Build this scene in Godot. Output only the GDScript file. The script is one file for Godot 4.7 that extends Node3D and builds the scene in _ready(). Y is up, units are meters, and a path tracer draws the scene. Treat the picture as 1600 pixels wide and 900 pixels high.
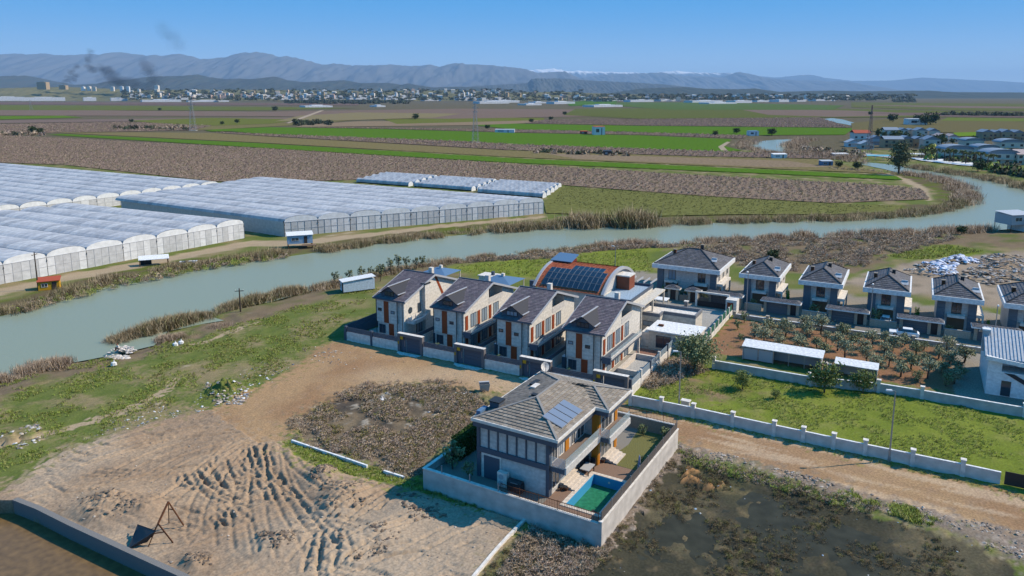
extends Node3D

# Aerial view of a river plain: villas, dirt road, greenhouses, fields, far town and mountains.
# Metres, y up. The neighbourhood is laid out on a street grid turned by STREET degrees.
const STREET := -28.8
const SUN_TO := Vector3(0.745, 0.655, -0.125)

var used := {}
var rng := RandomNumberGenerator.new()
var n1 := FastNoiseLite.new()
var n2 := FastNoiseLite.new()
var n3 := FastNoiseLite.new()
var T := {}
var M := {}

class MB:
	var v := PackedVector3Array()
	var n := PackedVector3Array()
	var c := PackedColorArray()
	var col := Color.WHITE
	var soft := 0.0   # how far foliage normals lean up towards the open sky
	func tri(a: Vector3, b: Vector3, d: Vector3) -> void:
		var nn := (b - a).cross(d - a).normalized()
		if soft > 0.0:
			if nn.y < 0.0:
				var e := b; b = d; d = e
				nn = -nn
			nn = nn.lerp(Vector3.UP, soft).normalized()
		v.append(a); v.append(d); v.append(b)
		n.append(nn); n.append(nn); n.append(nn)
		c.append(col); c.append(col); c.append(col)
	func tri_n(a: Vector3, b: Vector3, d: Vector3, na: Vector3, nb: Vector3, nd: Vector3) -> void:
		v.append(a); v.append(d); v.append(b)
		n.append(na); n.append(nd); n.append(nb)
		c.append(col); c.append(col); c.append(col)
	func quad(a: Vector3, b: Vector3, d: Vector3, e: Vector3) -> void:
		tri(a, b, d); tri(a, d, e)
	func fan(p: Array) -> void:
		for i in range(1, p.size() - 1):
			tri(p[0], p[i], p[i + 1])
	func hexa(p: Array) -> void:   # 0-3 lower ring counter-clockwise from above, 4-7 upper ring
		quad(p[3], p[2], p[1], p[0]); quad(p[4], p[5], p[6], p[7])
		for i in 4:
			var j := (i + 1) % 4
			quad(p[i], p[j], p[j + 4], p[i + 4])
	func bx(x0: float, y0: float, z0: float, x1: float, y1: float, z1: float) -> void:
		hexa([Vector3(x0, y0, z1), Vector3(x1, y0, z1), Vector3(x1, y0, z0), Vector3(x0, y0, z0), Vector3(x0, y1, z1), Vector3(x1, y1, z1), Vector3(x1, y1, z0), Vector3(x0, y1, z0)])
	func beam(a: Vector3, b: Vector3, w: float, h: float) -> void:
		var d := (b - a).normalized()
		var s := d.cross(Vector3.UP)
		if s.length() < 0.01:
			s = Vector3.RIGHT
		s = s.normalized() * w * 0.5
		var u := s.cross(d).normalized() * h * 0.5
		hexa([a - s - u, a + s - u, b + s - u, b - s - u, a - s + u, a + s + u, b + s + u, b - s + u])
	func cyl(a: Vector3, b: Vector3, r0: float, r1: float, k := 8, caps := true) -> void:
		var d := (b - a).normalized()
		var s := d.cross(Vector3.RIGHT if absf(d.y) > 0.9 else Vector3.UP).normalized()
		var u := s.cross(d)
		for i in k:
			var t0 := TAU * i / k
			var t1 := TAU * (i + 1) / k
			var e0 := s * cos(t0) + u * sin(t0)
			var e1 := s * cos(t1) + u * sin(t1)
			tri_n(a + e0 * r0, b + e1 * r1, a + e1 * r0, e0, e1, e1)
			tri_n(a + e0 * r0, b + e0 * r1, b + e1 * r1, e0, e0, e1)
			if caps:
				tri(a, a + e0 * r0, a + e1 * r0); tri(b, b + e1 * r1, b + e0 * r1)
	func slab(p: Array, t: float) -> void:   # a flat polygon, counter-clockwise seen from outside, with thickness t behind it
		var nn: Vector3 = (p[1] - p[0]).cross(p[2] - p[0]).normalized() * t
		var q := []
		for a in p:
			q.append(a - nn)
		fan(p)
		q.reverse()
		fan(q)
		q.reverse()
		for i in p.size():
			var j: int = (i + 1) % p.size()
			quad(p[i], q[i], q[j], p[j])
	func prism(p: PackedVector2Array, y0: float, y1: float) -> void:   # (x, z) outline
		var idx := Geometry2D.triangulate_polygon(p)
		for i in range(0, idx.size(), 3):
			var a := p[idx[i]]
			var b := p[idx[i + 1]]
			var d := p[idx[i + 2]]
			if (b - a).cross(d - a) > 0:
				var e := b; b = d; d = e
			tri(Vector3(a.x, y1, a.y), Vector3(b.x, y1, b.y), Vector3(d.x, y1, d.y))
			tri(Vector3(a.x, y0, a.y), Vector3(d.x, y0, d.y), Vector3(b.x, y0, b.y))
		var cw := Geometry2D.is_polygon_clockwise(p)
		for i in p.size():
			var a := p[i]
			var b := p[(i + 1) % p.size()]
			if cw:
				quad(Vector3(b.x, y0, b.y), Vector3(b.x, y1, b.y), Vector3(a.x, y1, a.y), Vector3(a.x, y0, a.y)) if false else quad(Vector3(a.x, y0, a.y), Vector3(b.x, y0, b.y), Vector3(b.x, y1, b.y), Vector3(a.x, y1, a.y))
			else:
				quad(Vector3(b.x, y0, b.y), Vector3(a.x, y0, a.y), Vector3(a.x, y1, a.y), Vector3(b.x, y1, b.y))
	func sheet(p: PackedVector2Array, y: float) -> void:
		var idx := Geometry2D.triangulate_polygon(p)
		for i in range(0, idx.size(), 3):
			var a := p[idx[i]]
			var b := p[idx[i + 1]]
			var d := p[idx[i + 2]]
			if (b - a).cross(d - a) > 0:
				var e := b; b = d; d = e
			tri(Vector3(a.x, y, a.y), Vector3(b.x, y, b.y), Vector3(d.x, y, d.y))
	func mesh(m: Material = null) -> ArrayMesh:
		var arr := []
		arr.resize(Mesh.ARRAY_MAX)
		arr[Mesh.ARRAY_VERTEX] = v
		arr[Mesh.ARRAY_NORMAL] = n
		arr[Mesh.ARRAY_COLOR] = c
		var am := ArrayMesh.new()
		if v.size():
			am.add_surface_from_arrays(Mesh.PRIMITIVE_TRIANGLES, arr)
			if m:
				am.surface_set_material(0, m)
		return am

func poly(a: Array) -> PackedVector2Array:
	var p := PackedVector2Array()
	for i in range(0, a.size(), 2):
		p.append(Vector2(a[i], a[i + 1]))
	return p

func lin(r: float, g: float, b: float) -> Color:
	return Color(r, g, b).linear_to_srgb()

func numbered(called: String) -> String:
	if not used.has(called):
		used[called] = 0
		return called
	used[called] += 1
	return "%s_%03d" % [called, used[called]]

func thing(called: String, label: String, category: String, at := Vector3.ZERO, turn := 0.0, group := "") -> Node3D:
	var o := Node3D.new()
	o.name = numbered(called)
	add_child(o)
	o.position = at
	o.rotation.y = deg_to_rad(turn)
	tag(o, label, category, group)
	return o

func tag(o: Node, label: String, category: String, group := "") -> void:
	o.set_meta("label", label)
	o.set_meta("category", category)
	if group:
		o.set_meta("group", group)

func part(called: String, b, m: Material, parent: Node, at := Vector3.ZERO, turn := Vector3.ZERO) -> MeshInstance3D:
	var o := MeshInstance3D.new()
	o.name = called if parent != self else numbered(called)
	o.mesh = b.mesh() if b is MB else b
	o.material_override = m
	parent.add_child(o, true)
	o.position = at
	o.rotation_degrees = turn
	return o

func setting(called: String, b, m: Material) -> MeshInstance3D:
	var o := part(called, b, m, self)
	o.set_meta("kind", "structure")
	return o

func copy(src: Node3D, label: String, at: Vector3, turn := 0.0, size := 1.0) -> Node3D:
	var o: Node3D = src.duplicate()
	var base := String(src.get_meta("kind_name", src.name))
	o.name = numbered(base)
	add_child(o)
	o.position = at
	o.rotation.y = deg_to_rad(turn)
	o.scale = Vector3.ONE * size
	o.set_meta("label", label)
	return o

func st(x: float, z: float, y := 0.0) -> Vector3:   # street grid to world
	return Vector3(-28, 0, -116.9) + Vector3(x, y, z).rotated(Vector3.UP, deg_to_rad(STREET))

func st2(x: float, z: float) -> Vector2:
	var p := st(x, z)
	return Vector2(p.x, p.z)

func st_rect(x0: float, z0: float, x1: float, z1: float) -> PackedVector2Array:
	return PackedVector2Array([st2(x0, z0), st2(x1, z0), st2(x1, z1), st2(x0, z1)])

func noise_tex(frequency: float, lo: float, hi: float, size := 512, octaves := 4, kind := FastNoiseLite.TYPE_SIMPLEX_SMOOTH, seed_ := 1) -> NoiseTexture2D:
	var f := FastNoiseLite.new()
	f.noise_type = kind
	f.frequency = frequency
	f.fractal_octaves = octaves
	f.seed = seed_
	var t := NoiseTexture2D.new()
	t.width = size
	t.height = size
	t.seamless = true
	t.noise = f
	var g := Gradient.new()
	g.set_color(0, Color(lo, lo, lo))
	g.set_color(1, Color(hi, hi, hi))
	t.color_ramp = g
	return t

func mat(color: Color, rough := 0.85, tex: Texture2D = null, per_metre := 0.3, relief := 0.0, relief_tex: Texture2D = null, vertex := false) -> StandardMaterial3D:
	var m := StandardMaterial3D.new()
	m.albedo_color = color
	m.roughness = rough
	m.metallic_specular = 0.35
	m.vertex_color_use_as_albedo = vertex
	m.uv1_triplanar = true
	m.uv1_world_triplanar = true
	m.uv1_scale = Vector3.ONE * per_metre
	m.albedo_texture = tex
	if relief > 0.0:
		m.heightmap_enabled = true
		m.heightmap_scale = relief
		m.heightmap_texture = relief_tex if relief_tex else tex
	return m

func glass(color: Color, alpha: float) -> StandardMaterial3D:
	var m := StandardMaterial3D.new()
	m.albedo_color = Color(color, alpha)
	m.roughness = 0.05
	m.transparency = BaseMaterial3D.TRANSPARENCY_ALPHA
	return m

func cloud_of(called: String, me: Mesh, m: Material, places: Array, tints: Array, label := "", category := "") -> MultiMeshInstance3D:
	var mm := MultiMesh.new()
	mm.transform_format = MultiMesh.TRANSFORM_3D
	mm.use_colors = true
	mm.mesh = me
	mm.instance_count = places.size()
	for i in places.size():
		mm.set_instance_transform(i, places[i])
		mm.set_instance_color(i, tints[i])
	var o := MultiMeshInstance3D.new()
	o.name = numbered(called)
	o.multimesh = mm
	o.material_override = m
	add_child(o)
	o.set_meta("kind", "stuff")
	if label:
		tag(o, label, category)
	return o

func _ready() -> void:
	rng.seed = 7
	view_and_light()
	materials()
	ground()
	far_land()
	far_fields()
	greenhouses()
	main_villa()
	twin_villas()
	arched_house()
	hip_villas()
	street_and_grove()
	fences_and_lamps()
	foreground()
	river_life()
	resort()
	town()
	plants()

func view_and_light() -> void:
	var cam := Camera3D.new()
	cam.name = "camera"
	add_child(cam)
	cam.position = Vector3(0, 40, 0)
	cam.rotation_degrees.x = -9.866
	cam.set_frustum(0.5 * 900.0 / 1150.0, Vector2(0, -0.5 * 102.0 / 1150.0), 0.5, 120000.0)
	cam.keep_aspect = Camera3D.KEEP_HEIGHT
	cam.current = true
	var env := Environment.new()
	env.background_mode = Environment.BG_SKY
	var pm := ProceduralSkyMaterial.new()
	pm.sky_top_color = lin(0.015, 0.235, 0.57)
	pm.sky_horizon_color = lin(0.62, 0.74, 0.80)
	pm.sky_curve = 0.029
	pm.ground_bottom_color = lin(0.2, 0.19, 0.16)
	pm.ground_horizon_color = lin(0.3, 0.36, 0.42)
	pm.sky_energy_multiplier = 1.0
	var sky := Sky.new()
	sky.sky_material = pm
	env.sky = sky
	env.tonemap_mode = Environment.TONE_MAPPER_LINEAR
	env.tonemap_exposure = 1.48
	env.sdfgi_enabled = true
	env.ssao_enabled = true
	env.ssil_enabled = true
	env.fog_enabled = true
	env.volumetric_fog_enabled = true
	env.volumetric_fog_density = 0.0
	env.fog_density = 0.00003
	env.fog_light_color = Color(0.66, 0.83, 1.0)
	var we := WorldEnvironment.new()
	we.name = "daylight"
	we.environment = env
	add_child(we)
	var sun := DirectionalLight3D.new()
	sun.name = "sun"
	sun.light_energy = 1.42
	sun.light_color = Color(1.0, 0.94, 0.85)
	sun.light_angular_distance = 0.5
	sun.shadow_enabled = true
	add_child(sun)
	sun.look_at_from_position(Vector3.ZERO, -SUN_TO, Vector3.UP)

func materials() -> void:
	n1.seed = 11
	n1.frequency = 0.08
	n1.fractal_octaves = 4
	n2.seed = 23
	n2.frequency = 0.35
	n2.fractal_octaves = 3
	n3.seed = 5
	n3.frequency = 0.02
	n3.fractal_octaves = 3
	T.grain = noise_tex(0.06, 0.62, 1.0, 512, 5)
	T.fine = noise_tex(0.12, 0.8, 1.0, 256, 4)
	T.blotch = noise_tex(0.012, 0.78, 1.0, 512, 5)
	T.earth = noise_tex(0.03, 0.74, 1.0, 1024, 8)
	T.cell = noise_tex(0.05, 0.55, 1.0, 512, 3, FastNoiseLite.TYPE_CELLULAR, 9)
	T.bump = noise_tex(0.03, 0.0, 1.0, 512, 5, FastNoiseLite.TYPE_SIMPLEX_SMOOTH, 3)
	M.ground = mat(Color.WHITE, 0.95, T.earth, 0.1, 0.0, null, true)
	M.ground.metallic_specular = 0.1
	M.far_ground = mat(Color.WHITE, 0.98, T.earth, 0.006, 0.0, null, true)
	M.far_ground.metallic_specular = 0.05
	M.white = mat(lin(0.76, 0.71, 0.65), 0.7, T.blotch, 0.25)
	M.cream = mat(lin(0.66, 0.60, 0.51), 0.8, T.blotch, 0.3)
	M.wall_grey = mat(lin(0.60, 0.575, 0.55), 0.8, T.blotch, 0.35)
	M.concrete = mat(lin(0.56, 0.52, 0.48), 0.9, T.blotch, 0.12)
	M.stone = mat(lin(0.42, 0.36, 0.29), 0.9, T.cell, 0.5, 1.5, T.cell)
	M.slate = mat(lin(0.085, 0.105, 0.14), 0.55, T.fine, 0.6)
	M.dark = mat(lin(0.035, 0.037, 0.043), 0.5, T.fine, 0.6)
	M.metal = mat(lin(0.42, 0.43, 0.45), 0.4, T.fine, 0.5)
	M.metal.metallic = 0.6
	M.steel = mat(lin(0.5, 0.52, 0.55), 0.45, T.blotch, 0.2)
	M.rust = mat(lin(0.14, 0.055, 0.025), 0.85, T.grain, 0.8)
	M.orange = mat(lin(0.52, 0.20, 0.02), 0.5, T.fine, 0.7)
	M.red_wood = mat(lin(0.27, 0.058, 0.018), 0.55, T.fine, 0.9)
	M.wood = mat(lin(0.31, 0.20, 0.145), 0.8, T.grain, 0.8)
	M.window = mat(lin(0.03, 0.045, 0.06), 0.06, null)
	M.window.metallic_specular = 0.6
	M.shutter = mat(lin(0.45, 0.46, 0.48), 0.6, T.fine, 1.0)
	M.rail_glass = glass(Color(0.75, 0.82, 0.85), 0.25)
	M.solar = mat(lin(0.012, 0.015, 0.03), 0.15, null)
	M.solar.metallic_specular = 0.6
	M.yellow = mat(lin(0.6, 0.33, 0.02), 0.6, T.fine, 0.8)
	M.paving = mat(lin(0.42, 0.41, 0.39), 0.9, T.blotch, 0.4)
	M.plastic = mat(lin(0.60, 0.63, 0.67), 0.35, T.blotch, 0.12)
	M.leaf = mat(Color.WHITE, 0.75, null, 1.0, 0.0, null, true)
	M.leaf.backlight = Color(0.25, 0.3, 0.1)
	M.leaf.metallic_specular = 0.2
	M.bark = mat(lin(0.10, 0.075, 0.055), 0.95, T.grain, 1.2)
	M.tint = mat(Color.WHITE, 0.85, T.fine, 0.6, 0.0, null, true)
	M.tint_tile = mat(Color.WHITE, 0.8, T.fine, 1.3, 0.0, null, true)
	M.blue = mat(lin(0.11, 0.2, 0.33), 0.5, T.fine, 0.6)
	M.sheet_white = mat(lin(0.7, 0.72, 0.74), 0.45, T.blotch, 0.3)
	M.pale_glass = mat(lin(0.20, 0.25, 0.30), 0.08, null)
	M.yard_floor = mat(lin(0.25, 0.23, 0.2), 0.9, T.earth, 0.4)
	M.ridge = mat(lin(0.30, 0.28, 0.26), 0.8, T.fine, 1.0)
	M.fence_brown = mat(lin(0.12, 0.105, 0.10), 0.8, T.grain, 0.8)
	M.lawn = mat(lin(0.17, 0.165, 0.055), 0.95, T.earth, 0.3, 3.0, T.bump)
	M.red_dark = mat(lin(0.16, 0.03, 0.022), 0.7, T.fine, 0.8)
	M.red_wood_flat = mat(lin(0.24, 0.075, 0.04), 0.7, T.fine, 0.8)
	M.terrace_blue = mat(lin(0.34, 0.44, 0.54), 0.6, T.blotch, 0.4)
	M.grey_dark = mat(lin(0.20, 0.205, 0.22), 0.8, T.blotch, 0.5)
	M.bright = mat(lin(0.82, 0.82, 0.82), 0.6, T.blotch, 0.3)
	M.green = mat(lin(0.025, 0.12, 0.075), 0.6, T.fine, 0.6)
	M.car_white = mat(lin(0.75, 0.77, 0.8), 0.25, null)
	M.car_white.clearcoat_enabled = true
	M.steel_roof = mat(lin(0.50, 0.53, 0.57), 0.5, T.blotch, 0.3)
	M.lilac_white = mat(lin(0.72, 0.64, 0.58), 0.85, T.blotch, 0.12)
	M.brown_gate = mat(lin(0.06, 0.042, 0.035), 0.6, T.fine, 0.8)
	M.bin_white = mat(lin(0.5, 0.5, 0.48), 0.6, T.grain, 0.8)
	M.barrel_blue = mat(lin(0.02, 0.06, 0.25), 0.5, T.fine, 0.8)
	M.concrete_dark = mat(lin(0.26, 0.25, 0.24), 0.9, T.grain, 0.4, 1.0, T.bump)
	M.rubble = mat(Color.WHITE, 0.9, T.fine, 1.0, 0.0, null, true)
	M.skin = mat(lin(0.4, 0.22, 0.15), 0.6, null)
	M.pale_blue = mat(lin(0.33, 0.47, 0.6), 0.7, T.blotch, 0.4)
	M.pale_white_blue = mat(lin(0.55, 0.66, 0.76), 0.6, T.blotch, 0.4)
	M.red_roof = mat(lin(0.42, 0.085, 0.04), 0.8, T.fine, 0.6)
	M.pink_roof = mat(lin(0.48, 0.38, 0.36), 0.8, T.fine, 0.4)
	M.pink_wall = mat(lin(0.55, 0.4, 0.33), 0.8, T.fine, 0.4)
	M.tan_wall = mat(lin(0.42, 0.32, 0.2), 0.85, T.blotch, 0.2)
	M.roof_blue = mat(lin(0.26, 0.31, 0.38), 0.55, T.blotch, 0.2)
	M.mast = mat(lin(0.3, 0.2, 0.18), 0.6, T.fine, 0.5)
	M.awning_blue = mat(lin(0.14, 0.4, 0.52), 0.7, T.fine, 0.5)
	M.film_flat = mat(lin(0.72, 0.74, 0.77), 0.5, T.blotch, 0.02)

# ------------------------------------------------------------------ ground
var areas := []      # [outline, bounding rect, kind], later ones win
var river := []      # outlines of the water
var sand_area: PackedVector2Array
var marsh_area: PackedVector2Array
var pond_area: PackedVector2Array
var compound: PackedVector2Array
var ruts := []

func area(kind: String, p: PackedVector2Array) -> void:
	var r := Rect2(p[0], Vector2.ZERO)
	for q in p:
		r = r.expand(q)
	areas.append([p, r, kind])

func inside(p: PackedVector2Array, q: Vector2) -> bool:
	return Geometry2D.is_point_in_polygon(q, p)

func edge_distance(p: PackedVector2Array, q: Vector2) -> float:
	var best := 1e9
	for i in p.size():
		best = minf(best, q.distance_squared_to(Geometry2D.get_closest_point_to_segment(q, p[i], p[(i + 1) % p.size()])))
	return sqrt(best)

func lay_out() -> void:
	river = [poly([-94.4, -130.8, -90.8, -140.2, -84.3, -157.0, -72.0, -171.9, -56.6, -181.9, -44.4, -192.2, -28.9, -203.7, -7.6, -214.5, 5.9, -220.9, 19.8, -224.2, 40.0, -226.5, 71.8, -232.4, 104.1, -236.1, 128.2, -242.5, 150.3, -254.9, 167.7, -271.8, 182.7, -293.0, 196.2, -322, 204.6, -355, 201.4, -372, 204.8, -402, 204.9, -432, 212.8, -449, 221.8, -432, 222.8, -412, 223.6, -395, 229.5, -358, 224.0, -320, 222.8, -282.0, 184.4, -222.0, 157.7, -223.1, 146.9, -218.7, 135.3, -215.5, 120.9, -213.5, 96.0, -208.5, 72.2, -203.7, 58.8, -200.9, 34.9, -196.4, 22.2, -192.2, 9.9, -186.5, -9.5, -178.2, -21.4, -171.9, -29.2, -163.5, -37.4, -154.8, -43.5, -146.9, -47.9, -140.2, -51.7, -138.4, -55.9, -134.9, -55.5, -130.8, -52.2, -128.4, -55.1, -126.5, -59.5, -122.2, -58.8, -117.8, -58.4, -114.9, -61.8, -111.2, -63.5, -109.8, -68.0, -106.4, -70.9, -104.8, -73.2, -99.8, -84.2, -89.4, -108.4, -112.4]), poly([187.4, -601, 205.7, -633, 236.1, -665, 262.9, -675, 259.6, -661, 243.6, -642, 220.0, -593, 207.3, -551, 201.2, -520, 195.2, -497, 181.6, -492, 184.5, -532, 178.8, -557]), poly([508, -1224, 555, -1288, 539, -1208, 506, -1108, 475, -1012, 474, -970, 454, -904, 395, -783, 375, -757, 416, -855, 430, -913, 456, -1012, 476, -1108])]
	sand_area = poly([-52.1, -69.0, -52.1, -73.1, -51.0, -78.1, -45.0, -85.2, -38.8, -89.4, -30.0, -80.5, -27.0, -80.5, -20.0, -76.6, -13.6, -72.4, -9.1, -69.9, -3.8, -66.9, 1.3, -64.2, -3.2, -55.6, -5.3, -49.3, -24.1, -49.3, -27.7, -55.9, -49.3, -67.3, -63.2, -66.9])
	marsh_area = poly([19.2, -79.2, 22.4, -74.8, 28.6, -70.7, 33.6, -65.7, 37.3, -63.4, 41.5, -60.4, 43.1, -56.7, 43.9, -50.0, -4.9, -50.0, -2.6, -56.1, 1.7, -63.4, 7.8, -59.8, 11.8, -65.7, 18.0, -77.1])
	pond_area = poly([-49.5, -67.6, -27.7, -55.9, -22.2, -49.3, -57.9, -49.3, -74.7, -65.7])
	for p in [poly([-29.1, -79.4, -27.5, -76.2, -25.9, -73.6, -23.8, -70.7]), poly([-30.2, -78.3, -28.9, -75.6, -27.0, -72.6]), poly([-28.4, -81.3, -27.3, -79.1]), poly([-30.2, -75.6, -28.5, -73.1]), poly([-32.5, -73.6, -30.2, -70.7]), poly([-33.1, -72.2, -31.1, -69.9]), poly([-31.7, -75.9, -30.5, -73.6, -28.9, -71.2]), poly([-28.1, -66.4, -26.7, -64.8]), poly([-27.2, -66.4, -25.8, -64.6]), poly([-29.1, -64.6, -27.8, -63.1]), poly([-28.4, -64.5, -27.3, -63.8]), poly([-19.1, -65.5, -15.1, -65.6]), poly([-20.2, -62.6, -18.3, -64.1, -15.5, -64.1]), poly([-17.5, -61.7, -16.7, -56.9]), poly([-18.1, -60.2, -17.7, -56.7]), poly([-16.0, -61.9, -15.4, -58.9, -15.3, -56.5]), poly([-15.3, -61.5, -14.1, -58.9]), poly([-26.0, -74.1, -22.6, -67.7]), poly([-35.1, -72.7, -34.0, -71.2, -32.9, -70.4]), poly([-33.4, -72.7, -30.9, -69.9]), poly([-33.2, -74.8, -31.4, -72.3, -29.7, -70.4]), poly([-29.8, -78.9, -28.0, -75.0, -25.7, -71.5]), poly([-28.3, -78.9, -24.8, -72.4, -21.2, -68.0]), poly([-26.5, -70.5, -24.1, -69.0]), poly([-30.0, -69.2, -27.6, -68.0]), poly([-13.9, -57.8, -12.5, -59.6, -9.3, -60.6]), poly([-13.1, -56.9, -11.2, -58.5, -8.0, -59.4]), poly([-29.4, -61.7, -29.2, -62.9]), poly([-33.5, -78.9, -33.6, -76.5]), poly([-44.3, -73.8, -40.3, -73.4]), poly([-48.5, -71.1, -45.7, -69.2, -42.6, -69.5]), poly([-48.5, -78.9, -43.7, -84.2, -38.0, -87.4]), poly([-49.0, -77.1, -43.5, -82.1, -36.3, -85.2]), poly([-46.7, -74.5, -40.5, -80.5, -32.3, -82.8]), poly([-42.8, -69.9, -37.3, -73.8, -32.9, -74.8]), poly([-13.1, -65.7, -12.6, -66.9]), poly([-11.9, -62.5, -9.8, -64.4])]:
		for k in 3:
			var off := Vector2(rng.randf_range(0.8, 1.6), 0).rotated(rng.randf() * TAU) if k else Vector2.ZERO
			var line := PackedVector2Array()
			for q in p:
				line.append(q + off + Vector2(rng.randf_range(-0.3, 0.3), rng.randf_range(-0.3, 0.3)) * k)
			var r := Rect2(line[0], Vector2.ZERO)
			for q in line:
				r = r.expand(q)
			ruts.append([line, r.grow(1.2), (rng.randf_range(0.14, 0.28) if k == 0 else rng.randf_range(0.06, 0.2))])
	for p in [poly([-27.7, -80.8, -24.4, -74.8, -19.5, -69.5, -13.4, -65.7]), poly([-28.2, -80.5, -25.0, -73.1, -20.3, -66.2, -14.6, -60.6]), poly([-28.9, -80.5, -26.0, -72.4, -22.2, -65.2, -17.7, -57.8]), poly([-29.7, -80.5, -28.0, -73.1, -25.4, -65.7, -21.6, -57.3]), poly([-30.4, -80.5, -30.8, -74.5, -29.2, -66.9, -26.0, -58.7]), poly([-31.2, -80.5, -33.6, -75.6, -35.0, -69.0, -34.9, -65.7]), poly([-31.9, -80.8, -36.7, -77.1, -39.8, -70.5]), poly([-32.9, -81.5, -39.7, -78.9, -44.4, -70.5]), poly([-30.1, -80.5, -29.5, -73.8, -27.3, -65.7, -23.8, -57.8]), poly([-28.5, -80.5, -25.4, -72.8, -21.3, -65.7, -16.2, -58.9]), poly([-30.9, -80.5, -32.2, -74.8, -31.9, -67.4, -29.9, -61.5]), poly([-12.6, -70.5, -15.2, -66.9, -17.9, -62.5, -19.7, -56.9]), poly([-6.3, -66.9, -11.0, -64.6, -15.0, -60.6, -17.4, -56.5]), poly([-2.5, -65.7, -7.1, -62.5, -11.1, -57.8]), poly([-13.9, -70.5, -16.8, -65.7, -19.1, -60.6])]:
		for k in 2:
			var off := Vector2(1.7, 0.6) * k
			var line := PackedVector2Array()
			for i in p.size() - 1:
				for j in 4:
					line.append(p[i].cubic_interpolate(p[i + 1], p[maxi(i - 1, 0)], p[mini(i + 2, p.size() - 1)], j / 4.0) + off)
			var r := Rect2(line[0], Vector2.ZERO)
			for q in line:
				r = r.expand(q)
			ruts.append([line, r.grow(1.2), rng.randf_range(0.09, 0.17)])
	compound = poly([-9.2, -70.0, 7.8, -59.9, 18.6, -78.0, 0.0, -89.4])
	area("tan", poly([-86.0, -93.4, -73.2, -99.8, -70.5, -104.3, -63.2, -109.2, -58.5, -117.1, -54.2, -127.7, -50.1, -139.3, -43.4, -146.4, -37.2, -153.7, -29.0, -162.3, -21.4, -171.2, -9.5, -177.4, -14.7, -164.1, -27.8, -155.3, -34.7, -148.9, -40.4, -135.8, -46.1, -127.7, -51.3, -120.4, -55.3, -110.3, -60.4, -104.0, -66.5, -97.9, -68.1, -92.4, -79.3, -85.6]))
	area("lush", poly([-16.5, -168.6, 9.7, -181.1, 34.1, -192.2, 40.6, -190.5, 33.8, -181.1, 32.2, -164.1, 13.9, -155.3, 0.0, -159.9, -8.6, -161.1]))
	area("tan", poly([-9.5, -178.2, 9.9, -185.7, 34.9, -196.4, 71.9, -202.7, 120.3, -212.4, 146.2, -217.6, 156.2, -220.9, 181.9, -216.6, 156.2, -184.9, 116.5, -193.0, 95.1, -181.1, 88.2, -170.5, 76.9, -162.3, 58.6, -164.1, 52.7, -173.9, 44.0, -190.5, 23.7, -190.5, 9.6, -179.6]))
	area("lush", poly([94.3, -181.1, 118.0, -195.6, 123.1, -187.3, 115.1, -179.6, 99.9, -175.3]))
	area("dump", poly([67.0, -152.6, 96.1, -173.9, 111.9, -179.6, 133.1, -187.3, 154.7, -181.1, 110.7, -127.7, 95.0, -131.6, 88.3, -140.2, 79.3, -147.4]))
	area("tan", poly([-27.8, -155.3, -23.5, -164.1, -18.0, -168.6, -8.6, -161.1, -14.1, -157.6]))
	area("bank", poly([-114.6, -120.4, -95.0, -131.6, -91.4, -141.1, -84.9, -158.2, -72.6, -173.2, -57.1, -183.4, -44.7, -193.9, -29.1, -205.6, -7.7, -216.6, 5.9, -223.1, 20.0, -226.5, 40.4, -228.8, 72.5, -234.8, 105.2, -238.6, 129.6, -245.1, 152.0, -257.8, 152.8, -271.8, 111.5, -253.4, 76.0, -246.5, 42.1, -238.6, 10.3, -233.6, -8.0, -227.7, -30.6, -216.6, -47.1, -204.6, -59.7, -192.2, -75.7, -181.1, -89.6, -167.3, -97.4, -151.0, -100.2, -139.3, -121.1, -127.7]))
	area("bank", poly([150.3, -254.9, 167.7, -271.8, 182.7, -293.0, 196.2, -322, 204.6, -355, 201.4, -372, 193.3, -369, 186.7, -339, 177.6, -305, 160.9, -276.8]))
	area("track", poly([-129.2, -136.7, -106.8, -148.9, -100.8, -161.1, -87.6, -178.9, -73.0, -200.9, -58.8, -200.9, -44.7, -210.4, -20.1, -227.7, 10.7, -242.5, 10.5, -238.6, -19.6, -222.0, -43.5, -204.6, -56.8, -193.9, -69.7, -193.9, -84.6, -172.6, -97.3, -155.3, -103.4, -144.0, -124.7, -131.6]))
	area("track", poly([194.7, -381, 190.7, -352, 179.5, -315, 162.9, -282.0, 158.5, -278.5, 173.2, -309, 182.7, -342, 186.6, -375]))
	area("paving", st_rect(0.5, -0.4, 49.5, -22))
	area("paving", st_rect(22, -22, 52.8, -47))
	area("court", st_rect(22, -47, 98, -70))
	area("grove", st_rect(53.6, -23, 91, -43.5))
	area("court", st_rect(88, -44, 120, -16))
	area("lush", poly([15.5, -91.0, 18.0, -97.9, 23.7, -108.1, 26.4, -111.5, 29.9, -103.5, 50.2, -95.4, 70.8, -84.9, 56.2, -66.0, 47.6, -72.4, 39.6, -76.9, 31.2, -82.0]))
	area("brownlush", poly([25.3, -100.3, 29.8, -98.4, 33.4, -95.6, 33.2, -92.4, 27.8, -91.4, 22.5, -93.9]))
	area("brownlush", poly([18.0, -97.9, 23.7, -108.1, 27.6, -110.3, 29.5, -104.0, 23.9, -100.3, 18.8, -95.2]))
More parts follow.
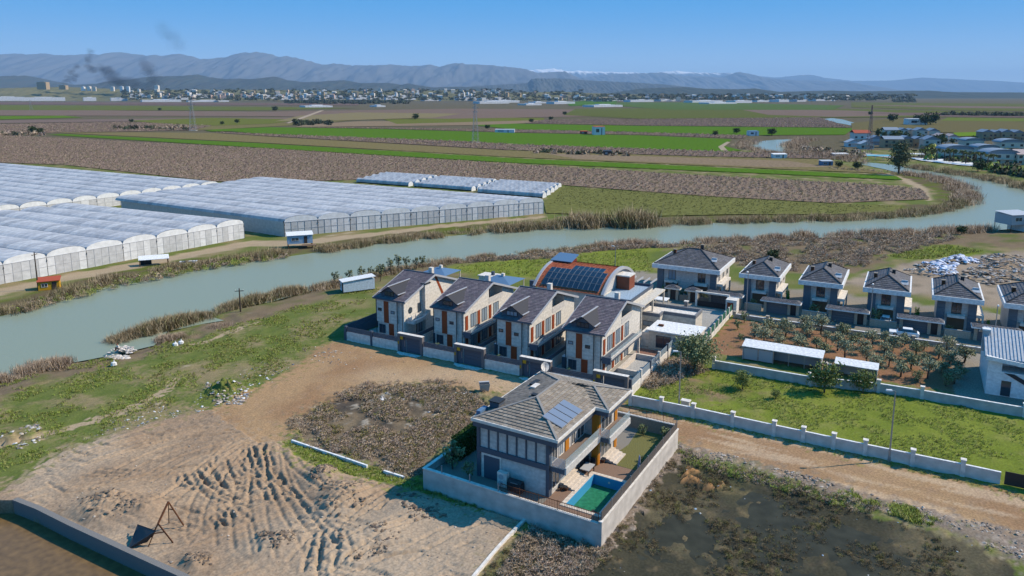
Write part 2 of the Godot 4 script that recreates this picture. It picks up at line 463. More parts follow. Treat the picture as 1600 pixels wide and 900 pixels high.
	area("road", poly([-31.7, -105.3, -31.1, -113.9, -27.6, -116.8, -13.9, -109.2, -3.8, -103.3, 5.4, -97.9, 15.5, -90.6, 31.1, -81.6, 39.5, -76.6, 47.4, -72.2, 56.0, -65.7, 51.2, -59.4, 47.3, -62.1, 38.3, -67.6, 30.8, -73.0, 23.2, -77.8, 19.0, -80.2, 15.8, -85.2, 11.5, -89.0, -0.9, -94.7, -4.8, -95.2, -9.0, -97.7, -13.5, -98.4, -21.1, -95.6, -25.3, -91.4, -27.1, -87.4, -26.3, -82.1, -27.0, -80.5, -31.5, -80.5, -38.8, -89.4, -35.5, -96.7]))
	area("verge", poly([19.0, -80.2, 23.2, -77.8, 30.8, -73.0, 38.3, -67.6, 47.3, -62.1, 51.2, -59.4, 48.0, -55.2, 43.8, -57.8, 41.9, -61.0, 37.9, -64.4, 34.1, -66.9, 29.0, -71.8, 22.6, -75.3, 18.9, -78.0]))
	area("track", poly([-62.6, -78.0, -59.2, -79.4, -56.5, -82.1, -52.9, -86.5, -49.1, -91.0, -48.3, -96.5, -48.5, -100.3, -47.6, -99.8, -47.0, -96.1, -47.7, -89.8, -51.8, -85.4, -55.6, -80.8, -58.2, -78.0, -61.5, -76.5]))
	area("track", poly([-52.8, -113.9, -50.2, -117.8, -46.8, -124.7, -45.0, -127.7, -44.6, -126.5, -46.3, -123.2, -49.4, -116.1, -52.0, -112.4]))
	area("weeds", poly([-26.8, -86.5, -25.2, -91.0, -21.1, -95.6, -14.4, -98.4, -8.9, -97.4, -5.1, -95.2, -2.1, -89.4, -5.1, -85.2, -8.2, -80.2, -9.6, -72.3, -13.8, -73.4, -20.2, -77.1, -24.7, -80.5]))
	area("sand", sand_area)
	area("lush", poly([-27.0, -80.5, -25.8, -80.5, -13.9, -74.1, -9.7, -71.5, -6.5, -69.5, 0.6, -65.7, 0.1, -64.8, -6.4, -67.4, -11.9, -70.5, -16.3, -72.2, -20.7, -73.8, -24.5, -77.1]))
	area("marsh", marsh_area)
	area("verge", poly([7.8, -59.8, 18.1, -77.7, 20.2, -78.9, 13.5, -68.0, 10.3, -61.5, 8.4, -58.5]))
	area("bed", pond_area)
	area("ochre", poly([18.7, -73.5, 19.7, -74.6, 19.5, -72.3, 20.3, -71.4, 22.2, -71.0, 21.7, -70.1, 19.5, -70.6, 18.5, -71.9]))
	area("yard", compound)

func cover(q: Vector2) -> String:
	var kind := "meadow"
	for a in areas:
		if a[1].has_point(q) and Geometry2D.is_point_in_polygon(q, a[0]):
			kind = a[2]
	return kind

func tint(kind: String, q: Vector2) -> Color:
	var a := n1.get_noise_2dv(q) * 0.5 + 0.5
	var b := n2.get_noise_2dv(q) * 0.5 + 0.5
	var w := n3.get_noise_2dv(q) * 0.5 + 0.5
	var d := n2.get_noise_2dv(q * 3.1) * 0.5 + 0.5
	var c: Color
	match kind:
		"meadow":
			c = Color(0.085, 0.12, 0.03).lerp(Color(0.15, 0.165, 0.05), b)
			c = c.lerp(Color(0.23, 0.185, 0.10), smoothstep(0.47, 0.66, a * 0.7 + d * 0.3))
			c = c.lerp(Color(0.36, 0.30, 0.21), smoothstep(0.68, 0.8, b * 0.5 + a * 0.5))
		"lush":
			c = Color(0.115, 0.155, 0.024).lerp(Color(0.195, 0.22, 0.042), a)
			c = c.lerp(Color(0.20, 0.20, 0.06), smoothstep(0.5, 0.75, b * 0.5 + w * 0.5))
		"brownlush":
			c = Color(0.12, 0.16, 0.03).lerp(Color(0.22, 0.16, 0.09), smoothstep(0.35, 0.6, a * 0.6 + b * 0.4))
		"sand":
			c = Color(0.345, 0.25, 0.17).lerp(Color(0.28, 0.20, 0.137), smoothstep(0.3, 0.75, a))
			c = c.lerp(Color(0.19, 0.14, 0.10), smoothstep(0.5, 0.75, b * 0.5 + d * 0.5) * 0.75)
			c = c.lerp(Color(0.42, 0.34, 0.255), smoothstep(0.55, 0.7, w) * 0.5)
		"road":
			c = Color(0.345, 0.225, 0.125).lerp(Color(0.28, 0.17, 0.095), smoothstep(0.35, 0.75, a))
			c = c.lerp(Color(0.42, 0.31, 0.205), smoothstep(0.5, 0.8, w))
			var lane := n2.get_noise_2d(q.dot(Vector2(-0.49, 0.87)) * 1.3, q.dot(Vector2(0.87, 0.49)) * 0.12)
			c = c.lerp(Color(0.52, 0.40, 0.28), smoothstep(0.1, 0.35, lane) * 0.5 * smoothstep(6.0, 16.0, q.x)).lerp(Color(0.27, 0.17, 0.10), smoothstep(0.1, 0.35, -lane) * 0.4 * smoothstep(6.0, 16.0, q.x))
			c = c.lerp(Color(0.30, 0.20, 0.13), smoothstep(0.6, 0.8, b) * 0.5)
		"weeds":
			c = Color(0.19, 0.145, 0.095).lerp(Color(0.085, 0.07, 0.055), smoothstep(0.35, 0.65, a))
			c = c.lerp(Color(0.30, 0.26, 0.21), smoothstep(0.62, 0.8, b))
			c = c.lerp(Color(0.16, 0.15, 0.04), smoothstep(0.55, 0.75, w))
		"verge":
			c = Color(0.27, 0.21, 0.17).lerp(Color(0.16, 0.13, 0.095), a)
			c = c.lerp(Color(0.10, 0.13, 0.03), smoothstep(0.55, 0.7, w))
			c = c.lerp(Color(0.38, 0.33, 0.28), smoothstep(0.6, 0.8, d) * 0.7)
		"marsh":
			c = Color(0.055, 0.052, 0.038).lerp(Color(0.11, 0.095, 0.06), smoothstep(0.4, 0.7, a))
			c = c.lerp(Color(0.17, 0.13, 0.075), smoothstep(0.55, 0.75, b * 0.6 + w * 0.4))
			c = c.lerp(Color(0.13, 0.13, 0.05), smoothstep(0.55, 0.7, w) * 0.6)
		"bed":
			c = Color(0.20, 0.135, 0.06).lerp(Color(0.13, 0.085, 0.04), a)
		"tan":
			c = Color(0.22, 0.165, 0.105).lerp(Color(0.14, 0.105, 0.07), b)
			c = c.lerp(Color(0.10, 0.12, 0.035), smoothstep(0.5, 0.75, a))
		"bank":
			c = Color(0.12, 0.095, 0.055).lerp(Color(0.10, 0.12, 0.025), smoothstep(0.4, 0.65, a))
		"track":
			c = Color(0.40, 0.31, 0.21).lerp(Color(0.30, 0.23, 0.15), b)
		"dump":
			c = Color(0.34, 0.27, 0.20).lerp(Color(0.24, 0.19, 0.145), a)
			c = c.lerp(Color(0.17, 0.14, 0.10), smoothstep(0.6, 0.8, b))
		"paving":
			c = Color(0.36, 0.345, 0.32).lerp(Color(0.28, 0.265, 0.24), a)
		"court":
			c = Color(0.28, 0.25, 0.21).lerp(Color(0.2, 0.175, 0.14), a)
		"ochre":
			c = Color(0.36, 0.2, 0.09).lerp(Color(0.26, 0.15, 0.075), a)
		"grove":
			c = Color(0.27, 0.15, 0.085).lerp(Color(0.20, 0.115, 0.07), a)
			c = c.lerp(Color(0.16, 0.12, 0.05), smoothstep(0.6, 0.8, b))
		_:
			c = Color(0.2, 0.18, 0.15)
	return c * 1.22

func hump(q: Vector2, at: Vector2, r: float, h: float) -> float:
	var d := q.distance_to(at) / r
	return h * exp(-d * d * 1.6) if d < 2.2 else 0.0

func sand_height(q: Vector2) -> float:
	var e := minf(edge_distance(sand_area, q) / 1.5, 1.0)
	var y := n1.get_noise_2dv(q * 0.8) * 0.16 + n2.get_noise_2dv(q * 1.3) * 0.05 + n2.get_noise_2dv(q * 4.0) * 0.06 + n2.get_noise_2dv(q * 8.0) * 0.04
	for c in ruts:   # wheel ruts of turning lorries
		if c[1].has_point(q):
			var d := 1e9
			for i in c[0].size() - 1:
				d = minf(d, q.distance_to(Geometry2D.get_closest_point_to_segment(q, c[0][i], c[0][i + 1])))
			d += n2.get_noise_2dv(q * 3.0) * 0.12
			y += c[2] * (-exp(-d * d * 50.0) + 0.3 * exp(-(d - 0.36) * (d - 0.36) * 34.0))
	var u := q.rotated(0.52)
	y -= smoothstep(0.12, 0.36, n2.get_noise_2d(u.x * 0.35, u.y * 2.2 + 77.0)) * 0.16 * smoothstep(-0.1, 0.2, n1.get_noise_2dv(q * 0.6 - Vector2(50, 0)))
	var v := q.rotated(-0.35)
	y -= smoothstep(0.15, 0.38, n2.get_noise_2d(v.x * 0.35, v.y * 2.4)) * 0.2 * smoothstep(0.0, 0.25, n1.get_noise_2dv(q * 0.7 + Vector2(0, 66)))
	var rough := absf(n2.get_noise_2dv(q * 2.2))
	for m in [[Vector2(-39.53, -66.29), 4.0, 1.0], [Vector2(-35.49, -65.73), 2.6, 0.7], [Vector2(-20.06, -72.43), 2.2, 0.8], [Vector2(-16.84, -68.63), 3.4, 0.8], [Vector2(-17.44, -65.73), 2.5, 0.6], [Vector2(-21.40, -60.55), 3.0, 0.7], [Vector2(-10.12, -66.86), 3.0, 0.5], [Vector2(-27.54, -57.35), 1.6, 0.8], [Vector2(-15.04, -60.55), 3.2, 0.5], [Vector2(-11.82, -62.03), 2.6, 0.45]]:
		var k := hump(q, m[0], m[1], m[2])
		y += k * (1.0 + rough * 1.2) - (rough * 0.35 * minf(k * 3.0, 1.0))
	return 0.12 + y * e

func ground_height(q: Vector2, kind: String) -> float:
	var y := n1.get_noise_2dv(q) * 0.12
	match kind:
		"sand":
			return sand_height(q)
		"road":
			var u := q.rotated(0.45)
			return y * 0.5 + n2.get_noise_2dv(q * 1.5) * 0.05 - smoothstep(0.2, 0.5, n2.get_noise_2d(u.x * 0.35, u.y * 2.6)) * 0.05
		"meadow", "lush", "brownlush":
			y += n2.get_noise_2dv(q) * 0.12 + absf(n2.get_noise_2dv(q * 2.0)) * 0.12
			y += hump(q, Vector2(-39.20, -95.18), 2.6, 1.5) * (0.8 + absf(n2.get_noise_2dv(q * 2.0))) + hump(q, Vector2(-58.43, -80.48), 4.0, 0.7)
			return y
		"weeds":
			return -0.2 + y + n2.get_noise_2dv(q) * 0.15
		"verge":
			return 0.1 + y + n2.get_noise_2dv(q * 1.5) * 0.18
		"marsh":
			var e := minf(edge_distance(marsh_area, q) / 3.0, 1.0)
			return lerpf(0.05, -0.33, e) + n1.get_noise_2dv(q * 0.9) * 0.22 * e + n2.get_noise_2dv(q) * 0.14 + n2.get_noise_2dv(q * 2.5) * 0.05
		"ochre":
			return 0.1 + absf(n2.get_noise_2dv(q * 2.0)) * 0.5
		"bed":
			return -2.2 + n1.get_noise_2dv(q) * 0.3
		"dump", "tan":
			return y * 2.0 + n2.get_noise_2dv(q * 0.5) * 0.3
		"paving", "court", "grove", "track":
			return y * 0.4
		"yard":
			return -0.1
	return y

func areas_weeds() -> PackedVector2Array:
	for a in areas:
		if a[2] == "weeds":
			return a[0]
	return PackedVector2Array()

func terrain(x0: float, z0: float, x1: float, z1: float, step: float, hole: Rect2, m: Material) -> void:
	var nx := int(round((x1 - x0) / step)) + 1
	var nz := int(round((z1 - z0) / step)) + 1
	var v := PackedVector3Array()
	var c := PackedColorArray()
	v.resize(nx * nz)
	c.resize(nx * nz)
	for j in nz:
		for i in nx:
			var q := Vector2(x0 + i * step, z0 + j * step)
			var k := j * nx + i
			if hole.size.x > 0.0 and hole.grow(-step * 2.0).has_point(q):
				v[k] = Vector3(q.x, 0, q.y)
				continue
			var soft := q + Vector2(n2.get_noise_2dv(q * 1.4), n2.get_noise_2dv(q * 1.4 + Vector2(300, 0))) * 1.1
			var kind := cover(soft)
			if kind in ["sand", "bed", "yard", "paving", "court", "grove"] or step > 1.0:
				kind = cover(q)
			var y := ground_height(q, kind)
			for r in river:
				if inside(r, q):
					y = -0.5 - minf(edge_distance(r, q), 3.0) * 0.5
				elif step > 1.0 or q.y < -95.0:
					var d := maxf(edge_distance(r, q) + n1.get_noise_2dv(q * 2.0) * 2.5, 0.0)
					if d < 4.0:
						y = lerpf(-0.45, y, d / 4.0)
			v[k] = Vector3(q.x, y, q.y)
			c[k] = tint(kind, q)
			if kind in ["sand", "road", "weeds", "verge", "meadow", "lush", "tan", "brownlush", "bank", "dump"]:
				var near := q + Vector2(n1.get_noise_2d(q.x * 9.0, q.y * 9.0), n1.get_noise_2d(q.x * 9.0 + 700.0, q.y * 9.0)) * 5.0
				var other := cover(near)
				if other in ["sand", "road", "weeds", "verge", "meadow", "lush", "tan", "brownlush", "bank", "dump"]:
					c[k] = c[k].lerp(tint(other, q), 0.5)
	var n := PackedVector3Array()
	n.resize(nx * nz)
	for j in nz:
		for i in nx:
			var l := v[j * nx + maxi(i - 1, 0)].y - v[j * nx + mini(i + 1, nx - 1)].y
			var f := v[maxi(j - 1, 0) * nx + i].y - v[mini(j + 1, nz - 1) * nx + i].y
			n[j * nx + i] = Vector3(l, 2.0 * step, f).normalized()
	var idx := PackedInt32Array()
	for j in nz - 1:
		for i in nx - 1:
			var a := j * nx + i
			if hole.size.x > 0.0 and hole.has_point(Vector2(v[a].x + step * 0.5, v[a].z + step * 0.5)):
				continue
			idx.append_array([a, a + 1, a + nx, a + 1, a + nx + 1, a + nx])
	var arr := []
	arr.resize(Mesh.ARRAY_MAX)
	arr[Mesh.ARRAY_VERTEX] = v
	arr[Mesh.ARRAY_NORMAL] = n
	arr[Mesh.ARRAY_COLOR] = c
	arr[Mesh.ARRAY_INDEX] = idx
	var am := ArrayMesh.new()
	am.add_surface_from_arrays(Mesh.PRIMITIVE_TRIANGLES, arr)
	setting("ground", am, m)

const NEAR := Rect2(-78, -132, 168, 96)
const LOT := Rect2(-53.2, -98.8, 66.0, 46.4)
const MIDDLE := Rect2(-330, -540, 720, 560)

func ground() -> void:
	lay_out()
	terrain(NEAR.position.x, NEAR.position.y, NEAR.end.x, NEAR.end.y, 0.4, LOT, M.ground)
	terrain(LOT.position.x, LOT.position.y, LOT.end.x, LOT.end.y, 0.16, Rect2(), M.ground)
	terrain(MIDDLE.position.x, MIDDLE.position.y, MIDDLE.end.x, MIDDLE.end.y, 2.0, NEAR, M.ground)
	var w := mat(lin(0.205, 0.24, 0.185), 0.2, null, 0.03, 1.5, noise_tex(0.05, 0.0, 1.0, 512, 4, FastNoiseLite.TYPE_SIMPLEX_SMOOTH, 8))
	w.metallic_specular = 0.13
	for i in river.size():
		var b := MB.new()
		b.sheet(river[i], -0.32 if i == 0 else 0.12)
		setting("river_water", b, w)
	var b := MB.new()
	b.sheet(marsh_area, -0.33)
	var mw := mat(lin(0.05, 0.05, 0.036), 0.15, T.blotch, 0.08, 0.6, T.bump)
	mw.metallic_specular = 0.136
	setting("marsh_water", b, mw)
	b = MB.new()
	b.sheet(pond_area, -1.25)
	setting("pond_water", b, mat(lin(0.19, 0.115, 0.045), 0.3, T.earth, 0.03))

# ------------------------------------------------------------------ plain, hills, fields
func mountain(called: String, line: PackedVector2Array, distance: float, depth: float, low: Color, high: Color, snow := 1e9, seed_ := 1) -> void:
	var f := FastNoiseLite.new()
	f.seed = seed_
	f.fractal_octaves = 4
	f.frequency = 4.0 / depth
	var fine := FastNoiseLite.new()
	fine.seed = seed_ + 50
	fine.fractal_octaves = 3
	fine.frequency = 30.0 / depth
	var nx := 420
	var nz := 22
	var x0 := line[0].x
	var x1 := line[line.size() - 1].x
	var v := PackedVector3Array()
	var c := PackedColorArray()
	for j in nz:
		var t := float(j) / (nz - 1)
		for i in nx:
			var x := lerpf(x0, x1, float(i) / (nx - 1))
			var k := 0
			while k < line.size() - 2 and line[k + 1].x < x:
				k += 1
			var s := clampf((x - line[k].x) / maxf(line[k + 1].x - line[k].x, 1.0), 0.0, 1.0)
			var top := lerpf(line[k].y, line[k + 1].y, s)
			top += fine.get_noise_2d(x, 0.0) * 0.03 * top
			var away := (t - 0.62) / 0.62 if t < 0.62 else (t - 0.62) / 0.38
			var spur := f.get_noise_2d(x * 1.3, away * depth * 0.35) * 0.5 + 0.5
			var y := top * (1.0 - pow(absf(away), 1.0 + spur * 0.9)) * (1.0 - 0.55 * absf(away) * (1.0 - spur))
			y += fine.get_noise_2d(x, away * depth) * top * 0.05 * minf(absf(away) * 5.0, 1.0)
			v.append(Vector3(x, y - 4.0, -distance + away * -depth))
			var b := clampf(fine.get_noise_2d(x * 0.8 + 900.0, away * depth * 0.8) * 0.6 + 0.5, 0.0, 1.0)
			var col := low.lerp(high, b)
			if y + (b - 0.5) * 300.0 > snow:
				col = Color(0.85, 0.83, 0.82)
			c.append(col)
	var n := PackedVector3Array()
	n.resize(v.size())
	var idx := PackedInt32Array()
	for j in nz:
		for i in nx:
			var a := v[j * nx + mini(i + 1, nx - 1)] - v[j * nx + maxi(i - 1, 0)]
			var d := v[mini(j + 1, nz - 1) * nx + i] - v[maxi(j - 1, 0) * nx + i]
			n[j * nx + i] = a.cross(d).normalized()
			if i < nx - 1 and j < nz - 1:
				var q := j * nx + i
				idx.append_array([q, q + nx, q + 1, q + 1, q + nx, q + nx + 1])
	var arr := []
	arr.resize(Mesh.ARRAY_MAX)
	arr[Mesh.ARRAY_VERTEX] = v
	arr[Mesh.ARRAY_NORMAL] = n
	arr[Mesh.ARRAY_COLOR] = c
	arr[Mesh.ARRAY_INDEX] = idx
	var am := ArrayMesh.new()
	am.add_surface_from_arrays(Mesh.PRIMITIVE_TRIANGLES, arr)
	setting(called, am, M.mountain)

func far_land() -> void:
	M.mountain = mat(Color.WHITE, 1.0, null, 1.0, 0.0, null, true)
	M.mountain.metallic_specular = 0.0
	var b := MB.new()
	var far := 42000.0
	b.col = Color(0.145, 0.125, 0.08)
	for r in [Rect2(-far, -far, 2 * far, far + MIDDLE.position.y), Rect2(-far, MIDDLE.position.y, far + MIDDLE.position.x, MIDDLE.size.y), Rect2(MIDDLE.end.x, MIDDLE.position.y, far - MIDDLE.end.x, MIDDLE.size.y), Rect2(-far, MIDDLE.end.y, 2 * far, 4000.0)]:
		b.quad(Vector3(r.position.x, -0.04, r.end.y), Vector3(r.end.x, -0.04, r.end.y), Vector3(r.end.x, -0.04, r.position.y), Vector3(r.position.x, -0.04, r.position.y))
	setting("plain", b, M.far_ground)
	var rock := Color(0.09, 0.10, 0.11)
	var wood := Color(0.04, 0.055, 0.05)
	mountain("mountain_range", poly([-23418, 1259, -20976, 1345, -17657, 1399, -17058, 1431, -16773, 1410, -16489, 1388, -16062, 1453, -15738, 1388, -15454, 1367, -14897, 1410, -14345, 1421, -13905, 1399, -13567, 1474, -13238, 1453, -12801, 1410, -12584, 1367, -12426, 1399, -12034, 1345, -11696, 1431, -11320, 1431, -10931, 1324, -10500, 1172, -10160, 1291, -9828, 1313, -9489, 1431, -8823, 1496, -8494, 1464, -8016, 1324, -7727, 1356, -7181, 1237, -6636, 1086, -6415, 1075, -6192, 1108, -5531, 1043, -4757, 1043, -4159, 1075, -3607, 1021, -3053, 1032, -2831, 1086, -2501, 989, -2212, 1086, -1725, 1129, -1504, 1075, -841, 1064, 0, 978, 221, 956, 554, 891, 887, 782, 1330, 815, 1817, 848, 1950, 782, 2218, 641, 2666, 434, 3563, 84]), 26000, 7000, rock, Color(0.12, 0.12, 0.125), 1e9, 3)
	mountain("mountain_range", poly([1696, 96, 2398, 457, 3098, 789, 4080, 927, 5346, 955, 6610, 1010, 6836, 982, 7178, 872, 8445, 844, 9293, 789, 9789, 996, 9984, 1024, 10268, 982, 10699, 817, 11266, 761, 11832, 706, 12681, 651, 13102, 678, 13812, 595, 14372, 651, 14944, 540, 15374, 457, 15809, 318, 16958, 96]), 33000, 6000, rock, Color(0.12, 0.12, 0.12), 1e9, 9)
	mountain("mountain_range", poly([-393, 930, 784, 1507, 2546, 1622, 3332, 1469, 4115, 1488, 5096, 1430, 7449, 1392, 8235, 1354, 10190, 1488, 11371, 1373, 13331, 1373, 14517, 1200, 16290, 1084, 17459, 1219, 18241, 1257, 19038, 1084, 20819, 891, 23176, 891, 25122, 1084, 27489, 969, 29856, 872, 31439, 776, 37378, 466]), 46000, 6000, rock, Color(0.1, 0.1, 0.1), 1320.0, 14)
	mountain("hill_ridge", poly([-10673, 282, -8531, 345, -8295, 355, -8103, 355, -7875, 292, -7742, 240, -7373, 198, -6674, 240, -6404, 282, -6133, 329, -5865, 345, -5491, 355, -5223, 376, -5066, 334, -4801, 303, -4534, 308, -4268, 303, -4053, 329, -3924, 345, -3735, 282, -3470, 250, -3203, 261, -2989, 277, -2775, 282, -2563, 240, -2296, 235, -2061, 240, -1816, 203, -1751, 235, -1603, 208, -1336, 166, -855, 177, -107, 145, 535, 72]), 12500, 2600, wood, Color(0.06, 0.06, 0.05), 1e9, 21)
	mountain("hill_ridge", poly([-1747, 69, -872, 240, 0, 283, 363, 312, 450, 405, 1016, 412, 1887, 355, 2905, 312, 3487, 269, 4071, 212, 4514, 69]), 17000, 2600, wood, Color(0.09, 0.085, 0.075), 1e9, 31)
	mountain("hill_ridge", poly([1139, 48, 1625, 120, 1788, 128, 2193, 140, 2438, 120, 2845, 112, 3088, 124, 3375, 80, 3659, 88, 4065, 96, 4391, 88, 4879, 92, 5285, 96, 5384, 80, 5693, 76, 6507, 72, 7972, 64]), 9500, 1500, wood, Color(0.07, 0.075, 0.06), 1e9, 41)
	mountain("town_hill", poly([-4412, 49, -3832, 92, -3592, 99, -3314, 101, -3066, 90, -2803, 78, -2252, 82, -1821, 80, -1150, 73, -767, 73, -383, 78, -48, 59, 240, 64, 336, 68, 479, 59, 959, 45]), 5600, 700, Color(0.09, 0.095, 0.045), Color(0.17, 0.15, 0.08), 1e9, 51)
	for s in [[112, 134, 128, 112, 7, 4, 0.005], [126, 132, 133, 104, 7, 4, 0.005], [150, 104, 158, 80, 8, 3, 0.003], [150, 106, 186, 112, 11, 4, 0.0028], [176, 106, 196, 130, 15, 5, 0.0018], [238, 96, 252, 128, 15, 5, 0.0018], [266, 44, 292, 74, 22, 5, 0.0004], [180, 128, 250, 138, 22, 4, 0.0012]]:
		for k in 16:
			var t := k / 15.0
			smoke(lerpf(s[0], s[2], t) + rng.randf_range(-s[5], s[5]), lerpf(s[1], s[3], t) + rng.randf_range(-s[5], s[5]), s[4] * rng.randf_range(0.5, 1.7), s[4] * rng.randf_range(0.5, 1.2), s[6])

func smoke(px: float, py: float, w: float, h: float, density: float) -> void:
	# where the plume hangs in the air over the town, some 5.3 km out
	var k := 5300.0 / 1150.0
	var o := FogVolume.new()
	o.name = numbered("smoke")
	o.shape = RenderingServer.FOG_VOLUME_SHAPE_ELLIPSOID
	o.size = Vector3(w * k, h * k, w * k)
	var fm := FogMaterial.new()
	fm.albedo = Color(0.22, 0.22, 0.24)
	fm.density = density
	o.material = fm
	add_child(o)
	o.position = Vector3((px - 800.0) * k, 40.0 + (148.0 - py) * k, -5300)
	o.set_meta("kind", "stuff")

func field(called: String, p: PackedVector2Array, y: float, c: Color) -> void:
	var b := MB.new()
	b.col = c
	b.sheet(p, y)
	setting(called, b, M.field)

func scatter_rows(p: PackedVector2Array, row: float, gap: float, turn: float, jitter: float, lo: float, hi: float, colors: Array, places: Array, tints: Array, y := 0.0, keep := 1.0) -> void:
	var r := Rect2(p[0].rotated(-turn), Vector2.ZERO)
	for q in p:
		r = r.expand(q.rotated(-turn))
	var x := r.position.x
	while x < r.end.x:
		var z := r.position.y
		while z < r.end.y:
			var q := Vector2(x + rng.randf_range(-jitter, jitter), z + rng.randf_range(-jitter, jitter)).rotated(turn)
			z += gap
			if rng.randf() > keep or not Geometry2D.is_point_in_polygon(q, p):
				continue
			var s := rng.randf_range(lo, hi)
			places.append(Transform3D(Basis(Vector3.UP, rng.randf() * TAU).scaled(Vector3(s, s * rng.randf_range(0.8, 1.2), s)), Vector3(q.x, y, q.y)))
			var c: Color = colors[rng.randi() % colors.size()]
			tints.append(c * rng.randf_range(0.8, 1.25))
		x += row

func shrub_mesh(leaves: int, size: float, seed_: int, upright := 0.0, tall := 1.0, thick := 1.0) -> ArrayMesh:   # a loose ball of small leaf and twig blades, unit radius
	var r := RandomNumberGenerator.new()
	r.seed = seed_
	var b := MB.new()
	b.soft = 0.5
	for i in leaves:
		var d := Vector3(r.randfn(), absf(r.randfn()) * 0.9 + 0.1, r.randfn()).normalized()
		var p := d * pow(r.randf(), 0.4)
		p.y *= tall
		var a := Vector3(r.randfn(), r.randfn() + upright, r.randfn()).normalized()
		var s := a.cross(Vector3(r.randfn(), r.randfn(), r.randfn())).normalized()
		var l := size * r.randf_range(0.6, 1.4)
		var g := r.randf_range(0.7, 1.2)
		b.col = Color(g, g, g)
		b.quad(p - a * l - s * l * 0.35 * thick, p - a * l * 0.3 + s * l * 0.4 * thick, p + a * l, p + a * l * 0.2 - s * l * 0.5 * thick)
	return b.mesh()

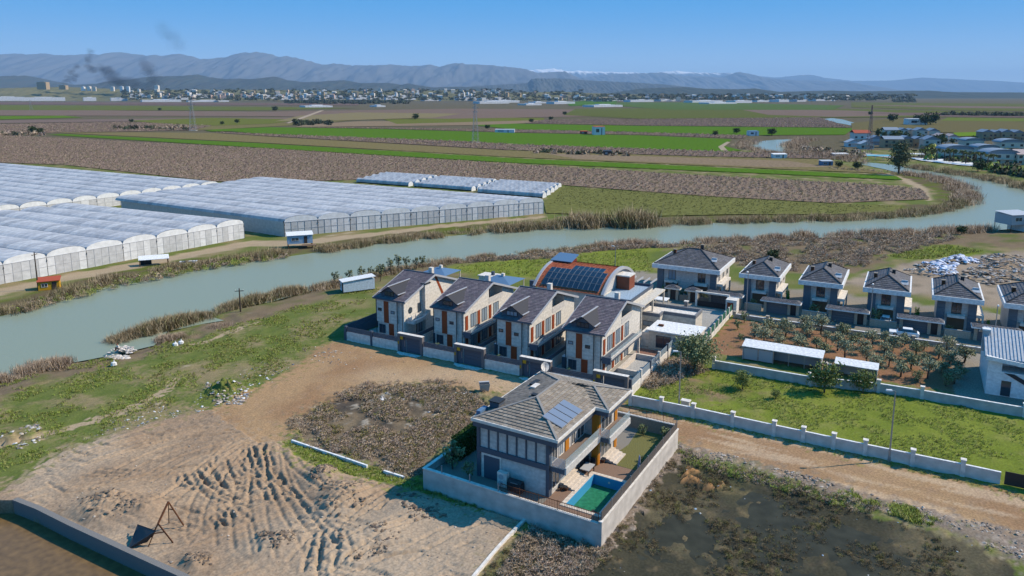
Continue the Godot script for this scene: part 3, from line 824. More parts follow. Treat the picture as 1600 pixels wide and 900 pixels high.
func far_fields() -> void:
	M.field = mat(Color.WHITE, 1.0, T.earth, 0.012, 0.0, null, true)
	M.field.metallic_specular = 0.0
	var purple := Color(0.205, 0.15, 0.125)
	var green := Color(0.095, 0.185, 0.025)
	var dull := Color(0.15, 0.165, 0.045)
	var olive := Color(0.19, 0.165, 0.075)
	var tan_ := Color(0.27, 0.20, 0.135)
	var dark := Color(0.115, 0.085, 0.075)
	# from the near strips by the greenhouses out to the town
	var near_orchard := poly([-755, -824, -541, -783, -481, -722, -181.5, -551, 0.0, -428, 95.9, -366, 165.8, -327, 174.4, -311, 161.4, -282.0, 119.4, -271.8, 76.6, -291.1, 22.9, -327, -31.7, -363, -111.8, -336, -140.3, -342, -258.4, -424, -439, -477])
	field("orchard_field", near_orchard, 0.30, Color(0.26, 0.195, 0.145))
	field("meadow_field", poly([21.1, -322, 76.1, -289.2, 116.3, -270.2, 142.3, -265.4, 132.4, -250.6, 108.0, -245.1, 75.6, -245.1, 44.6, -241.2, 11.6, -247.8, 11.9, -271.8]), 0.31, Color(0.17, 0.175, 0.06))
	field("green_strip", poly([-467, -745, -465, -764, -213.7, -617, 0.0, -467, 137.6, -395, 190.3, -363, 185.4, -347, 131.0, -375, 0.0, -436, -195.7, -564]), 0.33, green)
	field("fallow_strip", poly([-477, -783, -413, -796, -318, -783, -233.8, -711, 0.0, -532, 124.3, -477, 199.0, -458, 188.8, -409, 193.2, -375, 140.0, -402, 0.0, -477, -216.5, -625]), 0.31, Color(0.21, 0.175, 0.085))
	field("fallow_strip", poly([22.1, -508, 121.8, -467, 167.9, -449, 178.1, -409, 142.5, -409, 40.2, -462]), 0.33, tan_)
	field("orchard_strip", poly([-323, -796, -248.8, -757, -32.9, -633, 0.0, -601, 150.5, -526, 213.7, -492, 205.0, -462, 125.6, -482, 0.0, -538, -237.4, -722]), 0.34, purple)
	field("green_field", poly([-347, -855, -303, -922, -150.4, -871, 0.0, -783, 126.9, -734, 198.9, -670, 166.9, -578, 166.1, -532, 149.7, -523, 0.0, -601, -32.9, -633, -266.2, -770]), 0.36, green)
	field("track_field", poly([159.4, -571, 184.3, -633, 184.6, -625, 163.9, -571, 155.5, -532, 150.9, -532]), 0.44, Color(0.4, 0.33, 0.24))
	field("orchard_strip", poly([-270.7, -922, 0.0, -855, 98.0, -810, 234.7, -734, 211.8, -680, 128.9, -745, 0.0, -796, -151.8, -879]), 0.38, purple)
	field("green_field", poly([-50.8, -980, 0.0, -1035, 165.7, -960, 414, -896, 335, -745, 234.7, -734, 98.9, -817, 0.0, -863]), 0.40, green)
	field("orchard_strip", poly([50.8, -1178, 210.9, -1224, 541, -1309, 415, -908, 167.4, -970, 18.0, -1046]), 0.42, Color(0.15, 0.11, 0.105))
	field("fallow_strip", poly([-232.0, -1121, 0.0, -1178, 50.8, -1178, 18.0, -1046, -50.8, -980, -270.7, -922, -276.4, -1001]), 0.42, tan_)
	field("dull_field", poly([-208.2, -1208, -90.2, -1309, 55.6, -1291, 50.8, -1178, -158.9, -1023]), 0.44, dull)
	field("green_strip", poly([-348, -839, -312, -904, -284.9, -824, -329, -810]), 0.46, green)
	field("dull_field", poly([-766, -887, -591, -855, -508, -980, -502, -1240, -232.0, -1347, -276.4, -1001, -347, -855, -474, -783, -688, -796]), 0.3, olive)
	field("orchard_strip", poly([-897, -980, -691, -1001, -567, -1095, -389, -960, -363, -839, -501, -783, -769, -839]), 0.34, purple)
	field("orchard_strip", poly([-1050, -1149, -802, -1163, -549, -1274, -232.0, -1347, -302, -1095, -415, -1023, -580, -1121, -722, -1046, -897, -980]), 0.44, Color(0.2, 0.15, 0.13))
	field("green_strip", poly([-1345, -1474, -970, -1408, -861, -1429, -756, -1309, -833, -1208, -1025, -1121]), 0.46, Color(0.11, 0.19, 0.025))
	field("dull_field", poly([-594, -1149, -523, -1291, -333, -1208, -335, -1023, -406, -941]), 0.5, dull)
	field("orchard_strip", poly([-1721, -1889, -1184, -1968, -601, -1748, -147.6, -2147, 338, -1968, 246.1, -1429, -106.8, -1240, -454, -1387, -861, -1429, -1345, -1474]), 0.48, purple)
	field("dull_field", poly([-2532, -2781, -2030, -2955, -855, -2487, -464, -2250, -650, -1889, -1160, -1927, -1793, -1968]), 0.52, Color(0.13, 0.15, 0.045))
	field("fallow_strip", poly([-406, -1429, -348, -1686, -108.3, -1573, -135.3, -1309, -243.6, -1178, -358, -1121]), 0.56, Color(0.24, 0.2, 0.11))
	field("track_field", poly([-318, -1046, -380, -1347, -487, -1889, -477, -1889, -363, -1309, -311, -1035]), 0.66, Color(0.42, 0.34, 0.26))
	field("dull_field", poly([184.5, -2147, 812, -2363, 1160, -1686, 928, -1347, 541, -1309, 213.7, -1240, 101.5, -1474]), 0.52, Color(0.125, 0.14, 0.045))
	field("orchard_strip", poly([646, -2147, 861, -1889, 863, -1474, 580, -1347, 508, -1474]), 0.60, purple)
	field("green_strip", poly([270.7, -3942, 1015, -3942, 1242, -2781, 846, -1968, 423, -1968]), 0.66, Color(0.10, 0.15, 0.05))
	field("dull_field", poly([767, -1309, 1015, -1178, 923, -1070, 663, -1149]), 0.58, Color(0.15, 0.19, 0.05))
	field("orchard_strip", poly([769, -1686, 1353, -1573, 1068, -1240, 789, -1347]), 0.62, Color(0.17, 0.125, 0.11))
	field("dull_field", poly([1793, -3942, 2538, -2955, 1450, -1686, 1137, -1889, 1076, -2363]), 0.6, Color(0.13, 0.14, 0.05))
	field("orchard_strip", poly([1345, -2955, 1709, -2487, 1933, -2250, 1765, -2054, 1353, -2250]), 0.72, purple)
	field("dark_field", poly([-3912, -4301, -2030, -3942, -696, -3378, -573, -2781, -1523, -2955, -2869, -3152]), 0.7, Color(0.17, 0.12, 0.105))
	field("dull_field", poly([658, -1274, 846, -980, 606, -700, 474, -783, 378, -824, 478, -1046]), 0.5, Color(0.16, 0.14, 0.07))
	field("green_strip", poly([467, -783, 502, -796, 457, -722, 424, -711]), 0.62, Color(0.15, 0.24, 0.03))
	field("meadow_field", poly([287.6, -3942, 541, -5259, 705, -4982, 419, -3051, 203.0, -2626]), 0.8, Color(0.08, 0.17, 0.03))
	# leafless fruit trees in rows
	var bush := shrub_mesh(30, 0.36, 4, 0.6, 1.0, 0.6)
	var places := []
	var tints := []
	var bare := [Color(0.30, 0.215, 0.18), Color(0.25, 0.19, 0.15), Color(0.36, 0.27, 0.21), Color(0.27, 0.22, 0.14)]
	scatter_rows(near_orchard, 2.9, 2.0, 0.35, 1.1, 0.5, 0.95, bare, places, tints, 0.3)
	cloud_of("orchard_trees", bush, M.leaf, places, tints, "low leafless fruit trees filling the wide brown field behind the greenhouses", "orchard")
	places = []
	tints = []
	for p in [poly([-323, -796, -248.8, -757, -32.9, -633, 0.0, -601, 150.5, -526, 213.7, -492, 205.0, -462, 125.6, -482, 0.0, -538, -237.4, -722]), poly([-270.7, -922, 0.0, -855, 98.0, -810, 234.7, -734, 211.8, -680, 128.9, -745, 0.0, -796, -151.8, -879]), poly([50.8, -1178, 210.9, -1224, 541, -1309, 415, -908, 167.4, -970, 18.0, -1046]), poly([-897, -980, -691, -1001, -567, -1095, -389, -960, -363, -839, -501, -783, -769, -839])]:
		scatter_rows(p, 5.0, 3.4, 0.35, 1.2, 0.8, 1.5, bare, places, tints, 0.3)
	cloud_of("orchard_trees", bush, M.leaf, places, tints, "low leafless fruit trees in the narrow purple strips between the green fields", "orchard")

# ------------------------------------------------------------------ greenhouses
func arch(b: MB, a: Vector3, along: Vector3, across: Vector3, wall: float, rise: float, bay: float) -> void:   # a vaulted plastic roof with a hoop at every bay
	var bays := maxi(2, int(along.length() / bay))
	var k := 8
	var rows := []
	for i in bays * 2 + 1:
		var line := []
		var o := a + along * (float(i) / (bays * 2))
		var r := 1.0 if i % 2 == 0 else 0.955
		for j in k + 1:
			var t := PI * j / k
			line.append(o + across * (0.5 - 0.5 * cos(t)) + Vector3.UP * (wall + rise * pow(sin(t), 0.8) * r))
		rows.append(line)
	var g := 1.0
	for i in bays * 2:
		if i % 2 == 0:
			g = rng.randf_range(0.72, 1.12)
		b.col = Color(g, g, g * 1.02)
		for j in k:
			b.quad(rows[i][j], rows[i + 1][j], rows[i + 1][j + 1], rows[i][j + 1])
	b.col = Color.WHITE

func greenhouse(label: String, a: Vector2, e: Vector2, axis_a: Vector2, axis_e: Vector2, spans: int, wall: float, rise: float, panels: int) -> void:
	var t := thing("greenhouse", label, "greenhouse", Vector3(a.x, 0, a.y), 0.0, "plastic greenhouses beyond the river")
	for i in spans:
		var f0 := float(i) / spans
		var f1 := float(i + 1) / spans
		var p2 := (e - a) * f0
		var q2 := (e - a) * f1
		var p := Vector3(p2.x, 0, p2.y)
		var q := Vector3(q2.x, 0, q2.y)
		var ax2 := axis_a.lerp(axis_e, (f0 + f1) * 0.5)
		var ax := Vector3(ax2.x, 0, ax2.y)
		var b := MB.new()
		arch(b, p, ax, q - p, wall, rise * rng.randf_range(0.94, 1.04), 2.6)
		part("tunnel_roof", b, M.film, t)
		var out := -ax.normalized() * 0.03
		for k in panels:
			var s0 := p.lerp(q, float(k) / panels + 0.004) + out * (1.0 + k % 2)
			var s1 := p.lerp(q, float(k + 1) / panels - 0.004) + out * (1.0 + k % 2)
			b = MB.new()
			b.slab([s0, s1, s1 + Vector3.UP * wall, s0 + Vector3.UP * wall], 0.04)
			part("wall_panel", b, M.film_wall[rng.randi() % 3], t)
		b = MB.new()
		var fan := [p + Vector3.UP * wall + out]
		for k in 9:
			var w := PI * k / 8.0
			fan.append(p + out + (q - p) * (0.5 - 0.5 * cos(w)) + Vector3.UP * (wall + 0.02 + rise * 0.97 * pow(sin(w), 0.8)))
		fan.reverse()
		b.fan(fan)
		part("gable_arch", b, M.film_gable, t)
		b = MB.new()
		for k in panels + 1:
			var s := p.lerp(q, float(k) / panels) + out * 3.0
			b.bx(s.x - 0.03, 0, s.z - 0.03, s.x + 0.03, wall, s.z + 0.03)
		b.beam(p + out * 3.0 + Vector3.UP * wall, q + out * 3.0 + Vector3.UP * wall, 0.07, 0.1)
		b.beam(p + out * 3.0 + Vector3.UP * wall * 0.5, q + out * 3.0 + Vector3.UP * wall * 0.5, 0.05, 0.07)
		part("gable_frame", b, M.shutter, t)
		b = MB.new()
		b.beam(p + out * 6.0 + Vector3.UP * (wall - 0.9), p - out * 10.0 + Vector3.UP * (wall + 0.35), 0.12, 0.22)
		b.bx(p.x - 0.08, 0, p.z - 0.08, p.x + 0.08, wall, p.z + 0.08)
		part("gutter_bracket", b, M.dark, t)
	for side in [[Vector2.ZERO, axis_a], [e - a, axis_e]]:
		var b := MB.new()
		var s: Vector2 = side[0]
		var ax: Vector2 = side[1]
		b.slab([Vector3(s.x + ax.x, 0, s.y + ax.y), Vector3(s.x, 0, s.y), Vector3(s.x, wall, s.y), Vector3(s.x + ax.x, wall, s.y + ax.y)], 0.05)
		part("side_wall", b, M.film_side, t)
	var b := MB.new()
	b.slab([Vector3(e.x - a.x + axis_e.x, 0, e.y - a.y + axis_e.y), Vector3(axis_a.x, 0, axis_a.y), Vector3(axis_a.x, wall, axis_a.y), Vector3(e.x - a.x + axis_e.x, wall, e.y - a.y + axis_e.y)], 0.05)
	part("back_wall", b, M.film_side, t)

func greenhouses() -> void:
	var streak := noise_tex(0.015, 0.84, 1.0, 512, 4, FastNoiseLite.TYPE_SIMPLEX_SMOOTH, 17)
	M.film = mat(lin(0.56, 0.555, 0.56), 0.45, T.blotch, 0.09, 0.0, null, true)
	M.film.metallic_specular = 0.25
	M.film_wall = []
	for g in [0.52, 0.6, 0.7]:
		M.film_wall.append(mat(lin(g, g * 1.02, g * 1.05), 0.4, streak, 0.1))
	M.film_gable = mat(lin(0.76, 0.78, 0.80), 0.4, streak, 0.08)
	M.film_side = mat(lin(0.5, 0.49, 0.47), 0.6, streak, 0.12)
	greenhouse("long arched greenhouse nearest the river on the left, its gable wall along the track", Vector2(-75.8, -204.6), Vector2(-75.8 - 4.72 * 13, -204.6 + 7.31 * 13), Vector2(-65.6, -32.2), Vector2(-65.6, -32.2), 13, 4.2, 1.6, 5)
	greenhouse("wide white greenhouse of nine arched spans in the middle, beside the reeds", Vector2(-64.9, -206.5), Vector2(10.7, -247.8), Vector2(-69.2, -43.3), Vector2(-116, -65), 9, 4.2, 1.7, 5)
	greenhouse("large greenhouse at the back left with a row of white half-round gables", Vector2(-121.6, -303), Vector2(-121.6 - 4.4 * 14, -303 + 7.2 * 14), Vector2(-210, -120), Vector2(-210, -120), 14, 3.4, 1.7, 3)
	# low single tunnels beyond the middle block
	var proto: Node3D
	var n := 0
	for k in 9:
		for s in 3:
			if k == 0 and s > 0:
				continue
			var at := Vector3(12.0, 0, -286.0) + Vector3(1.0, 0, -3.9) * k + Vector3(-0.87, 0, -0.49) * (s * 33.0 + (k % 2) * 1.5)
			var which: String = ["right-hand", "middle", "far left"][s]
			var label := "low plastic tunnel, %s from the front in the %s stretch" % [["first", "second", "third", "fourth", "fifth", "sixth", "seventh", "eighth", "ninth"][k], which]
			if proto == null:
				proto = thing("plastic_tunnel", label, "plastic tunnel", at, 0.0, "low plastic tunnels behind the white greenhouse")
				var b := MB.new()
				arch(b, Vector3.ZERO, Vector3(-0.87, 0, -0.49) * 30.0, Vector3(0.49, 0, -0.87) * 3.4, 0.5, 1.7, 2.0)
				part("tunnel_cover", b, M.film, proto)
				for end in 2:
					var g := MB.new()
					var o := Vector3(-0.87, 0, -0.49) * (30.0 * end)
					var f := [o]
					for j in 9:
						var w := PI * j / 8.0
						f.append(o + Vector3(0.49, 0, -0.87) * 3.4 * (0.5 - 0.5 * cos(w)) + Vector3.UP * (0.5 + 1.65 * pow(sin(w), 0.8)))
					f.append(o + Vector3(0.49, 0, -0.87) * 3.4)
					g.fan(f)
					part("end_sheet", g, M.film_gable, proto)
				proto.set_meta("kind_name", "plastic_tunnel")
			else:
				copy(proto, label, at)
			n += 1
	var o := thing("storage_box", "white box standing between the left greenhouse and the back gables", "storage box", Vector3(-155.47, 0, -282.01), 30.0)
	var b := MB.new()
	b.bx(-2.2, 0, -1.5, 2.2, 3.2, 1.5)
	part("body", b, M.white, o)
	b = MB.new()
	b.bx(-2.35, 3.2, -1.65, 2.35, 3.35, 1.65)
	part("roof", b, M.steel, o)
	b = MB.new()
	b.bx(2.0, 0.1, 1.5, 2.2, 3.1, 1.56)
	part("door_post", b, M.rust, o)

# ------------------------------------------------------------------ building helpers
func tiles(b: MB, p: Array, tw: float, th: float, tones: Array, lift := 0.05) -> void:   # courses of roof tiles over a flat convex slope, counter-clockwise from outside
	var n: Vector3 = (p[1] - p[0]).cross(p[2] - p[0]).normalized()
	var up := (Vector3.UP - n * n.y).normalized()
	var side := up.cross(n)
	var o: Vector3 = p[0]
	var flat := PackedVector2Array()
	var r := Rect2()
	for q in p:
		var u := Vector2((q - o).dot(side), (q - o).dot(up))
		flat.append(u)
		r = r.expand(u)
	var row := 0
	var y := r.position.y
	while y < r.end.y:
		var x := r.position.x - (tw * 0.5 if row % 2 else 0.0)
		while x < r.end.x:
			var g: Color = tones[rng.randi() % tones.size()]
			b.col = g * rng.randf_range(0.88, 1.1)
			var h := lift * rng.randf_range(0.8, 1.2)
			for c in Geometry2D.intersect_polygons(PackedVector2Array([Vector2(x + 0.012, y), Vector2(x + tw - 0.012, y), Vector2(x + tw - 0.012, y + th * 1.04), Vector2(x + 0.012, y + th * 1.04)]), flat):
				var q := []
				for u in c:
					q.append(o + side * u.x + up * u.y + n * (0.012 + h * (1.0 - (u.y - y) / th)))
				if Geometry2D.is_polygon_clockwise(c):
					q.reverse()
				b.fan(q)
				if absf(c[0].y - c[1].y) < 0.001 or c.size() == 4:
					var a0: Vector3 = o + side * (x + 0.012) + up * y
					var a1: Vector3 = o + side * (x + tw - 0.012) + up * y
					if Geometry2D.is_point_in_polygon(Vector2(x + 0.05, y + 0.01), flat) and Geometry2D.is_point_in_polygon(Vector2(x + tw - 0.05, y + 0.01), flat):
						b.quad(a0, a1, a1 + n * (0.012 + h), a0 + n * (0.012 + h))
			x += tw
		y += th
		row += 1
	b.col = Color.WHITE

func siding(b: MB, x0: float, x1: float, y0: float, y1: float, z: float, board: float) -> void:   # lapped boards on a face that looks along +z
	var y := y0
	while y < y1 - 0.02:
		var t := minf(y + board, y1)
		b.quad(Vector3(x0, y, z + 0.035), Vector3(x1, y, z + 0.035), Vector3(x1, t, z + 0.012), Vector3(x0, t, z + 0.012))
		b.quad(Vector3(x0, y, z), Vector3(x1, y, z), Vector3(x1, y, z + 0.035), Vector3(x0, y, z + 0.035))
		y = t

func window(parent: Node3D, x: float, y: float, z: float, w: float, h: float, turn := 0.0, frame: Material = null, pane: Material = null, split := 2) -> void:   # centred at the foot of the opening, facing local +z turned by turn
	var b := MB.new()
	var f := 0.07
	b.bx(-w / 2, 0, -0.02, w / 2, f, 0.07); b.bx(-w / 2, h - f, -0.02, w / 2, h, 0.07)
	for i in split + 1:
		var c := lerpf(-w / 2 + f / 2, w / 2 - f / 2, float(i) / split)
		b.bx(c - f / 2, f, -0.02, c + f / 2, h - f, 0.07)
	var o := part("window", b, frame if frame else M.white, parent, Vector3(x, y, z), Vector3(0, turn, 0))
	b = MB.new()
	b.bx(-w / 2 + f, f, -0.02, w / 2 - f, h - f, 0.03)
	part("pane", b, (M.pale_glass if rng.randf() < 0.3 else M.window) if pane == null or pane == M.window else pane, o)

func railing(called: String, parent: Node3D, a: Vector3, e: Vector3, h: float, gap: float, m: Material) -> void:
	var b := MB.new()
	b.beam(a + Vector3.UP * h, e + Vector3.UP * h, 0.05, 0.05)
	b.beam(a + Vector3.UP * 0.12, e + Vector3.UP * 0.12, 0.04, 0.04)
	var n := int(a.distance_to(e) / gap)
	for i in n + 1:
		var p := a.lerp(e, float(i) / n)
		var w := 0.05 if i % 12 == 0 else 0.022
		b.bx(p.x - w / 2, p.y, p.z - w / 2, p.x + w / 2, p.y + h + (0.12 if i % 12 == 0 else 0.0), p.z + w / 2)
	part(called, b, m, parent)

func solar_panel(parent: Node3D, called: String, o: Vector3, u: Vector3, w: Vector3) -> void:
	var n := u.cross(w).normalized()
	var b := MB.new()
	b.slab([o + n * 0.1, o + u + n * 0.1, o + u + w + n * 0.1, o + w + n * 0.1], 0.06)
	var f := part(called, b, M.metal, parent)
	b = MB.new()
	var i := u * 0.04
	var j := w * 0.025
	b.slab([o + i + j + n * 0.115, o + u - i + j + n * 0.115, o + u + w - i - j + n * 0.115, o + w + i - j + n * 0.115], 0.02)
	part("cell", b, M.collector if called == "collector" else M.solar, f)

func dish(parent: Node3D, at: Vector3, turn: float, r := 0.45) -> void:
	var b := MB.new()
	for i in 12:
		var t0 := TAU * i / 12
		var t1 := TAU * (i + 1) / 12
		b.tri(Vector3(0, 0, -0.12), Vector3(cos(t0) * r, sin(t0) * r, 0.06), Vector3(cos(t1) * r, sin(t1) * r, 0.06))
	b.cyl(Vector3(0, -r - 0.5, -0.15), Vector3(0, 0, -0.14), 0.03, 0.03, 6)
	b.cyl(Vector3(0, 0, -0.1), Vector3(0, -0.1, 0.4), 0.02, 0.02, 5)
	part("satellite_dish", b, M.white, parent, at, Vector3(-20, turn, 0))

# ------------------------------------------------------------------ the villa in front with its walled pool yard
const VILLA := Vector3(8, 0, -60)
const VILLA_TURN := -30.5
const TERRACE := 1.5

func vp(x: float, y: float, z: float) -> Vector3:
	return VILLA + Vector3(x, y, z).rotated(Vector3.UP, deg_to_rad(VILLA_TURN))

func main_villa() -> void:
	M.collector = mat(lin(0.16, 0.20, 0.27), 0.15, null)
	M.pool_tile = mat(lin(0.06, 0.34, 0.62), 0.35, T.fine, 0.9)
	M.pool_water = mat(lin(0.03, 0.2, 0.11), 0.18, T.blotch, 0.3)
	M.pool_water.metallic_specular = 0.2
	M.marble = mat(lin(0.70, 0.61, 0.52), 0.5, T.blotch, 0.4)
	M.floor_tile = mat(lin(0.22, 0.165, 0.135), 0.7, T.fine, 0.8)
	var y0 := TERRACE
	var t := thing("villa", "two-storey villa with grey-brown hipped tile roof, standing in a walled yard with a pool", "villa", VILLA, VILLA_TURN)
	var b := MB.new()
	b.bx(-15, y0 - 1.6, -16.3, -6.8, 7.5, -2.9)
	b.bx(-6.8, y0 - 1.6, -16.3, -5.3, 7.5, -10.95)
	part("wall", b, M.wall_grey, t)
	b = MB.new()
	for x in [-15.05, -7.1]:
		b.bx(x, y0, -2.98, x + 0.36, 7.25, -2.72)
	b.bx(-15.05, 4.25, -2.95, -6.74, 4.78, -2.68)
	b.bx(-7.1, y0, -3.3, -6.72, 7.25, -2.98)
	part("frame_beam", b, M.slate, t)
	for i in 7:
		b = MB.new()
		var x := -14.69 + i * 1.085
		siding(b, x, x + 0.94, 4.78, 7.2, -2.9, 0.17)
		part("siding_panel", b, M.wall_grey, t)
		if i < 6:
			b = MB.new()
			b.bx(x + 0.94, 4.78, -2.9, x + 1.085, 7.2, -2.76)
			part("mullion", b, M.slate, t)
	b = MB.new()
	siding(b, -12.2, -7.1, y0, 4.25, -2.9, 0.2)
	part("lower_siding", b, M.wall_grey, t)
	b = MB.new()
	b.bx(-14.5, y0, -2.93, -12.2, 4.2, -2.82)
	var fr := part("door_frame", b, M.white, t)
	b = MB.new()
	b.bx(-14.25, y0, -2.86, -12.4, 3.95, -2.79)
	part("door", b, M.slate, fr)
	# right side, upper floor
	b = MB.new()
	b.bx(-6.8, 4.75, -7.0, -6.7, 7.1, -6.2)
	part("orange_panel", b, M.orange, t)
	for w in [[-3.9, 1.2, 2.3, 4.8], [-5.3, 0.9, 2.3, 4.8], [-8.1, 0.9, 2.3, 4.8], [-9.8, 1.7, 2.3, 4.8]]:
		window(t, -6.8, w[3], w[0], w[1], w[2], 90.0, M.white, M.window)
	for w in [[-4.2, 1.6], [-6.4, 2.4], [-9.3, 2.0]]:
		window(t, -6.8, y0 + 0.45, w[0], w[1], 2.2, 90.0, M.white, M.window)
	b = MB.new()
	b.bx(-5.95, y0, -10.97, -5.26, 7.2, -10.84)
	b.bx(-5.33, y0, -11.4, -5.2, 7.2, -10.97)
	part("orange_panel", b, M.orange, t)
	b = MB.new()
	b.bx(-5.33, y0, -16.0, -5.2, 7.2, -15.3)
	part("orange_panel", b, M.orange, t)
	for y in [y0 + 0.45, 4.8]:
		window(t, -5.3, y, -13.1, 2.9, 2.25, 90.0, M.white, M.window, 3)
	# balcony over the terrace
	for s in [[-6.8, -5.0, -10.95, -2.9], [-5.3, -3.9, -16.6, -10.97]]:
		b = MB.new()
		b.bx(s[0], 4.2, s[2], s[1], 4.7, s[3])
		var sl := part("balcony", b, M.slate, t)
		b = MB.new()
		b.bx(s[0] + 0.01, 4.7, s[2] + 0.01, s[1] - 0.16, 4.73, s[3] - 0.13)
		part("floor", b, M.floor_tile, sl)
		b = MB.new()
		b.bx(s[1] - 0.15, 4.25, s[2], s[1] + 0.02, 4.92, s[3] + 0.02)
		part("parapet", b, M.wall_grey, sl)
		b = MB.new()
		b.bx(s[1] - 0.11, 4.92, s[2] + 0.05, s[1] - 0.07, 5.75, s[3] - 0.03)
		b.bx(s[0] + 0.02, 4.7, s[3] - 0.06, s[1] - 0.15, 5.75, s[3] - 0.03)
		part("glass_rail", b, M.rail_glass, sl)
	# steps
	for s in [[-6.8, -8.2, -5.0], [-5.3, -14.6, -12.0]]:
		b = MB.new()
		for k in 4:
			b.bx(s[0] + 0.02, y0, s[1], s[0] + 1.75 - k * 0.4, y0 + 0.13 * (k + 1), s[2])
		part("steps", b, M.marble, t)
	# roof
	var e := 8.0
	var g := 0.316
	var hh := func(x: float, z: float, way: int) -> Vector3:
		var d: float = [-2.1 - z, -5.6 - x, z + 16.7, x + 15.1, -4.1 - x, -10.75 - z][way]
		return Vector3(x, e + g * d, z)
	b = MB.new()
	b.prism(PackedVector2Array([Vector2(-15.1, -2.1), Vector2(-5.6, -2.1), Vector2(-5.6, -10.75), Vector2(-4.1, -10.75), Vector2(-4.1, -16.7), Vector2(-15.1, -16.7)]), 7.2, 7.92)
	part("eaves", b, M.slate, t)
	b = MB.new()
	for s in [[-15.25, -2.3, -5.45, -1.95], [-15.25, -16.85, -14.85, -2.3], [-14.85, -16.85, -3.95, -16.5], [-4.3, -16.5, -3.95, -10.6], [-5.8, -10.9, -4.3, -10.6], [-5.8, -10.6, -5.45, -2.3]]:
		b.bx(s[0], 7.75, s[1], s[2], 8.06, s[3])
	part("coping", b, M.white, t)
	var tone := [Color(0.31, 0.265, 0.215), Color(0.26, 0.225, 0.185), Color(0.35, 0.30, 0.245), Color(0.28, 0.235, 0.19)]
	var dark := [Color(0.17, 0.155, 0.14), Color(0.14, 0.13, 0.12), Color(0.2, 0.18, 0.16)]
	var slopes := [
		[[-15.1, -2.1, 0], [-5.6, -2.1, 0], [-10.35, -6.85, 0]],
		[[-5.6, -2.1, 1], [-5.6, -10.75, 1], [-8.57, -13.72, 1], [-10.35, -11.95, 1], [-10.35, -6.85, 1]],
		[[-5.6, -10.75, 5], [-4.1, -10.75, 5], [-7.07, -13.72, 5], [-8.57, -13.72, 5]],
		[[-4.1, -10.75, 4], [-4.1, -16.7, 4], [-7.07, -13.72, 4]],
		[[-4.1, -16.7, 2], [-15.1, -16.7, 2], [-10.35, -11.95, 2], [-8.57, -13.72, 2], [-7.07, -13.72, 2]],
		[[-15.1, -16.7, 3], [-15.1, -2.1, 3], [-10.35, -6.85, 3], [-10.35, -11.95, 3]]]
	for k in slopes.size():
		var p := []
		for q in slopes[k]:
			p.append(hh.call(q[0], q[1], q[2]))
		b = MB.new()
		b.slab(p, 0.08)
		var sl := part("roof", b, M.dark, t)
		b = MB.new()
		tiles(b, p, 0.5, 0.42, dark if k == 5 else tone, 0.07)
		part("roof_tiles", b, M.tint_tile, sl).set_meta("kind", "stuff")
	for s in [[-15.1, -2.1, 0, -10.35, -6.85], [-5.6, -2.1, 0, -10.35, -6.85], [-4.1, -10.75, 4, -7.07, -13.72], [-4.1, -16.7, 4, -7.07, -13.72], [-15.1, -16.7, 2, -10.35, -11.95], [-10.35, -6.85, 1, -10.35, -11.95]]:
		b = MB.new()
		b.beam(hh.call(s[0], s[1], s[2]) + Vector3.UP * 0.07, hh.call(s[3], s[4], s[2]) + Vector3.UP * 0.07, 0.24, 0.12)
		part("ridge_cap", b, M.ridge, t)
	for k in 4:
		var a: Vector3 = hh.call(-6.1, -4.1 - k * 1.2, 1)
		var w: Vector3 = hh.call(-8.3, -4.1 - k * 1.2, 1) - a
		solar_panel(t, "collector", a + Vector3(0, 0.05, 0), Vector3(0, 0, -1.1), w)
	b = MB.new()
	b.bx(-14.6, 7.9, -5.6, -13.5, 9.0, -4.5)
	var ch := part("chimney", b, M.slate, t)
	b = MB.new()
	b.bx(-14.7, 9.0, -5.7, -13.4, 9.12, -4.4)
	part("cap", b, M.dark, ch)
	b = MB.new()
	b.bx(-15.2, 8.06, -4.3, -14.7, 8.5, -2.9)
	part("roof_unit", b, M.blue, t)
	dish(t, Vector3(-14.4, 8.9, -16.2), 60.0, 0.55)
	b = MB.new()
	b.cyl(Vector3(-13.6, 8.3, -14.9), Vector3(-13.6, 10.0, -14.9), 0.04, 0.03, 5)
	b.beam(Vector3(-14.3, 9.8, -14.9), Vector3(-12.9, 9.8, -14.9), 0.03, 0.03)
	part("aerial", b, M.metal, t)
	for s in [[-12.6, -10.6, 1.2, M.white], [-13.4, -12.0, 1.5, M.dark], [-10.9, -7.4, 0.5, M.dark]]:
		b = MB.new()
		var q: Vector3 = hh.call(s[0], s[1], 3)
		b.bx(q.x - 0.3, q.y, q.z - s[2] / 2, q.x + 0.3, q.y + 0.22, q.z + s[2] / 2)
		part("roof_vent", b, s[3], t)

	# walled yard
	var w := thing("yard_wall", "tall rendered wall with white coping round the pool yard of the front villa", "wall", VILLA, VILLA_TURN)
	b = MB.new()
	b.bx(-19.9, -0.8, -0.26, -0.26, 2.2, 0); part("front_wall", b, M.concrete, w)
	b = MB.new()
	b.bx(-0.26, -0.8, -21.6, 0.0, 2.42, 0.0); part("side_wall", b, M.concrete, w)
	b = MB.new()
	b.bx(-19.9, -0.8, -21.6, -19.64, 2.2, -0.26); part("side_wall", b, M.concrete, w)
	b = MB.new()
	b.bx(-19.64, -0.8, -21.6, -0.26, 2.9, -21.34); part("back_wall", b, M.stone, w)
	b = MB.new()
	b.bx(-19.96, 2.2, -0.32, -0.3, 2.28, 0.06); part("coping", b, M.white, w)
	b = MB.new()
	b.bx(-0.32, 2.42, -21.66, 0.06, 2.52, 0.06); part("coping", b, M.white, w)
	b = MB.new()
	b.bx(-19.96, 2.2, -21.3, -19.58, 2.28, -0.32); part("coping", b, M.white, w)
	b = MB.new()
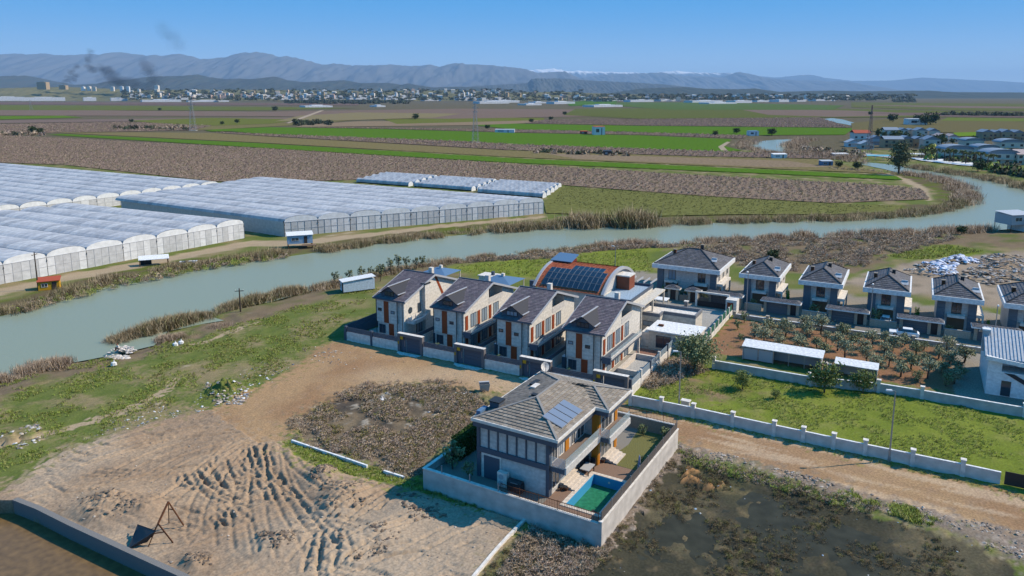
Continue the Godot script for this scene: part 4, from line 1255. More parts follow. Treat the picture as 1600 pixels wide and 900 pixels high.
	b.bx(-19.6, 2.9, -21.66, -0.36, 2.98, -21.28); part("coping", b, M.white, w)
	railing("railing", w, Vector3(-10.6, 2.28, -0.13), Vector3(-0.2, 2.28, -0.13), 0.85, 0.17, M.rust)
	railing("railing", w, Vector3(-10.0, 2.98, -21.45), Vector3(-0.2, 2.98, -21.45), 0.8, 0.17, M.rust)
	for k in 9:
		b = MB.new()
		b.bx(-0.17, 2.52, -21.4 + k * 2.36, -0.12, 3.35, -21.4 + k * 2.36 + 2.3)
		part("fence_panel", b, M.fence_brown, w)
		b = MB.new()
		b.bx(-0.2, 2.52, -21.46 + k * 2.36, -0.1, 3.5, -21.4 + k * 2.36)
		part("fence_post", b, M.metal, w)
	for x in [-17.6, -14.2, -10.9]:
		b = MB.new()
		b.cyl(Vector3(x, 2.28, -0.13), Vector3(x, 3.1, -0.13), 0.06, 0.06, 6)
		part("wall_lamp", b, M.metal, w)
	# raised ground of the yard, with the pool let into it
	b = MB.new()
	for r in [[-19.6, -21.3, -5.3, -0.28], [-5.3, -21.3, -0.28, -9.5], [-5.3, -2.1, -0.28, -0.28], [-1.0, -9.5, -0.28, -2.1]]:
		b.bx(r[0], -0.7, r[1], r[2], y0 - 0.04, r[3])
	setting("yard_terrace", b, M.yard_floor).transform = Transform3D(Basis(Vector3.UP, deg_to_rad(VILLA_TURN)), VILLA)
	b = MB.new()
	var x := -6.75
	while x < -0.4:
		for s in [[-2.0, -0.3], [-11.9, -9.55]]:
			b.bx(x, y0 - 0.04, s[0], x + 0.19, y0, s[1])
		if x < -5.5 or x > -0.95:
			b.bx(x, y0 - 0.04, -9.53, x + 0.19, y0, -2.02)
		x += 0.2
	var dk := setting("timber_deck", b, M.wood)
	dk.transform = Transform3D(Basis(Vector3.UP, deg_to_rad(VILLA_TURN)), VILLA)
	b = MB.new()
	b.sheet(PackedVector2Array([Vector2(-5.0, -12.0), Vector2(-0.35, -12.0), Vector2(-0.35, -21.2), Vector2(-4.6, -21.2), Vector2(-4.2, -17.0)]), y0 - 0.02)
	setting("lawn", b, M.lawn).transform = Transform3D(Basis(Vector3.UP, deg_to_rad(VILLA_TURN)), VILLA)
	var pool := thing("swimming_pool", "rectangular pool with blue walls and murky green water in the villa yard", "swimming pool", VILLA, VILLA_TURN)
	b = MB.new()
	b.bx(-5.28, -0.6, -9.48, -4.85, y0 + 0.03, -2.12); b.bx(-1.45, -0.6, -9.48, -1.02, y0 + 0.03, -2.12)
	b.bx(-4.85, -0.6, -9.48, -1.45, y0 + 0.03, -9.05); b.bx(-4.85, -0.6, -2.55, -1.45, y0 + 0.03, -2.12)
	part("coping", b, M.marble, pool)
	b = MB.new()
	b.bx(-4.85, -0.5, -9.05, -4.8, y0 - 0.02, -2.55); b.bx(-1.5, -0.5, -9.05, -1.45, y0 - 0.02, -2.55)
	b.bx(-4.8, -0.5, -9.05, -1.5, y0 - 0.02, -9.0); b.bx(-4.8, -0.5, -2.6, -1.5, y0 - 0.02, -2.55)
	part("blue_wall", b, M.pool_tile, pool)
	b = MB.new()
	b.bx(-4.8, -0.5, -9.0, -1.5, 0.45, -2.6)
	part("water", b, M.pool_water, pool)
	b = MB.new()
	for k in 60:
		var q := Vector3(rng.randf_range(-3.0, -1.7), 0.452, rng.randf_range(-4.6, -2.8))
		var s := rng.randf_range(0.03, 0.09)
		b.bx(q.x - s, q.y, q.z - s, q.x + s, q.y + 0.03, q.z + s)
	part("floating_leaves", b, M.dark, pool).set_meta("kind", "stuff")
	b = MB.new()
	b.cyl(Vector3(-3.1, 1.05, -9.0), Vector3(-3.1, 1.05, -8.95), 0.12, 0.12, 10)
	part("pool_light", b, M.white, pool)
	# furniture and machines
	var h := thing("heat_pump", "white heat pump outside the villa's dark side door", "heat pump", vp(-11.6, y0, -2.2), VILLA_TURN)
	b = MB.new()
	b.bx(-0.55, 0.08, -0.25, 0.55, 1.6, 0.25); part("casing", b, M.white, h)
	for y in [0.5, 1.15]:
		b = MB.new()
		b.cyl(Vector3(-0.1, y, 0.25), Vector3(-0.1, y, 0.29), 0.27, 0.27, 14)
		part("fan_grille", b, M.shutter, h)
	b = MB.new()
	b.bx(-0.5, 0, -0.2, -0.38, 0.08, 0.2); b.bx(0.38, 0, -0.2, 0.5, 0.08, 0.2); part("foot", b, M.dark, h)
	var q := thing("barbecue", "black covered barbecue beside the white heat pump", "barbecue", vp(-10.1, y0, -2.1), VILLA_TURN)
	b = MB.new()
	b.bx(-0.8, 0.1, -0.35, 0.8, 0.9, 0.35); part("cabinet", b, M.dark, q)
	b = MB.new()
	b.cyl(Vector3(-0.75, 0.9, 0), Vector3(0.75, 0.9, 0), 0.34, 0.34, 12); part("hood", b, M.dark, q)
	b = MB.new()
	b.bx(-0.4, 0.98, 0.33, 0.4, 1.03, 0.4); part("handle", b, M.metal, q)
	q = thing("garden_table", "grey garden table under the villa balcony", "table", vp(-5.5, y0, -8.9), VILLA_TURN)
	b = MB.new()
	b.bx(-0.5, 0.68, -0.8, 0.5, 0.74, 0.8); part("table_top", b, M.shutter, q)
	for c in [[-0.42, -0.7], [0.42, -0.7], [-0.42, 0.7], [0.42, 0.7]]:
		b = MB.new()
		b.bx(c[0] - 0.04, 0, c[1] - 0.04, c[0] + 0.04, 0.68, c[1] + 0.04); part("leg", b, M.dark, q)
	var chair: Node3D
	for c in [[-6.2, -9.4, 90.0, "nearer the house wall"], [-5.6, -10.3, 0.0, "at the orange corner"], [-6.2, -10.3, 40.0, "in the corner behind the table"]]:
		var la: String = "dark grey garden chair %s" % c[3]
		if chair == null:
			chair = thing("garden_chair", la, "chair", vp(c[0], y0, c[1]), VILLA_TURN + c[2], "garden chairs under the balcony")
			b = MB.new()
			b.bx(-0.28, 0.4, -0.28, 0.28, 0.46, 0.28); part("seat", b, M.dark, chair)
			b = MB.new()
			b.bx(-0.28, 0.46, -0.28, 0.28, 0.95, -0.22); part("backrest", b, M.dark, chair)
			for l in [[-0.25, -0.25], [0.25, -0.25], [-0.25, 0.25], [0.25, 0.25]]:
				b = MB.new()
				b.bx(l[0] - 0.025, 0, l[1] - 0.025, l[0] + 0.025, 0.4, l[1] + 0.025); part("leg", b, M.dark, chair)
			chair.set_meta("kind_name", "garden_chair")
		else:
			copy(chair, la, vp(c[0], y0, c[1]), VILLA_TURN + c[2])
	q = thing("parasol", "furled pale blue parasol at the edge of the lawn by the pool deck", "parasol", vp(-0.9, y0, -11.6), VILLA_TURN)
	b = MB.new()
	b.cyl(Vector3(0, 0.5, 0), Vector3(0, 1.9, 0), 0.2, 0.08, 8); part("canopy", b, mat(lin(0.3, 0.34, 0.5), 0.8, T.fine, 0.8), q)
	b = MB.new()
	b.cyl(Vector3.ZERO, Vector3(0, 2.05, 0), 0.03, 0.03, 6); part("pole", b, M.metal, q)
	b = MB.new()
	b.cyl(Vector3.ZERO, Vector3(0, 0.1, 0), 0.3, 0.3, 10); part("base", b, M.dark, q)
	for c in [[-6.3, -4.6, "at the front foot of the marble steps"], [-5.9, -4.75, "second at the foot of the marble steps"], [-5.0, -11.8, "below the orange corner by the lawn"]]:
		q = thing("flower_pot", "small brown clay pot " + c[2], "flower pot", vp(c[0], y0, c[1]), 0.0, "clay pots in the villa yard")
		b = MB.new()
		b.cyl(Vector3.ZERO, Vector3(0, 0.35, 0), 0.16, 0.24, 10); part("pot", b, M.rust, q)
		b = MB.new()
		b.cyl(Vector3(0, 0.35, 0), Vector3(0, 0.37, 0), 0.21, 0.21, 10); part("soil", b, M.dark, q)

# ------------------------------------------------------------------ four villas in a row
func twin_villa(label: String, x0: float, plain_side: bool) -> void:
	var t := thing("villa", label, "villa", st(x0, 0), STREET, "four dark-roofed villas in a row")
	var xl := 0.6
	var xr := 6.05
	var zf := -4.9
	var zr := -21.2
	var ridge := -13.2
	var e := 6.6
	var top := 9.4
	var under := func(z: float) -> float:
		return (e + (top - e) * (-4.4 - z) / 8.8 if z > ridge else top - (top - 6.5) * (ridge - z) / 8.5) - 0.28
	var b := MB.new()
	b.bx(xl, -0.3, zr, xr, 5.9, zf)
	part("wall", b, M.villa_wall, t)
	# gables up to the roof; the right one leaves a roof terrace open
	b = MB.new()
	for s in [[zf, -12.6], [-17.3, zr]]:
		for x in [xl, xr]:
			var o := 0.12 if x == xl else -0.12
			b.slab([Vector3(x, 5.9, s[0]), Vector3(x, 5.9, s[1]), Vector3(x, under.call(s[1]), s[1]), Vector3(x, under.call(s[0]), s[0])] if x == xr else [Vector3(x, 5.9, s[1]), Vector3(x, 5.9, s[0]), Vector3(x, under.call(s[0]), s[0]), Vector3(x, under.call(s[1]), s[1])], 0.12)
	var deep := 0.0 if plain_side else 1.7
	b.slab([Vector3(xr - deep, 5.9, -12.6), Vector3(xr - deep, 5.9, -17.3), Vector3(xr - deep, under.call(-17.3), -17.3), Vector3(xr - deep, top - 0.28, ridge), Vector3(xr - deep, under.call(-12.6), -12.6)], 0.12)
	b.slab([Vector3(xl, 5.9, -17.3), Vector3(xl, 5.9, -12.6), Vector3(xl, under.call(-12.6), -12.6), Vector3(xl, top - 0.28, ridge), Vector3(xl, under.call(-17.3), -17.3)], 0.12)
	for z in [-12.6, -17.3]:
		b.bx(xr - 1.8, 5.9, z - 0.1, xr - 0.01, under.call(z) - 0.02, z + 0.1)
	b.bx(xl + 0.1, 5.9, zf - 0.12, xr - 0.1, 6.35, zf)
	part("gable_wall", b, M.villa_wall, t)
	if not plain_side:
		b = MB.new()
		b.bx(xr - 0.14, 5.9, -17.2, xr + 0.03, 6.75, -12.7)
		part("terrace_parapet", b, M.wall_grey, t)
		window(t, xr - 1.7, 5.95, -14.9, 1.8, 2.0, 90.0, M.slate, M.window)
	# roof slopes with verges
	for s in 2:
		var p := [Vector3(0, e, -4.4), Vector3(6.6, e, -4.4), Vector3(6.6, top, ridge), Vector3(0, top, ridge)] if s == 0 else [Vector3(6.6, 6.5, -21.7), Vector3(0, 6.5, -21.7), Vector3(0, top, ridge), Vector3(6.6, top, ridge)]
		b = MB.new()
		b.slab(p, 0.22)
		var sl := part("roof", b, M.slate, t)
		b = MB.new()
		tiles(b, p, 0.45, 0.38, M.twin_tones, 0.05)
		part("roof_tiles", b, M.tint_tile, sl).set_meta("kind", "stuff")
		for x in [-0.03, 6.63]:
			b = MB.new()
			var a0: Vector3 = Vector3(x, p[0].y - 0.1, p[0].z)
			b.beam(a0, Vector3(x, top - 0.1, ridge), 0.1, 0.34)
			part("verge", b, M.verge, sl)
		b = MB.new()
		b.beam(p[0] + Vector3(0, -0.1, 0.06 if s == 0 else -0.06), p[1] + Vector3(0, -0.1, 0.06 if s == 0 else -0.06), 0.14, 0.16)
		part("gutter", b, M.slate, sl)
	b = MB.new()
	b.beam(Vector3(0, top + 0.06, ridge), Vector3(6.6, top + 0.06, ridge), 0.26, 0.12)
	part("ridge_cap", b, M.slate, t)
	# dormer over the front eaves
	b = MB.new()
	var c := 2.9
	b.slab([Vector3(c - 1.7, 6.85, -5.2), Vector3(c + 1.7, 6.85, -5.2), Vector3(c + 1.7, 7.5, -5.2), Vector3(c, 8.5, -5.2), Vector3(c - 1.7, 7.5, -5.2)], 0.15)
	for s in [-1.0, 1.0]:
		b.quad(Vector3(c + 1.6 * s, 6.8, -5.25), Vector3(c + 1.6 * s, 6.8, -7.6), Vector3(c + 1.6 * s, 7.6, -7.6), Vector3(c + 1.6 * s, 7.5, -5.25))
	var dm := part("dormer", b, M.slate, t)
	window(dm, c, 7.0, -5.18, 1.9, 0.75, 0.0, M.dark, M.window, 3)
	for s in [-1.0, 1.0]:
		b = MB.new()
		var lo := Vector3(c + 1.9 * s, 7.4, -4.95)
		var hi := Vector3(c, 8.62, -4.95)
		var hb := Vector3(c, 8.62, -10.9)
		var lb := Vector3(c + 1.9 * s, 7.4, -7.2)
		b.slab([lo, lb, hb, hi] if s > 0 else [hi, hb, lb, lo], 0.12)
		var dr := part("dormer_roof", b, M.dormer, dm)
		b = MB.new()
		b.beam(lo + Vector3(0.05 * s, 0.05, 0), lb + Vector3(0.05 * s, 0.05, 0), 0.2, 0.1)
		part("dormer_edge", b, M.verge, dm)
	b = MB.new()
	b.beam(Vector3(c, 8.68, -4.7), Vector3(c, 8.68, -10.9), 0.26, 0.08)
	part("dormer_edge", b, M.verge, dm)
	# front
	b = MB.new()
	b.bx(xl - 0.05, 2.55, zf, xr - 1.15, 6.3, zf + 0.35)
	part("front_bay", b, M.front_grey, t)
	b = MB.new()
	b.bx(2.2, 2.5, zf + 0.35, 3.15, 6.2, zf + 0.43)
	part("red_panel", b, M.red_wood, t)
	b = MB.new()
	b.bx(2.9, 0, zf, 3.9, 2.3, zf + 0.08)
	part("door", b, M.red_wood, t)
	for w in [[1.35, 4.4], [4.0, 4.2]]:
		window(t, w[0], w[1], zf + 0.35, 0.75, 0.5, 0.0, M.dark, M.window, 1)
	window(t, 1.5, 0.5, zf, 1.3, 1.5, 0.0, M.slate, M.window)
	for x in [xl, xr - 1.1, xr - 0.02]:
		b = MB.new()
		b.cyl(Vector3(x, 0, zf + 0.42), Vector3(x, 6.4, zf + 0.42), 0.055, 0.055, 6)
		part("downpipe", b, M.dark, t)
	# right side
	if plain_side:
		b = MB.new()
		b.bx(xr, -0.1, -11.4, xr + 0.75, 8.3, -9.9)
		var ch := part("chimney", b, M.villa_wall, t)
		b = MB.new()
		b.bx(xr - 0.1, 8.3, -11.5, xr + 0.85, 8.5, -9.8)
		part("cap", b, M.dark, ch)
		b = MB.new()
		b.slab([Vector3(xr + 0.03, 4.4, -16.4), Vector3(xr + 0.03, 4.4, -17.1), Vector3(xr + 0.03, under.call(-14.3), -14.4), Vector3(xr + 0.03, under.call(-13.8), -13.7)], 0.02)
		part("red_panel", b, M.red_wood, t)
		window(t, xr, 3.3, -9.1, 0.8, 2.0, 90.0, M.slate, M.window, 1)
		b = MB.new()
		b.cyl(Vector3(xr, 4.6, -6.6), Vector3(xr + 0.06, 4.6, -6.6), 0.55, 0.55, 16)
		part("round_window", b, M.window, t)
		b = MB.new()
		var rim := PackedVector2Array([Vector2(xr, -5.4), Vector2(xr + 1.7, -5.4), Vector2(xr + 1.75, -7.0), Vector2(xr + 1.45, -9.0), Vector2(xr + 0.9, -10.6), Vector2(xr, -11.5)])
		b.prism(rim, 2.7, 3.25)
		part("curved_balcony", b, M.wall_grey, t)
		for k in 3:
			var tb := thing("terrace_seat", "white seat on the curved balcony, %s" % ["by the round window", "in the middle", "nearest the chimney"][k], "seat", st(x0 + xr + 0.7, -6.0 - k * 1.1, 3.25), STREET, "white seats on the curved balcony")
			b = MB.new()
			b.bx(-0.4, 0.1, -0.4, 0.4, 0.45, 0.4); part("seat", b, M.white, tb)
			b = MB.new()
			b.bx(0.28, 0.45, -0.4, 0.4, 0.85, 0.4); part("backrest", b, M.white, tb)
			b = MB.new()
			b.bx(-0.35, 0, -0.35, 0.35, 0.1, 0.35); part("base", b, M.shutter, tb)
		window(t, xr, 0.2, -9.0, 1.6, 2.2, 90.0, M.dark, M.window)
	else:
		b = MB.new()
		b.bx(xr, 2.75, -17.8, xr + 1.55, 3.0, -4.6)
		var bal := part("balcony", b, M.slate, t)
		b = MB.new()
		b.bx(xr + 1.42, 3.0, -17.8, xr + 1.55, 3.4, -4.6); b.bx(xr, 3.0, -4.73, xr + 1.42, 3.4, -4.6)
		part("parapet", b, M.wall_grey, bal)
		b = MB.new()
		b.bx(xr + 1.46, 3.4, -17.7, xr + 1.5, 3.95, -4.65)
		part("glass_rail", b, M.rail_glass, bal)
		b = MB.new()
		b.bx(xr + 0.3, 2.5, -4.6, xr + 1.6, 3.45, -4.25)
		part("end_box", b, M.slate, bal)
		for y in [0.1, 3.25]:
			for z in [-5.7, -9.4, -13.0]:
				b = MB.new()
				b.bx(xr, y, z - 0.38, xr + 0.08, y + 2.3, z + 0.38)
				part("red_shutter", b, M.red_wood, t)
			for z in [-7.8, -11.2, -15.0]:
				window(t, xr, y + 0.1, z, 1.7, 2.2, 90.0, M.slate, M.pale_glass)
		for z in [-16.9]:
			b = MB.new()
			b.bx(xr + 1.2, 0, z - 0.15, xr + 1.5, 2.75, z + 0.15)
			part("column", b, M.villa_wall, t)
	b = MB.new()
	b.bx(3.9, 8.6, -15.8, 4.6, 9.9, -15.1)
	part("chimney", b, M.villa_wall, t)

func garden_gate(x0: float, x1: float, label: String) -> void:
	var w := x1 - x0
	var t := thing("garden_gate", label, "gate", st(x0, 0), STREET, "dark garden gates of the four villas")
	var b := MB.new()
	b.bx(0, -0.2, -0.45, 0.45, 3.0, 0.15); b.bx(w - 0.45, -0.2, -0.45, w, 3.0, 0.15); b.bx(0.45, 2.55, -0.45, w - 0.45, 3.0, 0.15)
	part("portal", b, M.portal, t)
	b = MB.new()
	b.bx(0, 3.0, -0.5, w, 3.06, 0.2)
	part("coping", b, M.white, t)
	b = MB.new()
	b.bx(0.45, 0, -0.2, 1.4, 2.55, -0.12)
	var d := part("pedestrian_door", b, M.slate, t)
	b = MB.new()
	b.bx(1.22, 0.9, -0.12, 1.28, 1.9, -0.06)
	part("handle", b, M.metal, d)
	for k in 5:
		b = MB.new()
		b.bx(1.5, 0.02 + k * 0.505, -0.25, w - 0.45, 0.5 + k * 0.505, -0.17)
		part("door_panel", b, M.slate, t)
	b = MB.new()
	b.bx(0.55, 2.1, 0.15, 1.1, 2.6, 0.19)
	part("yellow_sign", b, M.yellow, t)
	b = MB.new()
	b.bx(0.1, 1.3, 0.15, 0.3, 1.75, 0.24)
	part("yellow_box", b, M.yellow, t)
	b = MB.new()
	b.prism(PackedVector2Array([Vector2(0.1, 0.2), Vector2(w - 0.2, 0.2), Vector2(w - 0.6, 1.1), Vector2(1.2, 1.2), Vector2(0.3, 0.8)]), -0.1, 0.07)
	part("threshold", b, M.white, t)

func garden_wall(x0: float, x1: float, label: String, posts: Array) -> void:
	var t := thing("garden_wall", label, "wall", st(x0, 0), STREET, "white garden walls with dark slats")
	var w := x1 - x0
	var b := MB.new()
	b.bx(0, -0.3, -0.3, w, 1.45, 0)
	part("base_wall", b, M.white, t)
	for k in 4:
		b = MB.new()
		b.bx(0, 1.48 + k * 0.21, -0.2, w, 1.65 + k * 0.21, -0.14)
		part("slat", b, M.slate, t)
	for p in posts:
		b = MB.new()
		b.bx(p - 0.2, -0.3, -0.34, p + 0.2, 2.4, 0.06)
		part("post", b, M.slate, t)

func twin_villas() -> void:
	M.villa_wall = mat(lin(0.70, 0.665, 0.61), 0.8, T.blotch, 0.3)
	M.front_grey = mat(lin(0.68, 0.63, 0.57), 0.8, T.blotch, 0.3)
	M.verge = mat(lin(0.42, 0.43, 0.46), 0.6, T.fine, 0.6)
	M.dormer = mat(lin(0.05, 0.05, 0.06), 0.6, T.grain, 0.8)
	M.portal = mat(lin(0.17, 0.155, 0.16), 0.7, T.fine, 0.6)
	M.twin_tones = [Color(0.175, 0.145, 0.165), Color(0.145, 0.12, 0.14), Color(0.21, 0.175, 0.19), Color(0.16, 0.14, 0.155)]
	twin_villa("leftmost of the four dark-roofed villas, with a round window and curved balcony", 2.9, true)
	twin_villa("second of the four dark-roofed villas, next to the one with the round window", 14.55, false)
	twin_villa("third dark-roofed villa of the row, before the solar-panelled arched roof", 26.2, false)
	twin_villa("rightmost of the four dark-roofed villas, above the empty unfinished pool", 37.8, false)
	garden_wall(0.4, 11.35, "white garden wall at the far left end, in two bays", [0.2, 5.6])
	garden_wall(16.2, 22.0, "white garden wall before the second villa, between the first two gates", [])
	garden_wall(27.3, 33.2, "white garden wall before the third villa, between the second and third gates", [])
	garden_wall(38.2, 44.5, "white garden wall half hidden by the front villa's roof", [])
	garden_gate(11.4, 16.15, "leftmost dark sliding gate with a yellow sign, by the first villa")
	garden_gate(22.05, 27.3, "second dark sliding gate from the left with a yellow sign")
	garden_gate(33.25, 38.2, "third dark sliding gate, close to the white rubbish bin")
	garden_gate(44.6, 49.6, "dark gate portal just behind the front villa's roof")
	# left return and the right wall with glass panels
	var t := thing("garden_wall", "dark slatted wall running back along the left edge of the villa row", "wall", st(0.2, 0), STREET)
	var b := MB.new()
	b.bx(-0.3, -0.3, -21.5, 0.0, 1.5, -0.35); part("base_wall", b, M.slate, t)
	for k in 8:
		b = MB.new()
		b.bx(-0.22, 1.5, -3.0 - k * 2.6, -0.12, 2.35, -0.5 - k * 2.6); part("slat_panel", b, M.slate, t)
	t = thing("garden_wall", "white wall with blue-grey glass panels beside the empty pool", "wall", st(49.75, 0), STREET)
	b = MB.new()
	b.bx(-0.12, -0.3, -21.8, 0.12, 1.3, -0.4); part("base_wall", b, M.white, t)
	for k in 6:
		b = MB.new()
		b.bx(-0.16, -0.2, -0.8 - k * 4.1, 0.16, 2.5, -0.45 - k * 4.1); part("post", b, M.white if k % 2 else M.slate, t)
		if k < 5:
			b = MB.new()
			b.bx(-0.03, 1.32, -4.5 - k * 4.1, 0.03, 2.25, -0.85 - k * 4.1); part("glass_panel", b, M.pale_glass, t)
	for k in 3:
		t = thing("garden_wall", "low white wall between the yards of the %s villas" % ["first two", "second and third", "third and fourth"][k], "wall", st(12.9 + k * 11.6, -5), STREET, "walls between the villa yards")
		b = MB.new()
		b.bx(-0.1, -0.2, -17, 0.1, 1.6, 4.4); part("base_wall", b, M.front_grey, t)
		b = MB.new()
		b.bx(-0.04, 1.6, -17, 0.04, 2.2, 4.4); part("screen", b, M.slate, t)
	# unfinished pool beside the last villa
	t = thing("empty_pool", "empty unfinished pool with bare pale floor beside the rightmost dark-roofed villa", "swimming pool", st(0, 0), STREET)
	b = MB.new()
	b.bx(45.3, 0.06, -15.0, 49.0, 0.9, -14.6); b.bx(45.3, 0.06, -7.9, 49.0, 0.9, -7.5); b.bx(48.6, 0.06, -14.6, 49.0, 0.9, -7.9); b.bx(45.3, 0.06, -14.6, 45.7, 0.9, -7.9)
	part("rim", b, M.marble, t)
	b = MB.new()
	b.bx(45.7, 0.05, -14.6, 48.6, 0.12, -7.9); part("floor", b, M.paving, t)
	b = MB.new()
	b.bx(45.75, 0.12, -14.55, 48.55, 0.8, -14.5); b.bx(48.5, 0.12, -14.5, 48.55, 0.8, -7.95); part("lining", b, M.shutter, t)
	b = MB.new()
	for i in 9:
		for j in 14:
			b.bx(44.6 + i * 0.5, 0.05, -19.6 + j * 0.3, 45.07 + i * 0.5, 0.11, -19.33 + j * 0.3)
	setting("terrace_tiles", b, mat(lin(0.26, 0.14, 0.105), 0.8, T.fine, 0.8)).transform = Transform3D(Basis(Vector3.UP, deg_to_rad(STREET)), st(0, 0))
	t = thing("building_rubble", "grey heap of building waste in front of the empty pool", "rubble heap", st(46.3, -3.2), STREET)
	b = MB.new()
	for i in 40:
		var a := rng.randf() * TAU
		var r := rng.randf() * 1.6
		var s := rng.randf_range(0.1, 0.4)
		var p := Vector3(cos(a) * r, (1.6 - r) * 0.35, sin(a) * r * 0.8)
		b.beam(p - Vector3(s, 0, s * 0.4), p + Vector3(s, rng.randf_range(-0.1, 0.1), s * 0.4), s, s * 0.6)
	part("slabs", b, M.shutter, t)
	for k in 3:
		var hp := thing("outdoor_unit", "dark cooling unit on the left side of the %s villa" % ["second", "third", "fourth"][k], "cooling unit", st(14.3 + k * 11.6, -6.5), STREET, "cooling units beside the villas")
		b = MB.new()
		b.bx(-0.4, 0, -0.5, 0.4, 1.7, 0.5); part("casing", b, M.slate, hp)
		b = MB.new()
		b.bx(-0.44, 1.7, -0.54, 0.44, 1.76, 0.54); part("lid", b, M.shutter, hp)
	for g in [[-7.2, -39.4, 3.2, "on the left behind the first villa"], [8.2, -39.4, 3.4, "with a white hut beside it, behind the second villa"]]:
		t = thing("gazebo", "blue pyramid gazebo roof " + g[3], "gazebo", st(g[0], g[1]), STREET)
		b = MB.new()
		var r: float = g[2]
		var q := [Vector3(-r, 2.4, r), Vector3(r, 2.4, r), Vector3(r, 2.4, -r), Vector3(-r, 2.4, -r)]
		for i in 4:
			b.tri(q[i], q[(i + 1) % 4], Vector3(0, 3.3, 0))
		part("roof", b, M.blue, t)
		for c in q:
			b = MB.new()
			b.bx(c.x * 0.92 - 0.08, 0, c.z * 0.92 - 0.08, c.x * 0.92 + 0.08, 2.45, c.z * 0.92 + 0.08)
			part("post", b, M.white, t)
		b = MB.new()
		b.bx(-0.3, 3.1, -0.3, 0.3, 3.8, 0.3); part("vent", b, M.white, t)
	t = thing("hut", "small white garden hut left of the blue gazebo", "hut", st(3.4, -42.0), STREET)
	b = MB.new()
	b.bx(-1.8, 0, -1.4, 1.8, 2.2, 1.4); part("wall", b, M.white, t)
	b = MB.new()
	b.bx(-2.0, 2.2, -1.6, 2.0, 2.4, 1.6); part("roof", b, M.white, t)
	b = MB.new()
	b.bx(0.6, 2.4, -0.3, 1.2, 3.2, 0.3); part("chimney", b, M.slate, t)

